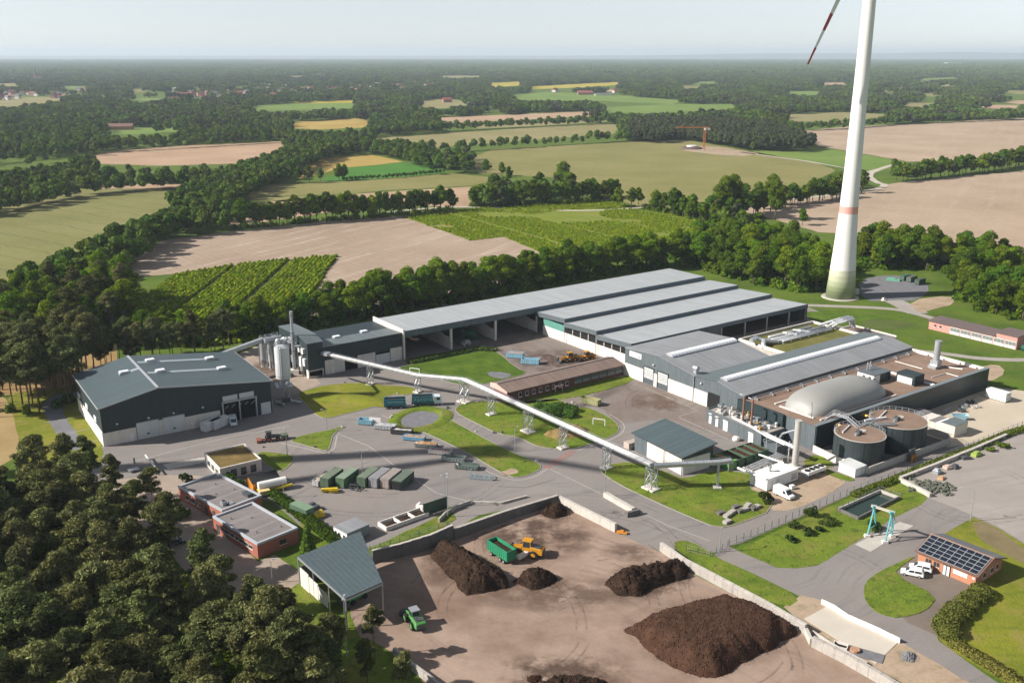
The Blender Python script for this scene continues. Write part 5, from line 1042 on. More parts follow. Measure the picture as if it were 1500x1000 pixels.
tag(MB().tube((-1.8, 0, 1.1), (1.8, 0, 1.1), 1.0, 16).box(-1.2, -.9, -.8, .8, 0, .4).box(.9, 1.2, -.8, .8, 0, .4).build("oil_tank", mat("dark_green_tank", (.03, .16, .10), .45), None, loc=S(139.5, -33), rz=TH - 60), "dark green cylindrical tank beside the pink building", "tank")
sr = thing("field_hut", "tiny white gabled hut under trees by the nursery", "hut", tuple(g(181, 408)), 30)
MB().extx([(-2.5, 0), (2.5, 0), (2.5, 2.8), (0, 4.4), (-2.5, 2.8)], -3, 3).build("wall", M_concw, sr)
for s_ in (-1, 1): b = MB(); slab(b, [(-3.2, 2.8 * s_, 2.7), (3.2, 2.8 * s_, 2.7), (3.2, 0, 4.55), (-3.2, 0, 4.55)][:: s_], .12); b.build("roof_slope", M_tile, sr)
MB().box(-3.06, -3.0, -.5, .5, 1.2, 2.2).build("window", M_gl, sr)

# ---------------------------------------------------------------- wind turbine
M_turb = mat("white_turbine_concrete", (.72, .71, .68), .55, .04, .05, .6)
def tower_mat():
    t = NT("turbine_tower_paint"); v = t.vec(False); sx = t.new("ShaderNodeSeparateXYZ"); t.ln(v, sx.inputs[0])
    k = t.math('DIVIDE', sx.outputs[2], 160.0)
    x = t.new("ShaderNodeValToRGB"); x.color_ramp.interpolation = 'CONSTANT'; e = x.color_ramp.elements
    stops = [(0, (.17, .22, .09)), (3.2, (.22, .27, .125)), (5.6, (.28, .32, .175)), (8.0, (.36, .385, .24)), (10.4, (.47, .475, .34)), (13.0, (.70, .69, .66)), (38.0, (.62, .27, .22)), (41.0, (.70, .69, .66))]
    while len(e) < len(stops): e.new(.5)
    for i, (z, c) in enumerate(stops): e[i].position = z / 160; e[i].color = (*c, 1)
    t.ln(k, x.inputs[0]); n = t.noise(v, .15, 4)
    ring = t.ramp(t.math('FRACT', t.math('DIVIDE', sx.outputs[2], 3.8)), [(0, .82), (.03, 1)])
    t.ln(t.mix(1, t.mix(t.math('MULTIPLY', n, .25), x.outputs[0], (.55, .53, .49)), ring, 'MULTIPLY'), t.b.inputs["Base Color"]); t.b.inputs["Roughness"].default_value = .55
    return t.m
wt = thing("wind_turbine", "tall white wind turbine with green base rings and red banded blades", "wind turbine", (148.2, 424.0, 0), 0)
MB().lathe([(6.5, 0), (5.85, 8), (5.0, 20), (3.95, 39), (3.45, 60), (3.0, 90), (2.6, 126), (2.2, 157)], n=40).build("tower", tower_mat(), wt, smooth=True)
MB().lathe([(8.2, 0), (8.0, .35)], n=40).build("foundation_ring", M_conc, wt)
HUB = Vector((0, -6.5, 162))
MB().lathe([(1.8, -3), (3.4, -1.5), (3.8, 2), (3.2, 6), (1.2, 9)], n=20).build("nacelle", M_turb, wt, loc=(0, -2.5, 159.5)); MB().tube(HUB - Vector((0, 2.5, 0)), HUB + Vector((0, 1.5, 0)), 2.4, 18).build("hub", M_turb, wt)
M_bred = mat("red_blade_band", (.40, .035, .04), .5, .05)
def blade(ang):
    d = Vector((math.sin(R(ang)), 0, math.cos(R(ang)))); s = Vector((d.z, 0, -d.x)) * .75 + Vector((0, -.66, 0)); nr = d.cross(s).normalized(); Lb = 66.0
    def sec(t):
        c_ = (3.4 if t < .12 else 4.9 * (1 - (t - .12) * .86)) * (.6 if t < .03 else 1); th = c_ * .16 + .12; p = HUB + d * (2 + (Lb - 2) * t)
        return [p - s * c_ * .35, p - nr * th, p + s * c_ * .65, p + nr * th]
    def span(t0, t1, nm, m, par):
        b = MB(); n = 6; V = []
        for i in range(n + 1): V += sec(t0 + (t1 - t0) * i / n)
        b.add(V, [(4 * i + k, 4 * i + (k + 1) % 4, 4 * i + 4 + (k + 1) % 4, 4 * i + 4 + k) for i in range(n) for k in range(4)] + [(0, 1, 2, 3), tuple(4 * n + k for k in (3, 2, 1, 0))])
        return b.build(nm, m, par)
    r_ = span(0, .665, "blade", M_turb, wt); span(.665, .775, "red_band", M_bred, r_); span(.775, .888, "white_band", M_turb, r_); span(.888, 1.0, "red_tip", M_bred, r_)
for a_ in (202.5, 322.5, 82.5): blade(a_)
MB().box(-1, 1, -.9, .9, 0, 2.4).build("transformer_hut", M_concw, wt, loc=(9.3, 6.0, 0))
w2 = copy_tree(wt, (-258, 214, 0), 62, "second white wind turbine outside the left edge, its tower shadow crosses the yard")
# orange crane at the far building site
kr = thing("tower_crane", "orange tower crane at the far building site", "crane", tuple(g(1031, 220)), 0); M_cr = mat("orange_crane_paint", (.55, .20, .03), .5)
for x in (-.9, .9):
    for y in (-.9, .9): MB().beam((x, y, 0), (x, y, 25), .35).build("mast_leg", M_cr, kr)
for i in range(10): MB().beam((-.9, -.9, i * 2.5), (.9, -.9, i * 2.5 + 2.5), .2).beam((-.9, .9, i * 2.5), (.9, .9, i * 2.5 + 2.5), .2).build("mast_brace", M_cr, kr)
for y in (-.6, .6): MB().beam((5, y, 25), (-33, y, 25.3), .4).build("jib_chord", M_cr, kr)
MB().beam((5, 0, 26), (-33, 0, 26.4), .3).build("jib_chord", M_cr, kr); MB().box(3, 6, -.9, .9, 22.5, 24.8).build("counterweight", M_conc, kr); MB().box(-1.5, 1.5, -1.5, 1.5, 0, 1).build("base", M_conc, kr); MB().box(-1.0, 1.0, -2.2, -.9, 22.5, 24.8).build("cab", M_white, kr)
ft = thing("concrete_foundation", "round grey foundation ring beside the orange crane", "foundation", tuple(g(1013, 218)), 0); MB().lathe([(13, 0), (11, 2.0), (6, 2.6)], n=24).build("ring", mat("dark_form", (.12, .08, .07), .9), ft); MB().lathe([(6, 2.6), (6, 3.8)], n=20).build("cap", M_white, ft)

# ---------------------------------------------------------------- vehicles and containers
M_tyre = mat("black_rubber", (.022, .022, .023), .85, .2, 2, 9); M_rim = mat("grey_wheel_rim", (.35, .35, .36), .5)
def wheels(root, pos, r, w_, rim=None):
    for x, y in pos:
        o_ = MB().wheel((0, 0, 0), r, w_, 16).build("wheel", M_tyre, root, loc=(x, y, r)); MB().wheel((0, 0, 0), r * .55, w_ + .04, 12).build("rim", rim or M_rim, o_)
def wheel_loader(label, loc, rz, c, cname, roof=None, k=1.0):
    m = mat(cname, c, .5, .16, .8, 3, grime=.3); t_ = thing("wheel_loader", label, "loader", loc, rz); t_.scale = (k, k, k)
    wheels(t_, ((1.5, -1.05), (1.5, 1.05), (-1.6, -1.05), (-1.6, 1.05)), .78, .62, m)
    MB().exty([(-3.3, .8), (-3.4, 1.8), (-3.0, 2.05), (-.9, 2.2), (-.9, .8)], -1.0, 1.0).build("engine_cover", m, t_, bevel=.08); MB().box(-3.45, -3.2, -.7, .7, .9, 1.7).build("grille", M_steeld, t_); MB().box(-2.8, -1.2, -.75, .75, 2.1, 2.2).build("bonnet_panel", M_steeld, t_)
    c_ = MB().box(-.95, .75, -.75, .75, 1.2, 1.9).build("cab", m, t_); MB().exty([(-.95, 1.9), (.75, 1.9), (.55, 3.1), (-.85, 3.1)], -.72, .72).build("cab_glass", M_gl, c_); MB().box(-1.05, .75, -.82, .82, 3.1, 3.25).build("cab_roof", roof or m, c_)
    for x in (-.9, .62):
        for y in (-.72, .72): MB().beam((x, y, 1.9), (x - .1 * (x > 0), y, 3.1), .1).build("cab_post", m, c_)
    MB().box(.5, 2.4, -.55, .55, .75, 1.4).build("front_frame", m, t_)
    for y in (-.5, .5): MB().beam((1.0, y, 1.6), (2.7, y, 1.35), .22, .4).beam((2.7, y, 1.35), (3.3, y, .7), .22, .35).build("lift_arm", m, t_)
    MB().exty([(3.1, .15), (4.3, .1), (4.35, .2), (3.4, .35), (3.2, 1.0), (3.5, 1.45), (3.35, 1.5), (3.0, 1.0)], -1.45, 1.45).build("bucket", M_steeld, t_)
    MB().exty([(3.15, .2), (4.2, .15), (3.4, 1.35), (3.1, 1.0)], 1.4, 1.48).build("bucket_side", M_steeld, t_); MB().exty([(3.15, .2), (4.2, .15), (3.4, 1.35), (3.1, 1.0)], -1.48, -1.4).build("bucket_side", M_steeld, t_); MB().tube((-2.4, .5, 2.1), (-2.4, .5, 2.8), .07).build("exhaust", M_steeld, t_)
    return t_
YEL = (.55, .26, .02)
wheel_loader("yellow wheel loader tipping into the green trailer in the compost yard", tuple(g(772, 812)), 160, YEL, "loader_yellow", k=1.15)
wheel_loader("green wheel loader with grey cab roof beside the canopy", tuple(g(607, 913)), 118, (.085, .29, .07), "loader_green", M_steel, 1.05)
wheel_loader("left of the two yellow loaders behind the brick workshop", tuple(g(834, 529)), 200, YEL, "loader_yellow", k=1.05)
wheel_loader("right yellow loader half hidden behind the brick workshop", tuple(g(859, 527)), 205, YEL, "loader_yellow", k=1.0)
def ribbed_box(root, L, W, H, z0, m, closed=True, nm="body", fill=None, ribs=8, wall=.08):
    if closed: b_ = MB().box(0, L, 0, W, z0, z0 + H).build(nm, m, root)
    else:
        b_ = MB().box(0, L, 0, W, z0, z0 + .12).box(0, wall, 0, W, z0 + .12, z0 + H).box(L - wall, L, 0, W, z0 + .12, z0 + H).box(wall, L - wall, 0, wall, z0 + .12, z0 + H).box(wall, L - wall, W - wall, W, z0 + .12, z0 + H).build(nm, m, root)
        MB().box(-.06, L + .06, -.06, .1, z0 + H - .06, z0 + H + .06).box(-.06, L + .06, W - .1, W + .06, z0 + H - .06, z0 + H + .06).box(-.06, .1, .1, W - .1, z0 + H - .06, z0 + H + .06).box(L - .1, L + .06, .1, W - .1, z0 + H - .06, z0 + H + .06).build("top_rail", m, b_)
    q = MB()
    for i in range(ribs):
        x = L * (i + .5) / ribs; q.box(x - .07, x + .07, -.07, 0, z0, z0 + H - .06).box(x - .07, x + .07, W, W + .07, z0, z0 + H - .06)
    for i in range(3): y = W * (i + .5) / 3; q.box(-.06, 0, y - .07, y + .07, z0, z0 + H - .06)
    q.build("ribs", m, b_)
    if fill:
        n = 10; V = []; r2 = random.Random(int(L * 100))
        for i in range(n + 1):
            for j in range(5): V.append((wall + (L - 2 * wall) * i / n, wall + (W - 2 * wall) * j / 4, z0 + H * fill[1] + (.25 * math.sin(math.pi * i / n) * math.sin(math.pi * j / 4) + r2.uniform(-.12, .12))))
        f = MB(); f.add(V, [(i * 5 + j, i * 5 + 5 + j, i * 5 + 6 + j, i * 5 + j + 1) for i in range(n) for j in range(4)]); f.build("load", fill[0], b_)
    return b_
M_comp = ground_mat("dark_compost", [(.25, (.016, .010, .007)), (.45, (.034, .020, .013)), (.6, (.058, .033, .021)), (.8, (.105, .064, .042))], .5, 3.5, 1.0, .95, dirt=((.14, .085, .055), .6, .4), bdist=.5)
M_comp2 = ground_mat("reddish_compost", [(.25, (.036, .018, .011)), (.45, (.068, .034, .021)), (.6, (.098, .050, .031)), (.8, (.14, .078, .05))], .5, 3.5, 1.0, .95, bdist=.5)
M_chips = ground_mat("wood_waste", [(.3, (.30, .15, .06)), (.5, (.42, .23, .11)), (.7, (.55, .36, .2))], 1, 5, .8, .95)
def container(label, px, rz, L, W, H, c, cname, closed=True, group=None, fill=None, loc=None, roof=None, name="container", door=True):
    m = mat(cname, c, .6, .16, .5, 3, grime=.3); t_ = thing(name, label, "container", tuple(loc if loc is not None else g(*px)), rz, group)
    ribbed_box(t_, L, W, H, .22, m, closed, "body", fill)
    if closed: MB().box(.02, L - .02, .02, W - .02, .22 + H, .27 + H).build("roof", roof or m, t_)
    for y in (.3, W - .5): MB().box(0, L, y, y + .2, 0, .22).build("skid", M_steeld, t_)
    if door: MB().box(-.12, -.06, .1, W / 2 - .05, .35, H).build("door_leaf", m, t_); MB().box(-.12, -.06, W / 2 + .05, W - .1, .35, H).build("door_leaf", m, t_)
    return t_
GRN = (.075, .115, .075); GRR = mat("weathered_green_roof", (.15, .19, .13), .8, .25, .6, 3)
RW = 68.0
container("narrow crate with red and white load, leftmost of the container row", (467, 714), RW, 6.2, 1.9, 1.5, (.42, .42, .40), "pale_crate_paint", closed=False, fill=(mat("mixed_red_white_load", (.45, .38, .32), .8, .4, 2, 3), .9))
container("dark green container with mottled roof behind the yellow snow plough", (482, 716), RW, 7.0, 2.6, 2.5, GRN, "container_green", roof=GRR)
container("green container with plain pale roof, second green one in the row", (505, 716), RW, 7.0, 2.6, 2.5, (.085, .15, .09), "container_green2", roof=mat("pale_green_roof", (.19, .25, .18), .8, .12))
container("dark green container with patchy roof left of the grey pair", (536, 715), RW, 7.0, 2.6, 2.5, GRN, "container_green", roof=GRR)
container("bluish grey container, left of the grey pair", (553, 716), RW, 7.0, 2.6, 2.5, (.24, .24, .255), "container_grey")
container("brownish grey container, right of the grey pair", (570, 717), RW, 7.0, 2.6, 2.5, (.30, .26, .235), "container_taupe")
c7 = container("dark green container with open end, rightmost of the row", (588, 719), RW, 7.0, 2.7, 2.3, (.06, .09, .065), "container_dark_green", roof=mat("dull_green_roof", (.115, .145, .11), .8, .15), door=False)
MB().box(-.14, -.1, .2, 2.5, .35, 2.3).build("open_end", M_black, c7)
sp = thing("snow_plough", "bright yellow snow plough in front of the green container", "plough", tuple(g(483, 721)), 8); M_yel = mat("bright_yellow_paint", (.62, .46, .02), .5, .1)
MB().exty([(0, 0), (.2, .5), (.6, 1.0), (.9, 1.05), (.5, .5), (.4, 0)], -.2, 2.2).build("blade", M_yel, sp, rz=-90, loc=(0, 0, 0)); MB().box(-2, 2, -.1, 1.2, .3, .8).build("frame", M_yel, sp)
for x in (-1.6, -.5, .6, 1.6): MB().box(x - .4, x + .4, -.4, .3, .8, 1.15).build("salt_box", M_yel, sp)
def frame_rack(label, px, rz, L=6.0, m=None, lean=0.0):
    t_ = thing("flat_rack", label, "rack", tuple(g(*px)), rz, None); m = m or M_steel
    for y in (0, 2.2): MB().beam((0, y, .3), (L, y, .3), .18, .25).build("skid", m, t_)
    for i in range(6): MB().beam((L * i / 5, 0, .42), (L * i / 5, 2.2, .42), .14).build("cross_bar", m, t_)
    for y in (0, 2.2): MB().beam((0, y, .5), (.2, y, 1.7), .15).build("end_post", m, t_)
    MB().beam((.2, 0, 1.7), (.2, 2.2, 1.7), .15).build("end_beam", m, t_)
    return t_
frame_rack("low steel rack between the green containers", (524, 720), RW, 6.0, M_steeld)
# diagonal row of roll off bodies along the lawn
RA = -12.0
def rolloff(label, px, c, cname, H=1.0, fill=None, L=6.2, k=None):
    m = mat(cname, c, .6, .2, .6, 3, grime=.3); t_ = thing("rolloff_body", label, "container", tuple(g(*px)), RA if k is None else k)
    ribbed_box(t_, L, 2.3, H, .3, m, False, "body", fill, 7)
    for y in (.3, 1.8): MB().box(-.1, L + .1, y, y + .2, 0, .3).build("skid", M_steeld, t_)
    MB().beam((.0, .2, .4), (-.25, 1.15, 1.3), .12).beam((.0, 2.1, .4), (-.25, 1.15, 1.3), .12).build("hook_frame", m, t_); MB().tube((-.2, 1.15, .9), (.7, 1.15, .9), .32, 10).build("roller", M_concw, t_)
    return t_
M_tim = mat("timber_load", (.38, .25, .17), .85, .3, 1, 4)
rolloff("light blue roll off skip, first of the diagonal row", (524, 622), (.22, .42, .52), "light_blue_skip", 1.3, L=4.5); 
tag(MB().box(0, 3.6, -.1, .1, 0, 2.2).beam((.4, 0, 1.6), (.4, 1.4, 0), .1).beam((3.2, 0, 1.6), (3.2, 1.4, 0), .1).build("tilted_panel", M_white, None, loc=g(541, 621), rz=-12), "white panel propped next to the light blue skip", "panel")
rolloff("silver roll off body with grey tarpaulin in the diagonal row", (548, 629), (.40, .41, .42), "silver_body", 1.1, (mat("grey_tarpaulin", (.42, .43, .43), .6), .95))
rolloff("black roll off body in the diagonal row", (572, 636), (.05, .05, .055), "black_body", 1.2, (M_conc, .7))
rolloff("bright blue roll off body with timber in the diagonal row", (590, 645), (.16, .36, .50), "bright_blue_body", .9, (M_tim, .9))
rolloff("grey roll off body with orange load in the diagonal row", (607, 655), (.22, .25, .24), "grey_body_a", .8, (M_chips, .9))
rolloff("white roll off body with scrap in the diagonal row", (627, 665), (.50, .48, .46), "white_body", .8, (mat("scrap_load", (.30, .22, .2), .8, .4, 2, 4), .9))
rolloff("empty grey green roll off body before the frames in the diagonal row", (647, 676), (.20, .24, .23), "grey_green_body", 1.0)
rolloff("empty dull green roll off body, last solid one of the diagonal row", (666, 687), (.14, .18, .16), "dull_green_body", .9)
fr = frame_rack("pale blue grey barred rack at the end of the diagonal row", (686, 701), RA, 6.5, mat("blue_grey_bars", (.26, .32, .34), .5))
for i in range(5): MB().beam((.3, -.05, .5 + i * .28), (6.5, -.05, .5 + i * .28), .09).build("side_bar", MATS["blue_grey_bars"], fr)
# light blue dump bodies behind the lawn, olive roll off
container("light blue open container with rubble, left of the pair on the apron", (742, 524), -14, 6.0, 2.4, 1.7, (.26, .47, .58), "sky_blue_container", False, fill=(mat("rubble_load", (.45, .26, .2), .85, .3, 1, 4), .9))
container("light blue open container standing empty, right of the pair on the apron", (763, 533), -14, 6.4, 2.4, 1.7, (.26, .47, .58), "sky_blue_container", False, fill=(mat("pale_floor", (.45, .36, .3), .8), .25))
container("olive roll off container with rusty inside near the receiving hall", (849, 590), -34, 6.4, 2.4, 1.7, (.34, .34, .17), "olive_container", False, fill=(mat("rusty_inside", (.42, .23, .12), .8), .3))
wcn = []
for i, (px_, lb) in enumerate((((303, 634), "left"), ((315, 631), "right"))):
    container("white shipping container, %s one of the pair before the dark warehouse" % lb, px_, 60, 6.1, 2.45, 2.5, (.56, .58, .58), "white_container_paint", roof=M_white)
# five open containers of compost by the engine container
for i in range(5):
    c_ = S(-31.0 + i * 3.15, -43.2); container("%s open green container by the engine container, filled with %s" % (("first", "second", "third", "fourth", "fifth")[i], "wood chips" if i == 0 else "brown compost"), None, TH + 90, 6.2, 2.6, 2.2, (.09, .30, .06) if i == 0 else (.07, .13, .08), "lime_green_container" if i == 0 else "mid_green_container", False, loc=(c_.x + 2.6 * math.cos(R(TH)), c_.y + 2.6 * math.sin(R(TH)), 0), fill=(M_chips if i == 0 else M_comp2, .88))
container("mossy green container with open end beside the hedge", (425, 752), -38, 6.0, 2.5, 2.4, (.11, .18, .12), "moss_green_container", roof=mat("moss_roof_green", (.17, .26, .17), .8, .15))
tag(MB().box(0, 5.6, 0, 2.3, .25, .8).box(.2, 1.4, .2, 2.1, .8, 1.15).box(1.6, 2.8, .2, 2.1, .8, 1.3).box(3.0, 4.2, .2, 2.1, .8, 1.1).box(4.3, 5.4, .2, 2.1, .8, 1.25).build("yellow_boxes_trailer", M_yel, None, loc=g(443, 765), rz=30), "flat rack loaded with yellow boxes beside the hedge", "rack")
tag(MB().box(0, 2.4, 0, 1.5, 0, 1.2).box(.1, 1.0, .1, 1.4, 1.2, 1.5).build("dark_hopper", M_steeld, None, loc=g(452, 745), rz=-38), "dark hopper behind the mossy green container", "hopper")
tk = thing("tank_trailer", "white tank body on a yellow frame beside the orange hut", "tank", tuple(g(379, 722)), 30)
MB().tube((0, 0, 1.9), (7.0, 0, 1.9), 1.05, 16).build("vessel", M_white, tk); MB().box(-.2, 7.4, -1, 1, .5, .85).build("frame", M_yel, tk); MB().box(-.4, 2.2, -2.8, -1.3, .3, 1.5).build("front_box", mat("cream_yellow_box", (.60, .47, .22), .6), tk)
MB().beam((1.5, -1.2, .6), (8.2, -1.6, 1.2), .5, .5).build("boom", M_yel, tk); wheels(tk, ((1.2, -1.0), (1.2, 1.0), (6, -1.0), (6, 1.0)), .45, .35)
# teal tipper truck and trailer
M_teal = mat("teal_tipper_paint", (.035, .19, .245), .45, .12, .5, 3, grime=.2); M_cabp = mat("pale_blue_cab_paint", (.52, .62, .68), .35, .05)
tr = thing("tipper_truck", "teal tipper truck with pale blue cab on the site road", "truck", tuple(g(604, 596)), 7)
ribbed_box(tr, 6.4, 2.5, 2.0, 1.25, M_teal, False, "tipper_body", (M_comp, .8), 9)
MB().box(-.2, 8.9, .5, 2.0, .7, 1.1).build("chassis", M_steeld, tr); MB().box(6.4, 6.45, .1, 2.4, 1.3, 3.4).build("body_headboard", M_teal, tr)
cb_ = MB().exty([(6.8, .8), (9.0, .8), (9.05, 1.9), (8.75, 3.1), (6.8, 3.2)], .05, 2.45).build("cab", M_cabp, tr, bevel=.06); MB().exty([(9.06, 1.95), (9.09, 1.95), (8.82, 2.95), (8.79, 2.95)], .2, 2.3).build("windscreen", M_gl, cb_)
for y in (-.0, 2.46): MB().box(7.6, 8.6, y, y + .04, 2.0, 2.8).build("side_window", M_gl, cb_)
MB().box(8.95, 9.12, .2, 2.3, .5, .95).build("bumper", M_steeld, cb_); wheels(tr, ((8.0, .2), (8.0, 2.3), (2.4, .2), (2.4, 2.3), (1.1, .2), (1.1, 2.3)), .5, .35)
q = MB()                                              # pale company lettering strip on the body side
for i in range(6):
    x = .7 + i * .95; q.box(x, x + .14, -.12, -.08, 1.9, 2.7)
    if i % 2 == 0: q.box(x, x + .5, -.12, -.08, 2.58, 2.7).box(x, x + .5, -.12, -.08, 2.25, 2.36)
    else: q.box(x, x + .5, -.12, -.08, 1.9, 2.02).box(x + .4, x + .52, -.12, -.08, 1.9, 2.7)
q.build("lettering", mat("pale_lettering", (.42, .58, .60), .6), tr)
tl = thing("tipper_trailer", "teal tipper trailer coupled behind the teal truck", "trailer", tuple(g(563, 600)), 7)
ribbed_box(tl, 6.6, 2.5, 2.0, 1.2, M_teal, False, "tipper_body", (M_comp, .75), 9); MB().box(-.1, 6.8, .5, 2.0, .7, 1.1).beam((6.7, 1.2, .8), (8.6, 1.3, .8), .2).build("chassis", M_steeld, tl); wheels(tl, ((1.0, .2), (1.0, 2.3), (5.2, .2), (5.2, 2.3), (2.2, .2), (2.2, 2.3)), .48, .35)
q = MB(); [q.box(1.2 + i * .7, 1.55 + i * .7, -.12, -.08, 2.2, 2.55) for i in range(7)]; q.build("lettering", MATS["pale_lettering"], tl)
# green walking floor trailer in the yard
gt_ = thing("green_trailer", "green high sided trailer being loaded in the compost yard", "trailer", tuple(g(756, 823)), 128)
ribbed_box(gt_, 7.0, 2.5, 2.3, .9, mat("emerald_trailer_paint", (.025, .24, .12), .55, .16, .6, 3, grime=.35), False, "body", (M_comp, .7), 9); MB().box(-.1, 7.1, .5, 2.0, .55, .9).build("chassis", M_steeld, gt_); wheels(gt_, ((1.2, .1), (1.2, 2.4), (2.4, .1), (2.4, 2.4), (5.6, .1), (5.6, 2.4)), .45, .4)
MB().box(7.0, 7.6, .2, 2.3, 1.0, 3.0).build("front_unit", M_steeld, gt_); MB().beam((.5, -3.4, .9), (-.1, -.4, 1.0), 1.0, .8).build("discharge_belt", M_concw, gt_)
def car(name, label, px, rz, c, cname, van=False, cat="car", k=1.0):
    m = mat(cname, c, .28, .03, .3, 2, spec=.5); t_ = thing(name, label, cat, tuple(g(*px)), rz); t_.scale = (k, k, k)
    if van: low = [(-2.6, .35), (2.55, .35), (2.6, .95), (1.75, 1.15), (1.05, 2.15), (.6, 2.35), (-2.55, 2.35), (-2.65, 1.0)]; Wd = 1.95
    else: low = [(-2.15, .3), (2.1, .3), (2.15, .75), (1.25, .92), (.55, 1.5), (.2, 1.62), (-1.7, 1.66), (-2.1, 1.05)]; Wd = 1.75
    b_ = MB().exty(low, -Wd / 2, Wd / 2).build("body", m, t_, bevel=.12)
    if van:
        MB().exty([(1.72, 1.2), (1.76, 1.2), (1.12, 2.1), (1.08, 2.1)], -.78, .78).build("windscreen", M_gl, b_)
        for s_ in (-1, 1): MB().exty([(1.35, 1.25), (.35, 1.25), (.35, 1.95), (.95, 1.95)], s_ * Wd / 2 - .01, s_ * Wd / 2 + .01).build("side_window", M_gl, b_)
        wheels(t_, ((1.65, -.85), (1.65, .85), (-1.6, -.85), (-1.6, .85)), .34, .24)
    else:
        MB().exty([(1.22, .97), (1.26, .97), (.58, 1.48), (.54, 1.48)], -.68, .68).build("windscreen", M_gl, b_); MB().exty([(-2.1, 1.1), (-2.06, 1.1), (-1.76, 1.55), (-1.8, 1.55)], -.66, .66).build("rear_window", M_gl, b_)
        for s_ in (-1, 1): MB().exty([(.95, 1.02), (-.3, 1.02), (-.3, 1.48), (.45, 1.48)], s_ * Wd / 2 - .01, s_ * Wd / 2 + .01).exty([(-.45, 1.02), (-1.75, 1.02), (-1.6, 1.48), (-.45, 1.48)], s_ * Wd / 2 - .01, s_ * Wd / 2 + .01).build("side_window", M_gl, b_)
        wheels(t_, ((1.35, -.78), (1.35, .78), (-1.35, -.78), (-1.35, .78)), .31, .22)
    for s_ in (-1, 1): MB().box(2.08 if not van else 2.52, 2.17 if not van else 2.62, s_ * .6 - .16, s_ * .6 + .16, .62, .8).build("headlight", M_trim, b_)
    return t_
WH = (.74, .74, .73)
car("delivery_van", "white delivery van parked beside the white engine container", (1148, 727), -55, WH, "white_car_paint", True, "van", 1.05)
car("parked_car", "nearer of the two white cars in front of the solar house", (1336, 842), 155, WH, "white_car_paint", k=1.08)
car("parked_car", "white car parked closer to the solar house wall", (1348, 835), 152, WH, "white_car_paint", k=1.08)
car("delivery_van", "white van backed up to the warehouse's open bay", (342, 621), -70, (.60, .64, .66), "pale_van_paint", True, "van")
car("parked_car", "pale silver car half hidden by pines at the forecourt edge", (229, 789), 30, (.40, .43, .46), "silver_car_paint")
car("parked_car", "dark car among the pines on the forecourt", (258, 797), 30, (.05, .055, .06), "dark_car_paint")
car("parked_car", "pale blue car in the pine shade near the brick office", (320, 836), 40, (.30, .42, .50), "pale_blue_car_paint")
car("parked_car", "black car in the pine shade beside the pale blue car", (305, 826), 40, (.03, .03, .035), "black_car_paint")
# tractor with implement
tc = thing("farm_tractor", "dark tractor with red wheels driving past the lawn triangle", "tractor", tuple(g(398, 645)), 20); M_red = mat("red_rim_paint", (.34, .05, .035), .5)
wheels(tc, ((-.9, -.95), (-.9, .95)), .85, .5, M_red); wheels(tc, ((1.7, -.85), (1.7, .85)), .6, .4, M_red)
MB().exty([(-.2, .9), (2.5, .9), (2.5, 1.6), (.4, 1.75), (-.2, 1.75)], -.45, .45).build("bonnet", M_steeld, tc); c_ = MB().box(-1.5, .1, -.75, .75, 1.0, 1.7).build("cab", M_steeld, tc); MB().exty([(-1.5, 1.7), (.1, 1.7), (-.05, 2.75), (-1.4, 2.75)], -.72, .72).build("cab_glass", M_gl, c_); MB().box(-1.6, .1, -.8, .8, 2.75, 2.9).build("cab_roof", M_steeld, c_)
MB().box(2.6, 4.6, -1.0, 1.0, .7, 1.5).build("rear_box", mat("dull_olive_box", (.10, .13, .09), .6), tc); MB().beam((-3.2, 0, .7), (-1.3, 0, .8), .3).box(-4.2, -2.8, -1.2, 1.2, .2, .9).build("mounted_implement", mat("rust_red_implement", (.25, .10, .07), .6), tc); wheels(tc, ((3.9, -.9), (3.9, .9)), .5, .35, M_red)
ut = thing("utility_trailer", "small pale trailer standing by the entrance barrier", "trailer", tuple(g(196, 690)), 40); MB().box(-1.3, 1.3, -.8, .8, .4, .8).build("body", M_steel, ut); MB().beam((1.3, 0, .5), (2.4, 0, .45), .1).build("drawbar", M_steeld, ut); wheels(ut, ((0, -.85), (0, .85)), .32, .2)
# skip and clutter on the pale yard
bs = thing("blue_skip", "pale blue skip with flared ends on the pale yard", "skip", tuple(S(53.5, -57.5)), TH - 40); m_ = mat("pale_blue_skip_paint", (.32, .52, .60), .55, .1)
MB().exty([(-1.2, .1), (1.2, .1), (2.4, 1.6), (-2.4, 1.6)], -1.0, -.92).exty([(-1.2, .1), (1.2, .1), (2.4, 1.6), (-2.4, 1.6)], .92, 1.0).box(-1.2, 1.2, -.92, .92, .1, .2).build("side_plate", m_, bs); MB().beam((-1.2, 0, .15), (-2.4, 0, 1.6), 1.84, .08).beam((1.2, 0, .15), (2.4, 0, 1.6), 1.84, .08).build("end_plate", m_, bs)
rr = random.Random(9)
for i, (u, v) in enumerate(((60, -53.5), (64, -52.5), (67, -54.8), (70, -51.5), (56, -51.0), (49.5, -52.5))):
    b = MB()
    for k in range(5): x, y = rr.uniform(-1.4, 1.4), rr.uniform(-1, 1); b.box(x - .5, x + .5, y - .4, y + .4, 0, rr.uniform(.3, 1.2))
    tag(b.build("scrap_heap", (M_steeld, M_steel, M_conc)[i % 3], None, loc=S(u, v), rz=rr.uniform(0, 90), kind=None), "%s scrap heap below the dark digester wall" % ("long grey", "middle steel", "nearer concrete", "farthest steel", "small dark", "black round")[i], "scrap")

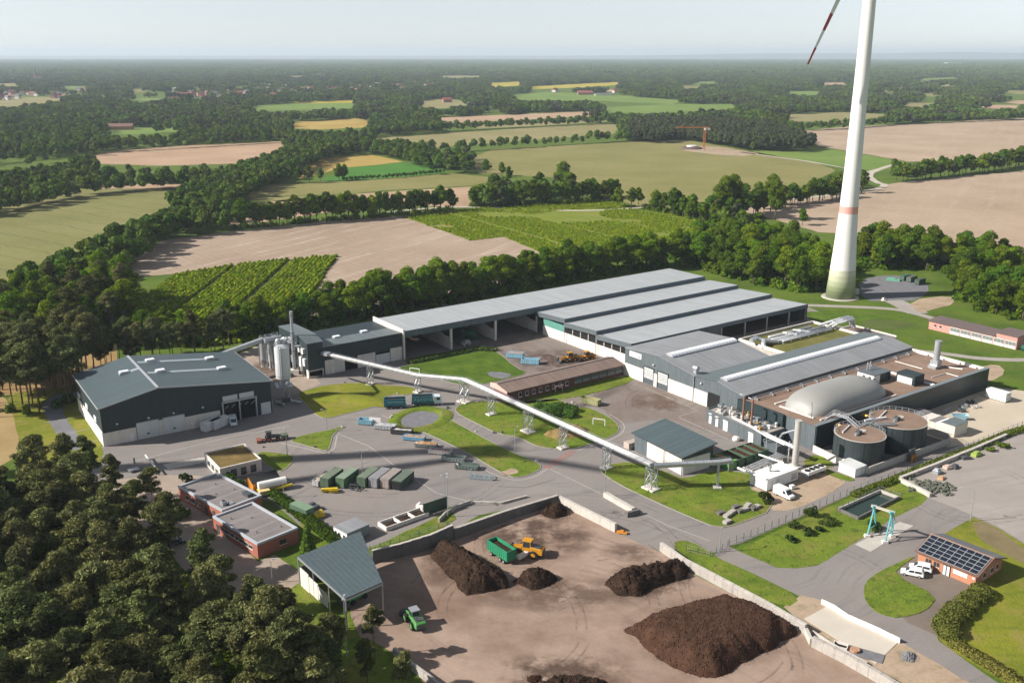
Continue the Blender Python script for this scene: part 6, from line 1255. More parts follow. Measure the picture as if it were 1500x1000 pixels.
# ---------------------------------------------------------------- trees and shrubs
F_LEAF = foliage("broadleaf_foliage", (.118, .188, .014), (.082, .148, .016), .3, .55)
F_LEAF2 = foliage("fresh_green_foliage", (.15, .225, .014), (.11, .185, .014), .33, .5)
F_PINE = foliage("pine_needles", (.140, .160, .056), (.165, .170, .070), .18, .7)
F_FAR = foliage("far_woodland_foliage", (.085, .145, .022), (.10, .155, .028), .2, .5)
F_FARP = foliage("far_pine_foliage", (.064, .080, .038), (.074, .086, .045), .12, .5)
F_BUSH = foliage("nursery_bush_foliage", (.24, .31, .018), (.20, .28, .016), .3, .45)
F_HEDGE = foliage("hedge_foliage", (.08, .13, .02), (.06, .11, .018), .3, .5)
F_REED = foliage("reed_foliage", (.09, .165, .03), (.075, .14, .025), .35, .4)
M_BARK = mat("brown_bark", (.10, .078, .058), .95, .25, 1.0, 6, bump=.5, bscale=8)
M_PBARK = mat("reddish_pine_bark", (.17, .105, .068), .95, .25, .8, 5, bump=.5, bscale=8)

def leaves(C, N, size, rs, elong=1.0):
    """one small bent leaf spray (diamond of 2 triangles as a quad) per centre"""
    n = len(C); N = N / np.maximum(np.linalg.norm(N, axis=1, keepdims=True), 1e-6)
    a = np.cross(N, rs.normal(size=(n, 3))); a /= np.maximum(np.linalg.norm(a, axis=1, keepdims=True), 1e-6)
    b = np.cross(N, a); s = (size * rs.uniform(.6, 1.35, (n, 1)))
    fold = N * s * rs.uniform(-.35, .2, (n, 1))
    V = np.stack([C - a * s * elong, C - b * s * .7 + fold, C + a * s * elong, C + b * s * .7 + fold], 1).reshape(-1, 3)
    return V, np.arange(4 * n).reshape(n, 4)
def blob_leaves(blobs, n, rs, up=.25, shell=(.72, 1.03), jit=.55):
    """n centres spread over the shells of ellipsoid blobs (cx, cy, cz, rx, ry, rz), none buried deep in another blob"""
    B = np.array(blobs); w = (B[:, 3] * B[:, 4] + B[:, 3] * B[:, 5]); w = w / w.sum()
    k = rs.choice(len(B), int(n * 1.7), p=w)
    d = rs.normal(size=(len(k), 3)); d /= np.linalg.norm(d, axis=1, keepdims=True)
    d[:, 2] = np.where((d[:, 2] < -.35) & (rs.random(len(k)) < .6), -d[:, 2], d[:, 2])
    r = rs.uniform(*shell, (len(k), 1)); C = B[k, :3] + d * B[k, 3:] * r
    keep = np.ones(len(k), bool)
    for q in B:
        keep &= (((C - q[:3]) / q[3:]) ** 2).sum(1) > .45
    C, d = C[keep][:n], d[keep][:n]
    N = d + rs.normal(size=d.shape) * jit; N[:, 2] += up
    return C, N

# ---------------------------------------------------------------- walls, piles, yard furniture
M_pre = mat("precast_block_concrete", (.40, .37, .335), .88, .15, .4, 2.2, bump=.15, bscale=4, grime=.45); M_prew = mat("pale_precast_block", (.50, .465, .42), .88, .13, .4, 2.2, bump=.12, bscale=4, grime=.35)
def block_wall(name, label, pts, h, th, m, step=2.4, rows=1, cap=None, base=0.0, hs=None, jit=.03):
    """free standing wall of separate precast blocks along a ground line"""
    P = [Vector((q[0], q[1], 0)) for q in (gp(pts) if not isinstance(pts[0], Vector) else pts)]
    o_ = P[0].copy(); t_ = thing(name, label, "wall", tuple(o_)); k = 0; tot = sum((b - a).length for a, b in zip(P[:-1], P[1:])); run = 0
    for a, b in zip(P[:-1], P[1:]):
        L = (b - a).length; n = max(1, round(L / step)); d = (b - a).normalized(); s = Vector((-d.y, d.x, 0))
        for i in range(n):
            f = (run + L * (i + .5) / n) / tot; H = h if hs is None else hs[0] + (hs[1] - hs[0]) * f
            for r in range(rows):
                off = s * rng.uniform(-jit, jit); p0, p1 = a.lerp(b, i / n) - o_ + off, a.lerp(b, (i + .985) / n) - o_ + off; z0, z1 = base + H * r / rows, base + H * (r + .985) / rows
                MB().beam(p0 + Vector((0, 0, (z0 + z1) / 2)), p1 + Vector((0, 0, (z0 + z1) / 2)), th, z1 - z0).build("wall_block", m, t_)
            if cap: p0, p1 = a.lerp(b, i / n) - o_, a.lerp(b, (i + .97) / n) - o_; MB().beam(p0 + Vector((0, 0, base + H + .06)), p1 + Vector((0, 0, base + H + .06)), th + .1, .12).build("coping_block", cap, t_)
        run += L
    return t_
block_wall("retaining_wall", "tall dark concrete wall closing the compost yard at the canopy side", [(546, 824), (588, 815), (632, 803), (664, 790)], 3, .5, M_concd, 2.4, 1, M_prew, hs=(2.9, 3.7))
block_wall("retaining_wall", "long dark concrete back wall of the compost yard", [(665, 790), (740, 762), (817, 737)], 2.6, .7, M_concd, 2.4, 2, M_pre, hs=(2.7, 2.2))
block_wall("block_wall", "sunlit pale block wall on the far right side of the compost bay", [(818, 737), (860, 758), (902, 779)], 2.0, .7, M_prew, 2.2, 2, M_prew)
block_wall("block_wall", "pale block wall between compost piles and the grass strip", [(968, 806), (1002, 830), (1060, 861), (1120, 893), (1180, 928)], 1.9, .7, M_pre, 2.4, 2, M_prew)
block_wall("block_wall", "lower right block wall below the concrete slab", [(1190, 946), (1240, 972), (1290, 1001), (1330, 1026)], 2.0, .7, M_pre, 2.2, 2, M_pre)
block_wall("block_wall", "short stepped wall end beside the concrete slab", [(1180, 928), (1188, 945)], 1.4, .6, M_prew, 1.6, 1)
block_wall("block_wall", "narrow concrete trough wall beside the slab pit", [(1190, 928), (1225, 950), (1270, 975)], .8, .25, M_prew, 3, 1)
block_wall("barrier_wall", "white barrier fence along the road above the concrete slab", [(1203, 884), (1222, 893), (1241, 906), (1290, 928), (1318, 942)], 1.1, .2, M_white, 2.0, 1)
block_wall("block_wall", "low mossy wall beside the pines at the bottom", [(578, 958), (610, 985), (650, 1015)], 1.5, .6, M_pre, 2.4, 2)
block_wall("block_wall", "long pale low wall round the gravel lot", [(1317, 704), (1372, 683), (1430, 659), (1474, 640)], 1.1, .8, M_prew, 3.0, 1)
block_wall("block_wall", "short pale wall end round the gravel lot corner", [(1318, 705), (1340, 716), (1363, 728)], 1.1, .8, M_prew, 3.0, 1)
block_wall("block_wall", "free standing pale block barrier beside the road junction", [(886, 727), (905, 738), (928, 751)], 1.3, 1.1, M_prew, 2.0, 2)
tag(MB().box(-1.8, 1.8, -.7, .7, 0, .8).prism([(-1.8, -.7), (1.8, -.7), (1.8, .1), (-1.8, .1)], .8, 1.3).build("concrete_block", M_concd, None, loc=g(926, 754), rz=28), "dark concrete block at the end of the pale barrier", "block")
block_wall("block_wall", "curved kerb wall above the compost yard's back wall", [(643, 765), (651, 756), (668, 745), (690, 737)], 1.0, .4, M_pre, 2, 1)
block_wall("block_wall", "low concrete edge of the raised corner by the back wall", [(692, 737), (735, 738), (772, 728)], .6, .4, M_prew, 2.5, 1)
# compost heaps
from mathutils import noise as MN
def heap(label, px, H, slope, m, seed, step=.42, rough=.5, plateau=False):
    P = gp(px); c = sum((p for p in P), Vector((0, 0, 0))) / len(P); x0, x1 = min(p.x for p in P), max(p.x for p in P); y0, y1 = min(p.y for p in P), max(p.y for p in P)
    nx, ny = int((x1 - x0) / step) + 3, int((y1 - y0) / step) + 3; V = []; idx = {}; F_ = []
    def edge(x, y):
        d = 1e9
        for i in range(len(P)):
            a, b = P[i], P[(i + 1) % len(P)]; ab = b - a; t = max(0, min(1, ((x - a.x) * ab.x + (y - a.y) * ab.y) / ab.length_squared)); d = min(d, math.hypot(x - a.x - ab.x * t, y - a.y - ab.y * t))
        return d if pip(x, y, P) else -d
    hh = {}
    for i in range(nx):
        for j in range(ny):
            x, y = x0 + (i - 1) * step, y0 + (j - 1) * step; e_ = edge(x, y) + .8 * MN.noise(Vector((x * .35, y * .35, seed)))
            z = slope * e_; z = (H * math.tanh(z / H) if plateau else H * (1 - math.exp(-z / H * 1.5))) if z > 0 else z
            if z > 0: z += 1.35 * rough * min(1, z) * (.55 * MN.noise(Vector((x * .8, y * .8, seed + 3))) + .4 * MN.noise(Vector((x * 2.1, y * 2.1, seed + 5))) + .3 * MN.noise(Vector((x * 4.3, y * 4.3, seed + 7))))
            hh[i, j] = z
            idx[i, j] = len(V); V.append((x + rng.uniform(-.1, .1) - c.x, y + rng.uniform(-.1, .1) - c.y, max(-.15, z)))
    for i in range(nx - 1):
        for j in range(ny - 1):
            if max(hh[i, j], hh[i + 1, j], hh[i + 1, j + 1], hh[i, j + 1]) > 0: F_.append((idx[i, j], idx[i + 1, j], idx[i + 1, j + 1], idx[i, j + 1]))
    t_ = thing("compost_heap", label, "heap", (c.x, c.y, 0)); b = MB(); b.add(V, F_); o_ = b.build("pile", m, t_, smooth=True)
    # loose lumps on and round the pile
    lb = MB(); r_ = random.Random(seed)
    for k in range(int(260 + 34 * H * (x1 - x0))):
        i, j = r_.randrange(nx), r_.randrange(ny); z = hh[i, j]
        if z < -1.2: continue
        x, y = x0 + (i - 1) * step - c.x, y0 + (j - 1) * step - c.y; s = r_.uniform(.07, .3) * (1 if z > 0 else .5); z = max(0, z); a = r_.uniform(0, 3)
        lb.add([(x + s * math.cos(a), y + s * math.sin(a), z), (x + s * math.cos(a + 2.1), y + s * math.sin(a + 2.1), z), (x + s * math.cos(a + 4.2), y + s * math.sin(a + 4.2), z), (x, y, z + s * .9)], [(0, 1, 3), (1, 2, 3), (2, 0, 3)])
    lo = lb.build("loose_lumps", m, t_); lo["kind"] = "stuff"
    return t_
heap("long dark compost windrow below the tall yard wall", [(629, 813), (645, 801), (668, 804), (706, 825), (744, 849), (741, 862), (712, 868), (684, 871), (655, 842)], 5.0, 1.35, M_comp, 1, .36, .8)
heap("small dark compost cone in front of the green trailer", [(752, 852), (764, 840), (792, 835), (818, 847), (806, 859), (778, 865)], 3.0, 1.05, M_comp, 2, .3, .5)
heap("dark heap tucked into the corner of the compost bay", [(790, 752), (800, 744), (818, 741), (832, 747), (829, 756), (812, 760)], 3.4, 1.2, M_comp, 3, .3, .6)
heap("elongated dark compost heap near the pale block wall", [(886, 856), (905, 842), (950, 834), (990, 826), (1011, 836), (1004, 847), (962, 860), (936, 873), (905, 871)], 4.2, 1.25, M_comp, 4, .34, .8)
heap("huge flat topped reddish brown compost heap at lower right", [(917, 924), (968, 902), (1020, 886), (1062, 880), (1110, 892), (1168, 925), (1140, 945), (1100, 965), (1048, 994), (1000, 985), (955, 958)], 3.9, 1.5, M_comp2, 5, .38, .2, True)
heap("dark heap cut by the bottom edge of the picture", [(775, 1012), (805, 998), (845, 993), (890, 1003), (905, 1025), (850, 1050), (785, 1045)], 3.6, 1.1, M_comp, 6, .36, .5)
heap("low litter pile left of the bottom heap", [(768, 996), (776, 990), (790, 990), (792, 998), (780, 1003)], .7, .5, M_comp2, 8, .3, .3)
heap("grassy brown soil mound on the conveyor lawn", [(795, 636), (812, 628), (845, 622), (866, 630), (856, 640), (815, 645)], 1.9, .5, ground_mat("dry_soil_mound", [(.3, (.17, .12, .05)), (.5, (.25, .17, .07)), (.7, (.15, .17, .04))], .25, 2, .5), 9, .5, .25)
# raised compost beds and green wind screen
cbx = thing("compost_bay", "concrete compost bays with three dark beds beside the lawn", "bay", tuple(g(566, 778)), 40)
for (x0, x1, y0, y1) in ((0, 12, 0, .25), (0, 12, 3.4, 3.65), (0, .3, .25, 3.4), (4, 4.3, .25, 3.4), (8, 8.3, .25, 3.4), (11.7, 12, .25, 3.4)): MB().box(x0, x1, y0, y1, 0, 1.0).build("bay_wall", M_concw, cbx)
for x in (.4, 4.4, 8.4):
    V = [(x + 3.5 * i / 6, .3 + 3.0 * j / 4, .35 + .45 * math.sin(math.pi * i / 6) * math.sin(math.pi * j / 4) + rng.uniform(-.08, .08)) for i in range(7) for j in range(5)]; b = MB(); b.add(V, [(i * 5 + j, i * 5 + 5 + j, i * 5 + 6 + j, i * 5 + j + 1) for i in range(6) for j in range(4)]); b.build("compost_bed", M_comp, cbx)
tag(MB().box(0, 3.0, 0, .5, 0, 1.2).box(0, .5, .5, 1.8, 0, 1.2).box(2.5, 3.0, .5, 1.8, 0, 1.2).build("concrete_trough", M_white, None, loc=g(609, 746), rz=-20), "white concrete block at the end of the compost bays", "trough")
gs = thing("wind_screen", "dark green sheet screen standing beside the lamp masts", "screen", tuple(g(621, 757)), 38)
MB().box(0, 6.8, -.08, .08, .2, 3.4).build("sheet", mat("dark_green_sheet", (.035, .065, .05), .55, .1, .2, 2, rib=(.8, (1, 0, 0))), gs)
for x in (0, 3.4, 6.8): MB().beam((x, .1, 0), (x, .1, 3.5), .15).beam((x, .1, 2.4), (x, 1.6, 0), .1).build("post", M_steeld, gs)
# lamp posts
def lamp(label, base, h, arm, rz, double=False, cat="lamp post", name="lamp_post"):
    t_ = thing(name, label, cat, tuple(g(*base)), rz)
    MB().lathe([(.13, 0), (.11, 1.0), (.07, h - .5)], n=8).build("pole", M_steel, t_)
    for s_ in ((1, -1) if double else (1,)):
        pts = [Vector((0, 0, h - .6)), Vector((.12 * s_, 0, h - .15)), Vector((.5 * s_, 0, h)), Vector((arm * s_, 0, h + .12))]
        MB().path(pts, .06, 6).build("arm", M_steel, t_); MB().box(min(arm * s_, (arm + .7) * s_), max(arm * s_, (arm + .7) * s_), -.16, .16, h + .05, h + .2).build("lamp_head", M_trim, t_)
    return t_
lamp("tall lamp post right of the gatehouse lawn", (421, 668), 7.8, .8, 120); lamp("lamp post on the kerb of the triangular lawn", (479, 632), 6.8, .9, 190); lamp("double headed lamp post behind the container row", (531, 697), 7.0, .9, 10, True)
lamp("curved lamp post in front of the teal truck", (648, 612), 7.4, 1.2, 30); lamp("curved lamp post at the lower edge of the long lawn", (754, 661), 6.8, 1.2, 60); lamp("curved lamp post at the pale barrier blocks", (886, 727), 7.0, 1.2, 60)
lamp("tall curved lamp post at the gravel lot", (1421, 763), 8.0, 2.6, 160); lamp("curved lamp post at the entrance gate in the fence", (1054, 808), 6.2, 1.1, 40)
lamp("left of the two masts beside the green screen", (652, 743), 8.6, .5, 45, True); lamp("taller right mast beside the green screen", (656, 757), 10.5, .4, 90, True); lamp("lamp post beside the orange hut", (416, 729), 4.4, .3, 20)
lamp("tall floodlight mast in front of the canopy", (508, 962), 12.2, .3, 90, True); lamp("short lamp post on the forecourt corner", (399, 853), 5.4, .2, 0)
# weighbridge barrier, gantry, basin
br = thing("entrance_barrier", "white barrier boom with frame across the weighbridge lane", "barrier", tuple(g(214, 673)), 0)
MB().beam((0, 0, 1.2), tuple(g(233, 696) - g(214, 673) + Vector((0, 0, 1.2))), .3).build("boom", M_white, br); MB().box(-.3, .3, -.3, .3, 0, 1.4).build("drive_post", M_white, br); MB().box(-.1, .1, -.1, .1, 0, 1.2).build("rest_post", M_steeld, br, loc=g(233, 696) - g(214, 673))
tag(MB().box(-.15, .15, -.15, .15, 0, 1.5).box(-.3, .3, -.3, .3, 0, .12).build("card_reader", mat("dark_teal_post", (.03, .10, .11), .5), None, loc=g(197, 678)), "dark teal reader post beside the barrier", "post")
ga = thing("portal_gantry", "turquoise portal gantry on A shaped legs over the concrete pad", "gantry", (0, 0, 0)); M_tq = mat("turquoise_paint", (.10, .34, .36), .5, .1)
F4 = [g(1270, 786), g(1283, 777), g(1296, 795), g(1307, 786)]
A1 = (F4[0] + F4[1]) / 2 + Vector((0, 0, 6.8)); A2 = (F4[2] + F4[3]) / 2 + Vector((0, 0, 6.8))
for f, a in ((F4[0], A1), (F4[1], A1), (F4[2], A2), (F4[3], A2)): MB().beam(f, a, .3).build("leg", M_tq, ga); MB().box(f.x - .6, f.x + .6, f.y - .5, f.y + .5, 0, .6).build("footing", M_concw, ga)
MB().beam(A1 + Vector((-.6, .4, .1)), A2 + Vector((.6, -.4, .1)), .4, .5).build("beam", mat("cream_beam", (.48, .45, .36), .6), ga)
for a in (A1, A2): MB().box(a.x - .5, a.x + .5, a.y - .5, a.y + .5, 6.5, 7.1).build("head_joint", M_tq, ga)
MB().beam(F4[0].lerp(A1, .25), F4[1].lerp(A1, .25), .15).beam(F4[2].lerp(A2, .25), F4[3].lerp(A2, .25), .15).build("cross_tie", M_tq, ga); MB().path([A2 + Vector((.3, 0, -.2)), A2 + Vector((1.0, .2, -2)), A2 + Vector((.7, .2, -5))], .1).build("hose", M_tq, ga)
bas = [(1228, 748), (1289, 721), (1316, 731), (1257, 761)]
B = [Vector((q.x, q.y, 0)) for q in gp(bas)]
bt = thing("water_basin", "sunken concrete basin with dark green water behind the gantry", "basin", (0, 0, 0))
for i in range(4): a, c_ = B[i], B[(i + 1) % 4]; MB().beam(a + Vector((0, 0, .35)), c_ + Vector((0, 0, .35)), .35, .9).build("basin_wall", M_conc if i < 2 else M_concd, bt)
b = MB(); b.add([tuple(p + Vector((0, 0, .07))) for p in B], [(0, 3, 2, 1)])
t = NT("dark_green_water"); t.b.inputs["Base Color"].default_value = (.014, .032, .020, 1); t.b.inputs["Roughness"].default_value = .12; t.bump(t.noise(t.vec(), 1.2, 4), .08, .05); b.build("water", t.m, bt)
pd = thing("gravel_pond", "grey gravel soakaway hollow in the long lawn", "pond", tuple(g(615, 614)))
q = MB(); V = []; n = 40
for k, (f, z) in enumerate(((.86, .16), (1.0, .55), (1.18, .62), (1.5, .14))):
    for i in range(n): a = 2 * math.pi * i / n; V.append((f * 6.0 * math.cos(a), f * 8.0 * math.sin(a) * (1 + .08 * math.sin(3 * a)), z))
q.add(V, [(k * n + i, k * n + (i + 1) % n, k * n + n + (i + 1) % n, k * n + n + i) for k in range(3) for i in range(n)]); o_ = q.build("berm", M_lawn, pd, smooth=True, rz=-25)
q = MB(); q.add([(.9 * 6.0 * math.cos(2 * math.pi * i / n), .9 * 8.0 * math.sin(2 * math.pi * i / n), .2) for i in range(n)], [tuple(range(n))]); q.build("gravel_bed", M_gravel, pd, rz=-25)
sheet("bare_ground", [(712, 545), (735, 545), (752, 549), (738, 556), (718, 552)], .15, M_gravel, smooth=1)
sheet("bare_ground", [(735, 690), (755, 686), (762, 692), (745, 697), (733, 696)], .15, M_sand, smooth=1, step=1.5, jit=.3)
bk = MB(); c0 = g(500, 585); V = []                                   # grass bank on the first lawn
for i in range(13):
    for j in range(7):
        u, v = -1 + 2 * i / 12, -1 + 2 * j / 6; V.append((u * 15, v * 4.0, .14 + 1.5 * max(0, (1 - abs(u) ** 3) * (1 - v * v))))
bk.add(V, [(i * 7 + j, i * 7 + 7 + j, i * 7 + 8 + j, i * 7 + j + 1) for i in range(12) for j in range(6)]); o_ = bk.build("grass_bank", M_lawn2, None, smooth=True, loc=(c0.x + 3, c0.y, 0), rz=-16); o_["kind"] = "structure"
# fences
def fence(label, px, h=1.8, step=2.6, m=None, rails=(.08, .5, .98)):
    P = gp(px); t_ = thing("mesh_fence", label, "fence", tuple(P[0])); m = m or M_steeld; pm = None
    for a, b in zip(P[:-1], P[1:]):
        L = (b - a).length; n = max(1, round(L / step))
        for i in range(n + 1):
            p = a.lerp(b, i / n) - P[0]
            if pm is None: o_ = MB().box(-.05, .05, -.05, .05, 0, h).build("post", m, t_, loc=p); pm = o_.data
            else: o_ = bpy.data.objects.new("post", pm); put(o_, t_); o_.location = p
        q = MB(); a0, b0 = a - P[0], b - P[0]
        for r in rails: q.beam(a0 + Vector((0, 0, h * r)), b0 + Vector((0, 0, h * r)), .04)
        k = int(L / .5)
        for i in range(k): p = a0.lerp(b0, (i + .5) / k); q.beam(p, p + Vector((0, 0, h * .98)), .022)
        q.build("mesh_panel", M_steel, t_)
    return t_
fence("long mesh fence between the bund road and the gantry lawn", [(1068, 799), (1120, 778), (1180, 751), (1240, 726), (1310, 699), (1380, 672), (1440, 648), (1510, 620)])
fence("mesh fence round the water basin", [(1226, 750), (1289, 719), (1320, 731)], 1.4, 2.4)
fence("railing on top of the tall yard wall", [(542, 805), (600, 788), (656, 768)], 1.0, 2.4)
fence("short mesh fence at the grass strip gate", [(1005, 806), (1040, 815), (1066, 800)], 1.5, 2.2)
# hedges and bushes
def leafy(name, label, cat, loc, blobs, n, size, m, rz=0.0, seed=1, core=None):
    rs = np.random.default_rng(seed); C, N = blob_leaves(blobs, n, rs, .3, (.8, 1.04), .6); V, F_ = leaves(C, N, size, rs)
    o_ = bpy.data.objects.new(name, meshnp(name, V, F_, m)); put(o_); o_.location = loc; o_.rotation_euler = (0, 0, R(rz)); return tag(o_, label, cat)
def hedge(label, px, w_, h, m, n, size=.25, seed=3):
    P = gp(px); c = P[0]; bl = []
    for a, b in zip(P[:-1], P[1:]):
        k = max(2, int((b - a).length / (w_ * .55)))
        for i in range(k): p = a.lerp(b, (i + .5) / k) - c; bl.append((p.x, p.y, h * .45, w_ * rng.uniform(.5, .62), w_ * rng.uniform(.5, .62), h * rng.uniform(.52, .62)))
    return leafy("hedge", label, "hedge", tuple(c), bl, n, size, m, seed=seed)
HB = foliage("hedge_mound_foliage", (.085, .13, .018), (.085, .13, .018), .25, .55); HB2 = foliage("dry_hedge_foliage", (.15, .155, .035), (.15, .155, .035), .25, .5)
hedge("trimmed hedge between the brick office and the container yard", [(398, 724), (430, 748), (462, 772), (492, 795)], 3.2, 1.7, HB, 5200, .24, 4)
hedge("thick curved hedge mound right of the access road", [(1442, 868), (1420, 885), (1396, 905), (1382, 922), (1392, 935)], 4.6, 2.2, HB2, 7000, .22, 5)
hedge("long scrub hedge between the mesh fence and the gravel lot wall", [(1250, 727), (1310, 704), (1370, 679), (1430, 656), (1475, 637), (1505, 628)], 2.6, 1.1, HB, 6500, .24, 6)
hedge("weedy verge along the lower right road", [(1392, 940), (1430, 962), (1475, 990), (1500, 1008)], 3.4, .9, HB2, 4200, .22, 7)
hedge("tall grass fringe along the back of the meadow lawn", [(600, 532), (650, 522), (700, 512), (728, 514)], 3.5, 1.3, foliage("reed_fringe_foliage", (.085, .13, .03), (.085, .13, .03), .3, .45), 3600, .28, 8)
def bush(label, px, r, h, m, seed, n=420, size=.22):
    return leafy("bush", label, "bush", tuple(g(*px)), [(0, 0, h * .45, r * .6, r * .6, h * .45)] + [(r * .75 * math.cos(a * 1.1 + seed), r * .75 * math.sin(a * 1.1 + seed), h * (.22 + .11 * a), r * (.5 - .04 * a), r * (.42 - .03 * a), h * .24) for a in range(6)], n * 2, size * .85, m, seed=seed)
DG = foliage("dark_bush_foliage", (.05, .085, .02), (.05, .085, .02), .25, .5); LG = foliage("light_bush_foliage", (.10, .165, .025), (.10, .165, .025), .3, .45); RD = foliage("reed_bed_foliage", (.085, .17, .035), (.085, .17, .035), .35, .4)
leafy("reed_bed", "bright green reed bed on the conveyor lawn", "reeds", tuple(g(814, 604)), [(rng.uniform(-6, 6), rng.uniform(-3.5, 3.5), .8, 1.8, 1.8, 1.4) for _ in range(22)], 5200, .28, RD, -20, 4)
for i, (px_, r_, h_, lb) in enumerate((((1187, 755), 1.6, 2.4, "beside the mesh fence"), ((1163, 772), 1.2, 1.5, "left of the middle of the gantry lawn"), ((1212, 767), 1.8, 2.0, "largest one in the middle of the gantry lawn"), ((1184, 782), 1.3, 1.6, "front middle of the gantry lawn"), ((1158, 792), 1.2, 1.5, "nearest the gate on the gantry lawn"), ((1200, 777), 1.0, 1.2, "smallest one on the gantry lawn"))):
    bush("young bushy tree, " + lb, px_, r_, h_, DG, 20 + i)
bush("rounded green bush between the van and the stone piles", (1121, 735), 1.7, 3.0, DG, 30, 700); bush("small round tree beside the forecourt lane", (272, 706), 1.6, 2.8, DG, 31, 600); bush("dark bush below the gantry", (1280, 776), 1.5, 2.6, DG, 36, 500)
bush("bright shrub at the corner of the farther brick office", (262, 752), 1.6, 2.0, LG, 32, 600); bush("second bright shrub by the farther brick office", (272, 757), 1.4, 1.8, LG, 33, 500); bush("shrub between gatehouse and brick office", (335, 705), 1.6, 2.2, LG, 34, 600); bush("low shrub row beside the gatehouse", (350, 711), 1.6, 1.5, LG, 35, 500)
sp_ = leafy("conifer_tree", "light green conifer between hedge and canopy", "tree", tuple(g(452, 812)), [(0, 0, 1.0 + i * .95, 1.9 - i * .23, 1.9 - i * .23, .8) for i in range(8)], 2600, .24, LG, 0, 41)
for i, (px_, s_) in enumerate((((1468, 655), 1.0), ((1450, 660), .7))): bush("leafy scrub clump %s at the end of the lot wall" % ("right" if i == 0 else "left"), px_, 1.8 * s_, 1.6 * s_, LG, 44 + i)
# stacked stones, boulders, lot clutter
r2 = random.Random(21)
def rock(b, x, y, s, r_):
    n = 6; V = [(x + s * r_.uniform(.7, 1.1) * math.cos(2 * math.pi * k / n), y + s * r_.uniform(.7, 1.1) * math.sin(2 * math.pi * k / n), 0) for k in range(n)] + [(x + s * .6 * math.cos(2 * math.pi * k / n + .3), y + s * .6 * math.sin(2 * math.pi * k / n + .3), s * r_.uniform(.7, 1.2)) for k in range(n)]
    return b.add(V, [(k, (k + 1) % n, n + (k + 1) % n, n + k) for k in range(n)] + [tuple(range(n, 2 * n))])
for i, px_ in enumerate(((1056, 753), (1065, 757), (1072, 752), (1084, 750), (1090, 748), (1095, 742), (1103, 746), (1108, 744), (1065, 766), (1078, 744))):
    b = MB()
    for k in range(4):
        for l in range(3): b.box(-1.0 + k * .52, -.52 + k * .52, -.6, .6, l * .28, .26 + l * .28 - .03 * (k % 2))
    tag(b.build("kerb_stone_stack", M_pre if i % 3 else M_concd, None, loc=g(*px_), rz=r2.uniform(20, 60)), "stack of grey kerb stones on the lawn corner by the fence road", "stones", "kerb stone stacks on the lawn corner")
for i, px_ in enumerate(((386, 655), (477, 578), (560, 590), (573, 612), (655, 598), (700, 589), (723, 634), (697, 632), (735, 634), (786, 675), (768, 676), (501, 626), (461, 655), (582, 577), (675, 590), (832, 596), (845, 594), (838, 590), (505, 561), (533, 560))):
    tag(rock(MB(), 0, 0, r2.uniform(.4, .75), r2).build("boulder", M_conc if i % 2 else M_concd, None, loc=g(*px_)), "small boulder set on a lawn edge beside the site roads", "boulder", "boulders along the lawn edges")
sk = MB()
for i in range(170):
    a = r2.random(); p = g(1335 + 58 * a + r2.uniform(-8, 8), 701 + 18 * r2.random() + 8 * a); sk_s = r2.uniform(.25, .7); q = MB(); rock(sk, p.x, p.y, sk_s, r2)
o_ = sk.build("stone_heap", mat("mossy_stone", (.12, .13, .10), .95, .3, .8, 3)); tag(o_, "heap of mossy stones and stumps in the gravel lot corner", "heap", kind="stuff")
for i, (px_, m_, lb, s_) in enumerate((((1372, 693), M_steel, "pale grey box against the lot wall", (1.0, .8, 1.1)), ((1388, 686), mat("pale_pink_box", (.52, .38, .32), .7), "pale pink crate against the lot wall", (1.1, .8, .8)), ((1398, 685), M_steeld, "dark drum rack against the lot wall", (1.2, .7, .8)), ((1379, 701), mat("orange_sand_bag", (.5, .3, .16), .8), "orange sack on the lot ground", (1.1, .7, .5)), ((1415, 672), M_steeld, "dark machine parts beside the lot wall", (1.3, .7, .7)), ((1430, 667), mat("lime_machine", (.30, .40, .08), .6), "lime green machine beside the lot wall", (1.6, .8, .9)))):
    tag(MB().box(-s_[0], s_[0], -s_[1], s_[1], 0, s_[2]).box(-s_[0] * .6, s_[0] * .5, -s_[1] * .7, s_[1] * .7, s_[2], s_[2] * 1.35).build("lot_box", m_, None, loc=g(*px_), rz=r2.uniform(10, 50), bevel=.08), lb, "crate")
ibc = thing("water_tote", "white cube tote standing behind the white delivery van", "tote", tuple(g(1160, 716)), 30); MB().box(-.6, .6, -.5, .5, .15, 1.15).build("bottle", M_white, ibc, bevel=.08); MB().box(-.62, .62, -.52, .52, 0, .15).build("pallet", M_steeld, ibc)
tag(MB().lathe([(.9, 0), (1.1, .5), (.9, 1.1), (.3, 1.3)], n=12).build("white_bag", M_white, None, loc=g(1078, 645)), "white bulk bag in front of the technical block", "bag")
tag(MB().box(-1.2, 1.2, -.5, .5, .2, .5).box(-.4, .4, -.3, .3, .5, .8).wheel((-.7, 0, .25), .25, 1.1).build("orange_sweeper", M_or, None, loc=g(911, 781), rz=-20), "orange sweeper attachment at the end of the block wall", "sweeper")
pit = thing("drain_pit", "open square pit with gravel and rusty plate beside the slab", "pit", tuple(g(1231, 947)), -30)
MB().box(-1.3, 1.3, -.9, -.75, .02, .55).box(-1.3, 1.3, .75, .9, .02, .55).box(-1.3, -1.15, -.75, .75, .02, .55).box(1.15, 1.3, -.75, .75, .02, .55).build("pit_wall", M_concw, pit); MB().box(-1.15, 1.15, -.75, .75, .04, .08).build("pit_floor", M_black, pit)
MB().box(1.6, 7.6, -1.6, 1.3, .11, .16).build("gravel_bed", M_gravel, pit); MB().lathe([(.9, .1), (.9, .6)], (2.6, -.2, 0), 12).build("shaft_ring", mat("terracotta_ring", (.42, .24, .15), .8), pit)
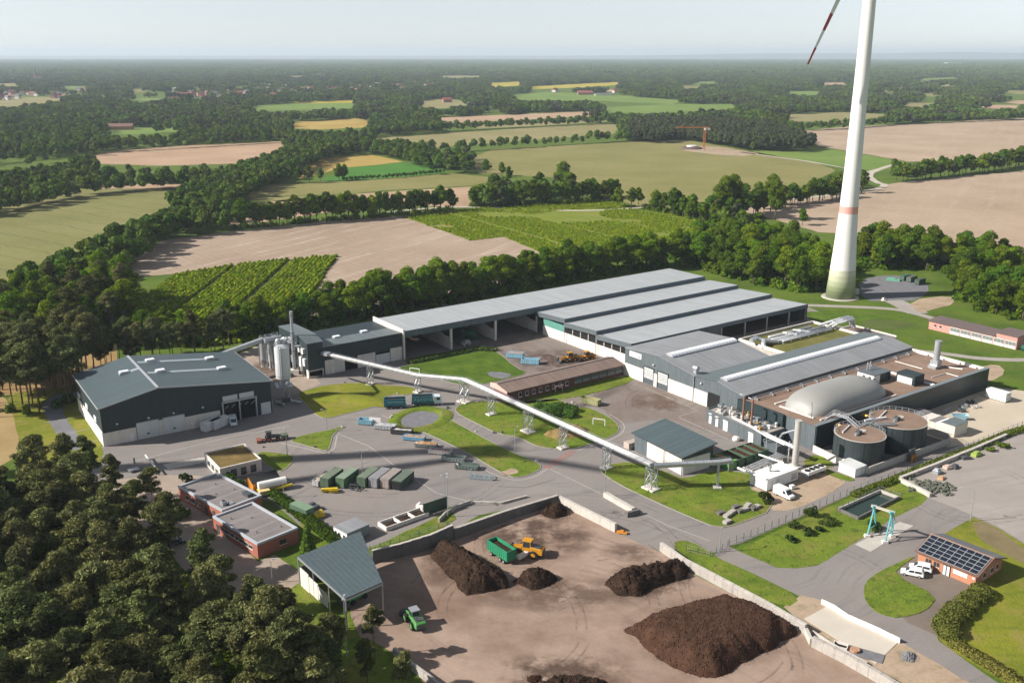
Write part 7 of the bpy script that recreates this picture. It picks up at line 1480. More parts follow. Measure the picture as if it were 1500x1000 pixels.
heap("small grey gravel heap on the sand below the road", [(1318, 960), (1325, 954), (1338, 955), (1344, 962), (1335, 968), (1322, 966)], .9, .7, M_gravel, 12, .25, .2)
# wheeled bins by the office cabin, containers at the turbine
for i, px_ in enumerate(((473, 778), (481, 783), (486, 786))): tag(MB().box(-.5, .5, -.4, .4, .1, 1.2).box(-.55, .55, -.45, .45, 1.2, 1.3).build("waste_bin", M_steeld, None, loc=g(*px_), rz=40), "black wheeled bin left of the office cabin", "bin", "bins beside the office cabin")
for i, (px_, c_, nm, lb) in enumerate((((1324, 412), (.07, .12, .09), "turbine_container_a", "left"), ((1334, 414), (.10, .13, .10), "turbine_container_b", "middle"), ((1346, 418), (.06, .10, .075), "turbine_container_c", "right"))): container("%s dark green container at the turbine clearing" % lb, px_, 40, 6.0, 2.4, 2.3, c_, nm)
tag(MB().box(-3, 3, -1, 1, 0, .8).box(-2.5, 1, -.8, .8, .8, 1.3).build("tarp_stack", mat("mint_tarp", (.16, .45, .30), .6), None, loc=g(1308, 411), rz=-20), "mint green covered stack at the turbine clearing", "stack")
tag(rock(MB(), 0, 0, 1.2, r2).build("boulder", M_concw, None, loc=g(1294, 440)), "large pale boulder on the grass before the turbine", "boulder")

# ---------------------------------------------------------------- far settlement, farms and horizon
M_vw = [mat("village_wall_white", (.62, .60, .56), .8), mat("village_wall_brick", (.32, .17, .13), .8), mat("village_wall_cream", (.52, .46, .38), .8)]
M_vr = [mat("village_roof_red", (.26, .085, .06), .8), mat("village_roof_grey", (.16, .15, .155), .8), mat("village_roof_brown", (.20, .11, .085), .8)]
def house_mesh(L, W, H, Rf):
    a = MB().exty([(-L / 2, 0), (L / 2, 0), (L / 2, H), (-L / 2, H)], -W / 2, W / 2).mesh("wall"); b = MB(); b.extx([(-W / 2 - .5, H), (W / 2 + .5, H), (0, Rf)], -L / 2 - .4, L / 2 + .4); return a, b.mesh("roof")
HM = {}
def house(px, rz, L, W, H, Rf, wi, ri, label, group=None, cat="house", name="house"):
    k = (L, W, H, Rf, wi, ri)
    if k not in HM:
        a, b = house_mesh(L, W, H, Rf); a.materials.append(M_vw[wi]); b.materials.append(M_vr[ri]); HM[k] = (a, b)
    t_ = thing(name, label, cat, tuple(g(*px)), rz, group); put(bpy.data.objects.new("wall", HM[k][0]), t_); put(bpy.data.objects.new("roof", HM[k][1]), t_); return t_
rv = random.Random(77); kinds = [(14, 10, 6, 11, 0, 0), (12, 10, 5.5, 10, 1, 0), (16, 11, 6, 10.5, 2, 2), (13, 10, 6, 11, 0, 1), (18, 12, 6.5, 11, 1, 2), (12, 9, 6, 10, 0, 2)]
for i in range(150):
    a = rv.random(); x = 235 + 400 * a + rv.uniform(-10, 10); y = 146 - 22 * a + rv.uniform(-5, 7); k = rv.choice(kinds)
    house((x, y), rv.choice((10, 40, 100, 130)), *k, "small house in the far village in front of the woods", "houses of the far village")
for i in range(26): house((rv.uniform(-5, 130), rv.uniform(131, 147)), rv.uniform(0, 180), *rv.choice(kinds), "small house below the far church spire", "houses below the far church")
for i, (px_, L_, H_) in enumerate((((388, 128), 60, 9), ((425, 128), 50, 8), ((555, 126), 70, 9), ((268, 133), 55, 8), ((1395, 96), 150, 26), ((1430, 98.5), 130, 10), ((1455, 99.5), 160, 12), ((1330, 97), 120, 12), ((1345, 97), 90, 14), ((1290, 97), 110, 9), ((1245, 97), 120, 8), ((1215, 97), 120, 8), ((1475, 97), 120, 8))):
    t_ = thing("factory_hall", "flat white hall %s" % (("in the far village, third from left", "in the far village, fourth from left", "at the right end of the far village", "at the left of the far village", "tallest on the right horizon", "right of the tallest hall on the horizon", "farther right of the tallest horizon hall", "left of the tallest hall on the horizon", "nearest left of the tallest horizon hall", "just right of the turbine on the horizon", "behind the turbine tower on the horizon", "left of the turbine tower on the horizon", "rightmost on the horizon")[i]), "hall", tuple(g(*px_)), rv.uniform(-8, 8))
    MB().box(-L_ / 2, L_ / 2, -L_ * .25, L_ * .25, 0, H_).build("wall", M_vw[0], t_); MB().box(-L_ / 2 - .5, L_ / 2 + .5, -L_ * .25 - .5, L_ * .25 + .5, H_, H_ + .8).build("roof", M_white, t_)
ct = thing("church", "far church with slim dark spire above the woods on the left", "church", tuple(g(53, 121)), 0); MB().box(-6, 6, -6, 6, 0, 26).build("tower", M_vw[1], ct); MB().lathe([(7, 26), (.2, 62)], n=8).build("spire", M_vr[1], ct); MB().exty([(-9, 0), (9, 0), (9, 14), (0, 24), (-9, 14)], 6, 40).build("nave", M_vw[1], ct)
def farm(label, px, L, W, H, Rf, wi, ri, rz, n=1): return house(px, rz, L, W, H, Rf, wi, ri, label, None, "barn", "barn")
farm("long dark barn with red gable among the left trees", (173, 190), 42, 18, 5, 9, 1, 2, 12); farm("second grey roofed barn behind the red gabled barn", (203, 184), 26, 16, 5, 9, 0, 1, 12); farm("grey roofed farmhouse hidden in trees on the left", (250, 182), 30, 14, 6, 11, 2, 1, 8)
farm("red roofed farm barn on the far green field", (857, 139), 40, 18, 6, 11, 1, 0, 4); farm("long low farm shed right of the red roofed barn", (885, 140), 50, 12, 4, 6, 0, 1, 4); farm("farmhouse with orange gable in the far trees", (902, 136), 18, 12, 6, 12, 2, 0, 30); farm("white farmhouse among trees left of the red barn", (813, 135), 18, 12, 6, 12, 0, 0, 60)
farm("long grey farm hall behind the pine wood", (1207, 148), 70, 24, 7, 11, 0, 1, 3); farm("red brick farmhouse beside the turbine tower", (1243, 146), 16, 12, 6, 12, 1, 0, 30); farm("pink roofed farmhouse left of the gold field", (563, 168), 22, 12, 6, 11, 2, 0, 10); farm("red roofed house in the trees above the gold field", (655, 150), 20, 12, 6, 11, 1, 0, 20)
farm("large red roofed barn left of the far village", (272, 142), 46, 22, 6, 11, 1, 0, 6)
for i, (px_, h_) in enumerate(((802, 95), (790, 95), (778, 95), (845, 95), (703, 95), (820, 95), (95, 95), (1415, 95))):
    t_ = thing("distant_turbine", "tiny pale wind turbine on the far horizon", "wind turbine", tuple(g(px_, 89)), 0, "wind turbines on the far horizon")
    MB().lathe([(3, 0), (1.6, 95)], n=8).build("tower", M_turb, t_)
    for k in range(3): a = R(20 + 37 * i + 120 * k); MB().beam((0, -3, 95), (40 * math.sin(a), -3, 95 + 40 * math.cos(a)), 2.2, .8).build("blade", M_turb, t_)

def trunk_mesh(name, pts, r0, r1, limbs, m, n=7):
    b = MB()
    for i in range(len(pts) - 1):
        t0, t1 = i / (len(pts) - 1), (i + 1) / (len(pts) - 1)
        b.tube(pts[i], pts[i + 1], r0 + (r1 - r0) * t0, n, r0 + (r1 - r0) * t1)
    for p, q, ra in limbs: b.tube(p, q, ra, 5, ra * .35)
    me = b.mesh(name); me.materials.append(m); me.shade_smooth(); return me
def broadleaf(seed, h=17.0, w=6.2, nl=5200, size=.36, m=None, name="crown", low=.22):
    rs = np.random.default_rng(seed); bl = []; ctr = h * (.5 + low / 2)
    for i in range(rs.integers(24, 34)):
        a = rs.uniform(0, 2 * math.pi); t = rs.uniform(0, 1)
        z = h * (low + .12) + t * h * (.80 - low)
        prof = math.sin(math.pi * min(1, .18 + .80 * t)) ** .75
        rad = w * prof * rs.uniform(.30, .88); s = w * rs.uniform(.14, .40) * (1.05 - .35 * t)
        bl.append((rad * math.cos(a), rad * math.sin(a), z, s, s * rs.uniform(.85, 1.15), s * rs.uniform(.62, .85)))
    bl.append((0, 0, h * .86, w * .36, w * .36, h * .13)); bl.append((0, 0, h * .55, w * .55, w * .55, h * .22))
    C, N = blob_leaves(bl, nl, rs, .25, (.55, 1.16)); V, F = leaves(C, N, size, rs)
    top = Vector((rs.normal() * .4, rs.normal() * .4, h * .72))
    pts = [Vector((0, 0, -.3)), Vector((rs.normal() * .12, rs.normal() * .12, h * .22)), Vector((rs.normal() * .3, rs.normal() * .3, h * .48)), top]
    limbs = []
    for q in bl[:12]:
        t = min(.9, max(.25, q[2] / h - .22)); base = pts[1].lerp(pts[2], (t - .2) / .5) if t < .6 else pts[2].lerp(top, (t - .55) / .5)
        limbs.append((base, Vector(q[:3]), .13 + .008 * h))
    return meshnp(name, V, F, m or F_LEAF), trunk_mesh("trunk", pts, .022 * h, .05, limbs, M_BARK)
def pine(seed, h=19.0, nl=11000, size=.18, crown=.52, w=3.4, m=None):
    rs = np.random.default_rng(seed); lean = rs.normal(size=2) * .5
    pts = [Vector((0, 0, -.3))] + [Vector((lean[0] * t + rs.normal() * .13, lean[1] * t + rs.normal() * .13, h * t)) for t in (.25, .5, .75, .96)]
    def at(t):
        t = t * 4; i = min(3, int(t)); return pts[i].lerp(pts[i + 1], t - i)
    bl = []; limbs = []
    for i in range(rs.integers(30, 40)):
        t = 1 - crown + crown * rs.uniform(0, 1) ** .8
        base = at(min(.97, t)); a = rs.uniform(0, 2 * math.pi)
        k = (t - (1 - crown)) / crown; reach = w * (.55 + .5 * math.sin(math.pi * min(1, .25 + .72 * k))) * rs.uniform(.45, 1.0) * (1.0 if k < .8 else .55)
        tip = base + Vector((math.cos(a) * reach, math.sin(a) * reach, reach * rs.uniform(.1, .45)))
        s = rs.uniform(.45, 1.3) * w / 3.4
        bl.append((tip.x, tip.y, tip.z, s * 1.15, s * 1.15, s * rs.uniform(.45, .7))); limbs.append((base, tip, .07))
        if rs.random() < .6:
            mid = base.lerp(tip, .55); bl.append((mid.x, mid.y, mid.z + .15, s * .9, s * .9, s * .5))
    tp = at(1.0); bl.append((tp.x, tp.y, h * .97, w * .36, w * .36, w * .24))
    for i in range(4):
        a = rs.uniform(0, 2 * math.pi); t = rs.uniform(.28, 1 - crown); p = at(t); limbs.append((p, p + Vector((math.cos(a), math.sin(a), .15)) * rs.uniform(.6, 1.8), .045))
    C, N = blob_leaves(bl, nl, rs, .5, (.2, 1.22), .9); V, F = leaves(C, N, size, rs, 2.1)
    return meshnp("crown", V, F, m or F_PINE), trunk_mesh("trunk", pts, .013 * h, .06, limbs, M_PBARK)
P_BROAD = [broadleaf(100 + i, h, w, m=mm, low=lo) for i, (h, w, mm, lo) in enumerate([(17, 6.0, F_LEAF, .18), (16, 5.4, F_LEAF2, .16), (18, 5.6, F_LEAF, .2), (15, 6.2, F_LEAF, .15), (19, 6.4, F_LEAF2, .22), (16.5, 5.0, F_LEAF, .12), (17, 6.8, F_LEAF2, .25)])]
P_PINE = [pine(200 + i, h, crown=c, w=w) for i, (h, c, w) in enumerate([(19, .58, 3.1), (18, .62, 3.5), (21, .52, 2.8), (16, .66, 3.8), (19, .55, 4.0), (17.5, .48, 3.2), (20, .6, 3.4)])]
P_ROWT = [broadleaf(300 + i, h, w, nl=1500, size=.62, m=mm, low=lo) for i, (h, w, mm, lo) in enumerate([(15, 4.8, F_LEAF, .24), (14, 4.4, F_LEAF, .2), (16, 5.2, F_LEAF, .28), (14, 5.0, F_LEAF2, .18)])]
def hide_free(name, me):
    o = bpy.data.objects.new(name, me); return o

TREES = {}
def tree(kind, p, s, label, group, protos=None, sx=1.0):
    """one tree: an Empty at its foot with a crown and a trunk"""
    TREES[kind] = TREES.get(kind, 0) + 1
    cr, tr = rng.choice(protos or (P_PINE if kind == "pine_tree" else P_BROAD))
    e = thing(kind, label, "tree", (p[0], p[1], 0), rng.uniform(0, 360), group); e.scale = (s * sx, s * sx, s)
    put(bpy.data.objects.new("crown", cr), e); put(bpy.data.objects.new("trunk", tr), e)
    return e
def scatter(poly_px, spacing, jit=.42, seed=1, test=None):
    """jittered hexagonal grid of ground points inside an outline"""
    P = gp(poly_px); xs = [p.x for p in P]; ys = [p.y for p in P]; r = random.Random(seed); out = []
    y = min(ys); row = 0
    while y < max(ys):
        x = min(xs) + (row % 2) * spacing / 2
        while x < max(xs):
            q = Vector((x + r.uniform(-jit, jit) * spacing, y + r.uniform(-jit, jit) * spacing, 0))
            if pip(q.x, q.y, P) and (test is None or test(q)): out.append(q)
            x += spacing
        y += spacing * .87; row += 1
    return out
def along(px, spacing, jit=1.0, rows=1, gap=5.0, seed=1):
    P = gp(px); r = random.Random(seed); out = []
    for k in range(rows):
        for i in range(len(P) - 1):
            L = (P[i + 1] - P[i]).length; n = max(1, int(L / spacing)); d = (P[i + 1] - P[i]).normalized(); s = Vector((-d.y, d.x, 0))
            for j in range(n):
                out.append(P[i].lerp(P[i + 1], (j + r.uniform(.2, .8)) / n) + s * (k * gap + r.uniform(-jit, jit)))
    return out
# --- the pine wood at the lower left
PW = [(-120, 775), (40, 768), (120, 775), (160, 800), (185, 840), (215, 905), (255, 950), (320, 985), (400, 1010), (455, 1060), (520, 1130), (560, 1230), (-140, 1230)]
pw = scatter(PW, 5.0, .45, 3)
pw_vis = [q for q in pw if -60 < proj(q.x, q.y, 14)[0] < 700 and proj(q.x, q.y, 18)[1] < 1010]
edge = [(g(a, b), s) for a, b, s in ((226, 752, .62), (250, 806, .85), (240, 850, .9), (300, 905, .9), (330, 940, .9), (395, 975, .85), (440, 1000, .8), (487, 985, .62), (549, 964, .56), (470, 1020, .75), (540, 1022, .6), (590, 1040, .55), (420, 945, .72), (372, 950, .8), (140, 745, .9), (172, 765, .8), (100, 748, .95), (60, 742, .95), (205, 800, .8), (190, 785, .7))]
NP_ = 0
for q, s_ in edge:
    tree("pine_tree", q, s_, "pine standing at the open edge of the lower left wood", "pines along the lower left wood edge")
for i, q in enumerate(pw_vis):
    if rng.random() < .12:
        tree("broadleaf_tree", q, rng.uniform(.6, .85), "fresh green leafy tree among the lower left pines", "leafy trees within the lower left pine wood", [P_BROAD[1], P_BROAD[4]])
    else:
        tree("pine_tree", q, rng.uniform(.68, 1.12), "pine in the dense dark wood filling the lower left", "pines of the lower left wood", sx=rng.uniform(.95, 1.2))
# --- pines left of and behind the dark warehouse
for q in scatter([(-25, 560), (-25, 612), (60, 608), (112, 592), (130, 560), (215, 535), (300, 524), (352, 514), (340, 506), (250, 517), (150, 530), (60, 545), (-25, 552)], 5.6, .4, 5):
    tree("pine_tree", q, rng.uniform(1.0, 1.2) if proj(q.x, q.y, 0)[0] < 140 else rng.uniform(.7, .86), "tall pine in the thin stand behind the dark warehouse", "pines behind the dark warehouse")
# --- leafy wood on the left between the grain field and the pines
for q in scatter([(-40, 470), (40, 452), (110, 440), (165, 430), (195, 450), (200, 475), (150, 500), (80, 515), (-40, 530)], 8.5, .4, 6):
    tree("woodland_tree" if rng.random() < .8 else "pine_tree", q, rng.uniform(.9, 1.2), "tall tree in the mixed wood left of the nursery rows", "trees of the mixed wood on the left")
# --- belt behind the halls
BELT = [(205, 512), (300, 506), (400, 492), (460, 484), (545, 466), (700, 438), (860, 409), (975, 391), (985, 384), (850, 400), (700, 425), (540, 452), (455, 470), (330, 488), (205, 490)]
for q in scatter(BELT, 6.4, .3, 8):
    px_ = proj(q.x, q.y, 0)[0]; k_ = .6 if px_ < 330 else .8 if px_ < 480 else 1.0
    tree("broadleaf_tree", q, k_ * rng.uniform(.85, 1.08), "leafy tree in the dense belt behind the long halls", "tree belt behind the halls", sx=1.08)
for q in scatter([(985, 388), (1040, 400), (1110, 418), (1190, 432), (1216, 424), (1214, 392), (1160, 372), (1070, 362), (985, 372)], 9.0, .35, 9):
    tree("broadleaf_tree", q, rng.uniform(.85, 1.1), "leafy tree in the wood left of the wind turbine", "wood left of the wind turbine", sx=1.1)
for q in scatter([(1254, 398), (1330, 394), (1398, 402), (1402, 440), (1440, 458), (1530, 482), (1560, 440), (1560, 410), (1440, 392), (1360, 376), (1254, 372)], 9.0, .35, 10):
    tree("broadleaf_tree", q, rng.uniform(.85, 1.12), "leafy tree in the wood right of the wind turbine", "wood right of the wind turbine", sx=1.1)
# --- hedgerow trees round the middle fields
def rowtrees(px, spacing, s0, s1, label, group, rows=1, gap=6, seed=1, protos=None, jit=1.2):
    for q in along(px, spacing, jit, rows, gap, seed):
        tree("hedgerow_tree", q, rng.uniform(s0, s1), label, group, protos or P_ROWT)
rowtrees([(340, 337), (450, 327), (560, 319), (662, 309)], 5.0, 1.0, 1.28, "tree in the row above the tilled field, left of the gap", "row above the tilled field", seed=2)
rowtrees([(688, 304), (760, 301), (850, 297), (905, 288)], 5.5, .9, 1.15, "tree in the row above the farm lane, right of the gap", "row above the farm lane", seed=3)
for px_, s in (((745, 268), 1.0), ((712, 255), .95), ((735, 258), .9), ((790, 285), 1.1), ((825, 284), 1.35), ((835, 292), 1.2), ((868, 284), .9), ((893, 290), 1.05), ((905, 303), 1.0), ((925, 306), .95), ((935, 300), .9), ((960, 309), 1.05), ((985, 312), 1.1), ((1000, 318), 1.0), ((1015, 322), .85), ((1030, 326), .9), ((1045, 328), 1.0), ((1072, 318), 1.7), ((1060, 320), 1.5), ((1090, 320), 1.3), ((1110, 312), 1.2), ((1135, 322), 1.5), ((1130, 300), 1.2), ((1160, 300), 1.15), ((1185, 297), 1.1), ((1205, 293), 1.1), ((1225, 290), 1.15), ((1262, 283), 1.15), ((1085, 342), 1.0), ((1110, 345), .9), ((1045, 345), .9), ((1060, 352), 1.0), ((1175, 330), .8)):
    tree("hedgerow_tree", g(*px_), s, "broad hedgerow tree beyond the upper nursery rows", "hedgerow trees in front of the olive field", P_ROWT if s < 1.2 else [P_BROAD[0], P_BROAD[2], P_BROAD[4]])
rowtrees([(950, 309), (1000, 318), (1050, 327), (1100, 318), (1160, 302), (1240, 290)], 9.0, .75, 1.15, "broad hedgerow tree beyond the upper nursery rows", "hedgerow trees in front of the olive field", rows=2, gap=8, seed=8, jit=3.0)
rowtrees([(1312, 266), (1350, 264), (1400, 257), (1450, 252), (1510, 242)], 9.5, .95, 1.3, "tree in the row between the two tan fields on the right", "row between the right tan fields", seed=5, rows=2, gap=7)
for px_, s in (((453, 268), .95), ((470, 266), .85), ((497, 265), 1.05), ((505, 264), 1.0), ((438, 268), .9)):
    tree("hedgerow_tree", g(*px_), s, "round tree standing beside the bright green field", "trees beside the bright green field", P_ROWT)
# undergrowth filling the woods below the crowns
def bush_mesh(seed, m, n=26, r=.75, h=1.3, size=.42):
    rs = np.random.default_rng(seed); d = rs.normal(size=(n, 3)); d /= np.linalg.norm(d, axis=1, keepdims=True); d[:, 2] = abs(d[:, 2])
    V, F = leaves(d * np.array([r, r, h]) * rs.uniform(.6, 1, (n, 1)), d + rs.normal(size=d.shape) * .4, size, rs); return meshnp("bush", V, F, m)
print("trees", TREES)

# --- everything too far or too many to pick apart: scattered woodland, one object per kind of wood
def scatter_object(name, pts, scales, protos, label, zs=None, m=None):
    """pts carry instances of the prototype meshes (geometry nodes)"""
    me = bpy.data.meshes.new(name); n = len(pts)
    me.vertices.add(n); co = np.zeros((n, 3), np.float32); co[:, :2] = np.asarray(pts)[:, :2]
    if zs is not None: co[:, 2] = zs
    me.vertices.foreach_set("co", co.ravel())
    at = me.attributes.new("s", 'FLOAT', 'POINT'); at.data.foreach_set("value", np.asarray(scales, np.float32))
    o = bpy.data.objects.new(name, me); put(o); tag(o, label, name.replace("_", " ").split(" ")[-1], kind="stuff")
    co_ = bpy.data.collections.new(name + "_pieces")
    for i, pm in enumerate(protos): co_.objects.link(bpy.data.objects.new("%s_piece_%d" % (name, i), pm))
    ng = bpy.data.node_groups.new(name, 'GeometryNodeTree'); N = ng.nodes; Lk = ng.links.new
    ng.interface.new_socket("Geometry", in_out='INPUT', socket_type='NodeSocketGeometry'); ng.interface.new_socket("Geometry", in_out='OUTPUT', socket_type='NodeSocketGeometry')
    gi = N.new("NodeGroupInput"); go = N.new("NodeGroupOutput"); ip = N.new("GeometryNodeInstanceOnPoints"); ci = N.new("GeometryNodeCollectionInfo")
    ci.inputs["Collection"].default_value = co_; ci.inputs["Separate Children"].default_value = True; ci.inputs["Reset Children"].default_value = True
    rv = N.new("FunctionNodeRandomValue"); rv.data_type = 'FLOAT_VECTOR'; rv.inputs["Min"].default_value = (0, 0, 0); rv.inputs["Max"].default_value = (0, 0, 6.283)
    na = N.new("GeometryNodeInputNamedAttribute"); na.data_type = 'FLOAT'; na.inputs["Name"].default_value = "s"
    Lk(gi.outputs[0], ip.inputs["Points"]); Lk(ci.outputs[0], ip.inputs["Instance"]); ip.inputs["Pick Instance"].default_value = True
    Lk(rv.outputs[0], ip.inputs["Rotation"]); Lk(na.outputs["Attribute"], ip.inputs["Scale"]); Lk(ip.outputs[0], go.inputs[0])
    md = o.modifiers.new("scatter", 'NODES'); md.node_group = ng
    return o
def merged(parts):
    V = []; F = []; n = 0
    for v, f in parts: V.append(v); F.append(f + n); n += len(v)
    return np.concatenate(V), np.concatenate(F)
def far_tree_vf(seed, h, w, nl, size):
    rs = np.random.default_rng(seed); bl = []
    for i in range(8):
        a = rs.uniform(0, 6.283); t = rs.uniform(0, 1); rad = w * rs.uniform(.2, .6) * (1 - .4 * t); s = w * rs.uniform(.38, .55)
        bl.append((rad * math.cos(a), rad * math.sin(a), h * (.36 + .46 * t), s, s, s * .75))
    C, N = blob_leaves(bl, nl, rs); V, F = leaves(C, N, size, rs)
    b = MB().tube((0, 0, 0), (0, 0, h * .5), .3, 4)
    return V, F
def clump(seed, n, rad, h, w, nl, size):
    rs = np.random.default_rng(seed); parts = []
    for i in range(n):
        a = rs.uniform(0, 6.283); r = rad * math.sqrt(rs.uniform(0, 1)); s = rs.uniform(.75, 1.2)
        V, F = far_tree_vf(seed * 50 + i, h * s, w * s, nl, size); V = V + np.array([r * math.cos(a), r * math.sin(a), 0]); parts.append((V, F))
    return merged(parts)
P_MID = [meshnp("far_tree", *far_tree_vf(400 + i, 14, 5.2, 420, .95), F_FAR) for i in range(4)]
P_MIDP = [meshnp("far_pine", *far_tree_vf(420 + i, 15, 4.0, 420, .85), F_FARP) for i in range(3)]
P_CLUMP = [meshnp("far_clump", *clump(440 + i, 11, 17, 14, 6.0, 170, 1.7), F_FAR if i != 2 else F_FARP) for i in range(4)]
P_BIG = [meshnp("far_wood", *clump(460 + i, 22, 52, 16, 13, 90, 4.5), F_FAR) for i in range(3)]
fboxes = []
for f in FIELDS:
    a = np.array(f, float); fboxes.append((a[:, 0].min(), a[:, 0].max(), a[:, 1].min(), a[:, 1].max(), f))
VILL = [[(120, 150), (130, 138), (300, 125), (480, 118), (640, 119), (640, 131), (480, 140), (330, 150), (210, 156)], [(0, 150), (0, 130), (130, 128), (130, 145)]]
for f in VILL:
    a = np.array(f, float)
def free(x, y, h):
    for z in (0.0, h * .55, h):
        px, py = proj(x, y, z)
        for x0, x1, y0, y1, f in fboxes:
            if x0 <= px <= x1 and y0 <= py <= y1 and pip(px, py, f): return False
    return True
def invill(x, y):
    px, py = proj(x, y, 0); return any(pip(px, py, f) for f in VILL)
def fan(d0, d1, spacing, h, seed, dens_fn=None, test=True):
    r = random.Random(seed); out = []; y = d0
    while y < d1:
        hw = y * .60 + 30; x = -hw
        while x < hw:
            qx, qy = x + r.uniform(-.5, .5) * spacing, y + r.uniform(-.5, .5) * spacing
            if (dens_fn is None or r.random() < dens_fn(qx, qy)) and (not test or free(qx, qy, h)): out.append((qx, qy))
            x += spacing
        y += spacing
    return out
def vnoise(x, y, s):
    from mathutils import noise as N_
    return N_.noise(Vector((x * s, y * s, 3.7)))
# hedge and row trees in the middle distance
mid = []
for px_, sp, rows, gap in (([(60, 436), (130, 416), (190, 392), (238, 356), (290, 334), (332, 310)], 7.5, 4, 7), ([(332, 310), (365, 290), (400, 268), (440, 252), (490, 230), (530, 216)], 8, 6, 8), ([(-40, 322), (60, 302), (120, 288), (200, 280), (292, 275)], 8, 3, 7),
                           ([(-40, 245), (10, 238), (150, 224), (250, 218), (420, 208)], 8.5, 1, 8), ([(555, 230), (640, 224), (760, 217), (905, 207)], 10, 1, 8), ([(640, 194), (760, 187), (905, 181)], 10, 2, 9),
                           ([(1175, 192), (1240, 189), (1335, 181)], 11, 2, 9), ([(1500, 175), (1330, 181)], 10, 2, 9), ([(590, 240), (630, 247), (655, 250)], 7, 4, 8), ([(530, 222), (590, 236)], 8, 5, 9)):
    for q in along(px_, sp, 2.0, rows, gap, int(px_[0][0]) + 900): mid.append((q.x, q.y))
hedge_s = []
sm = [rng.uniform(.75, 1.2) for _ in mid]
low = [(q.x, q.y) for q in along([(500, 266), (580, 261), (650, 254)], 2.2, .5, 1, 3, 77)]; mid += low; sm += [rng.uniform(.26, .36) for _ in low]
scatter_object("hedgerow_trees", mid, sm, P_MID, "rows and hedges of trees between the far fields")
pinew = [(q.x, q.y) for q in scatter([(915, 207), (960, 211), (1000, 206), (1090, 221), (1180, 224), (1194, 216), (1125, 190), (1000, 184), (925, 184)], 7.5, .4, 21)]
scatter_object("pine_wood", pinew, [rng.uniform(.95, 1.3) for _ in pinew], P_MIDP, "dark block of pine wood behind the orange crane")
def d_mid(x, y):
    n = vnoise(x, y, .004) + .45 * vnoise(x, y, .015); return 1.0 if n > -.28 else .06
near_w = fan(560, 1500, 9.5, 14, 31, d_mid)
scatter_object("middle_woodland", near_w, [rng.uniform(.75, 1.2) for _ in near_w], P_MID + P_MIDP[:1], "mixed woodland between the middle distance fields")
def d_far(x, y):
    n = vnoise(x, y, .0016) + .5 * vnoise(x, y, .006); k = 1.0 if n > -.34 else .12
    return k * (.3 if invill(x, y) else 1)
far_w = [q for q in fan(1500, 5200, 27, 14, 32, d_far) if not any(pip(*proj(q[0], q[1], 10), f) for f in VILL) or rng.random() < .5]
scatter_object("far_woodland", far_w, [rng.uniform(.8, 1.15) for _ in far_w], P_CLUMP, "wide wooded plain fading into blue haze")
def d_vf(x, y):
    n = vnoise(x, y, .0008) + .4 * vnoise(x, y, .003); return 1.0 if n > -.33 else .1
vf = fan(5200, 19000, 92, 16, 33, d_vf, test=False)
scatter_object("distant_woodland", vf, [rng.uniform(.8, 1.2) for _ in vf], P_BIG, "distant woods below the hazy horizon")
print("scatter", len(mid), len(near_w), len(far_w), len(vf))

# nursery bushes in rows
P_BUSH = [bush_mesh(500 + i, F_BUSH) for i in range(3)]
def rows_in(poly, ang, dx, dy, seed, gaps):
    P = gp(poly); r = random.Random(seed); c, s = math.cos(R(ang)), math.sin(R(ang)); out = []
    us = [p.x * c + p.y * s for p in P]; vsn = [-p.x * s + p.y * c for p in P]
    v = min(vsn)
    while v < max(vsn):
        u = min(us)
        while u < max(us):
            x, y = u * c - v * s + r.uniform(-.3, .3), u * s + v * c + r.uniform(-.3, .3)
            if r.random() < .93 and pip(x, y, P) and gaps(x, y, u - min(us), v - min(vsn)): out.append((x, y))
            u += dx
        v += dy
    return out
b1 = rows_in(NURS1, 90, 1.1, 2.1, 3, lambda x, y, u, v: min(abs(x + 143), abs(x + 117.5), abs(x + 168)) > 1.7 and vnoise(x, y, .09) > -.55)
b2 = rows_in(NURS2, -58, 1.2, 2.8, 4, lambda x, y, u, v: vnoise(x, y, .025) > -.32 and not 37 < v % 40)
b3 = rows_in(NURS3, -58, 1.7, 2.3, 5, lambda x, y, u, v: True)
scatter_object("nursery_bushes", b1 + b2 + b3, [rng.uniform(.95, 1.6) for _ in b1] + [rng.uniform(.6, 1.2) for _ in b2 + b3], P_BUSH, "rows of young bushes planted in the nursery plots")
P_UNDER = [bush_mesh(520 + i, F_LEAF, 150, 2.0, 3.4, .5) for i in range(3)]
und = []
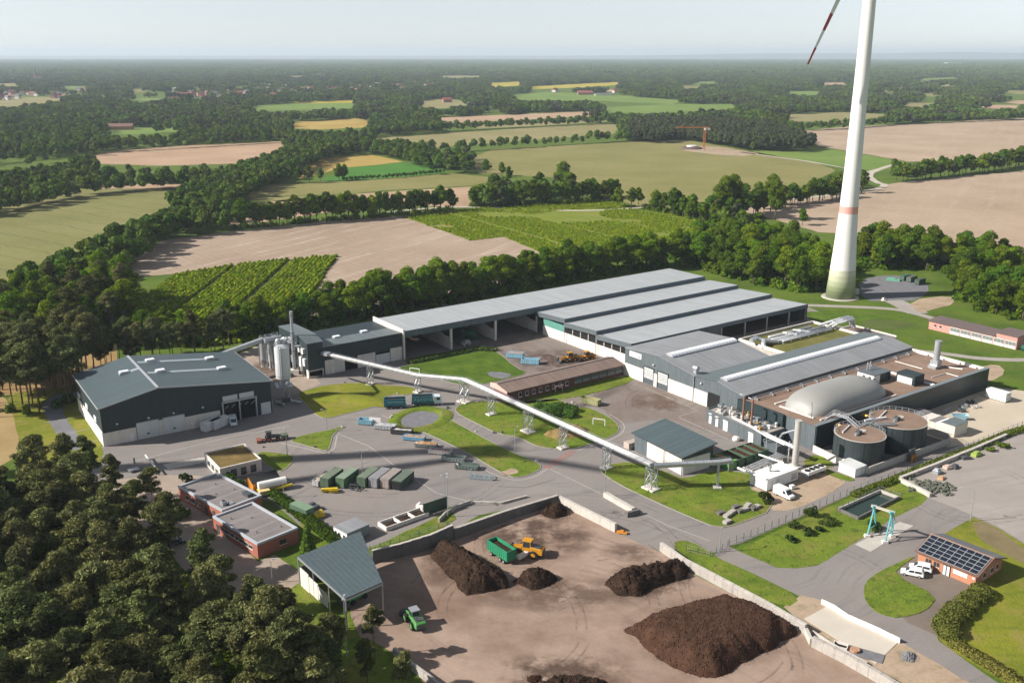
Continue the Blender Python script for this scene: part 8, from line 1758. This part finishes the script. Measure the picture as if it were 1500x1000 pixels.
for poly, sp_s in ((BELT, 4.0), ([(985, 388), (1040, 400), (1110, 418), (1190, 432), (1216, 424), (1214, 392), (1160, 372), (1070, 362), (985, 372)], 5.0), ([(1254, 398), (1330, 394), (1398, 402), (1402, 440), (1440, 458), (1530, 482), (1560, 440), (1560, 410), (1440, 392), (1360, 376), (1254, 372)], 5.0),
                   ([(-40, 470), (40, 452), (110, 440), (165, 430), (195, 450), (200, 475), (150, 500), (80, 515), (-40, 530)], 6.0)):
    und += [(q.x, q.y) for q in scatter(poly, sp_s, .4, 55)]
und += [(q.x, q.y) for q in along([(340, 336), (450, 326), (560, 318), (664, 308)], 3.0, 1.0, 1, 3, 5) + along([(686, 303), (760, 300), (850, 296), (905, 287)], 3.0, 1.0, 1, 3, 6) + along([(945, 306), (1000, 317), (1045, 327), (1090, 322)], 3.0, 2.0, 2, 3, 7) + along([(-20, 606), (60, 602), (110, 586)], 4.0, 2.0, 1, 3, 8)]
scatter_object("undergrowth", und, [rng.uniform(.7, 1.5) for _ in und], P_UNDER, "dense undergrowth below the tree belts")
# far hills on the horizon
hb = MB(); n = 160; V = []; 
for i in range(n + 1):
    a = -.62 + 1.24 * i / n; x, y = math.tan(a) * 30000, 30000
    px = 750 + FOC * math.tan(a)
    hgt = 62 + 12 * vnoise(i, 3, .11) + 8 * vnoise(i, 9, .4)
    if px > 820: hgt += 95 * min(1, (px - 820) / 420) * (.8 + .5 * vnoise(i, 5, .09))
    V.append((x * .93, y * .93, -20)); V.append((x, y, hgt)); V.append((x * 1.2, y * 1.2, -20))
hb.add(V, [(3 * i + k, 3 * i + 3 + k, 3 * i + 4 + k, 3 * i + 1 + k) for i in range(n) for k in (0, 1)])
o = hb.build("hills", mat("far_hill_woods", (.045, .07, .03), .95, .2, .001, .01, world_space=True)); o["kind"] = "structure"
# the air
hz = MB().box(-60000, 60000, -700, 36500, -30, 260)
t = NT("haze_air"); t.n.remove(t.b); pv = t.new("ShaderNodeVolumePrincipled"); pv.inputs["Color"].default_value = (.76, .89, 1.0, 1); pv.inputs["Density"].default_value = 6.2e-5; pv.inputs["Anisotropy"].default_value = 0.1
t.ln(pv.outputs[0], t.n["Material Output"].inputs["Volume"])
o = hz.build("haze", t.m); o["kind"] = "stuff"; o["label"] = "thin bluish haze over the plain"; o["category"] = "haze"
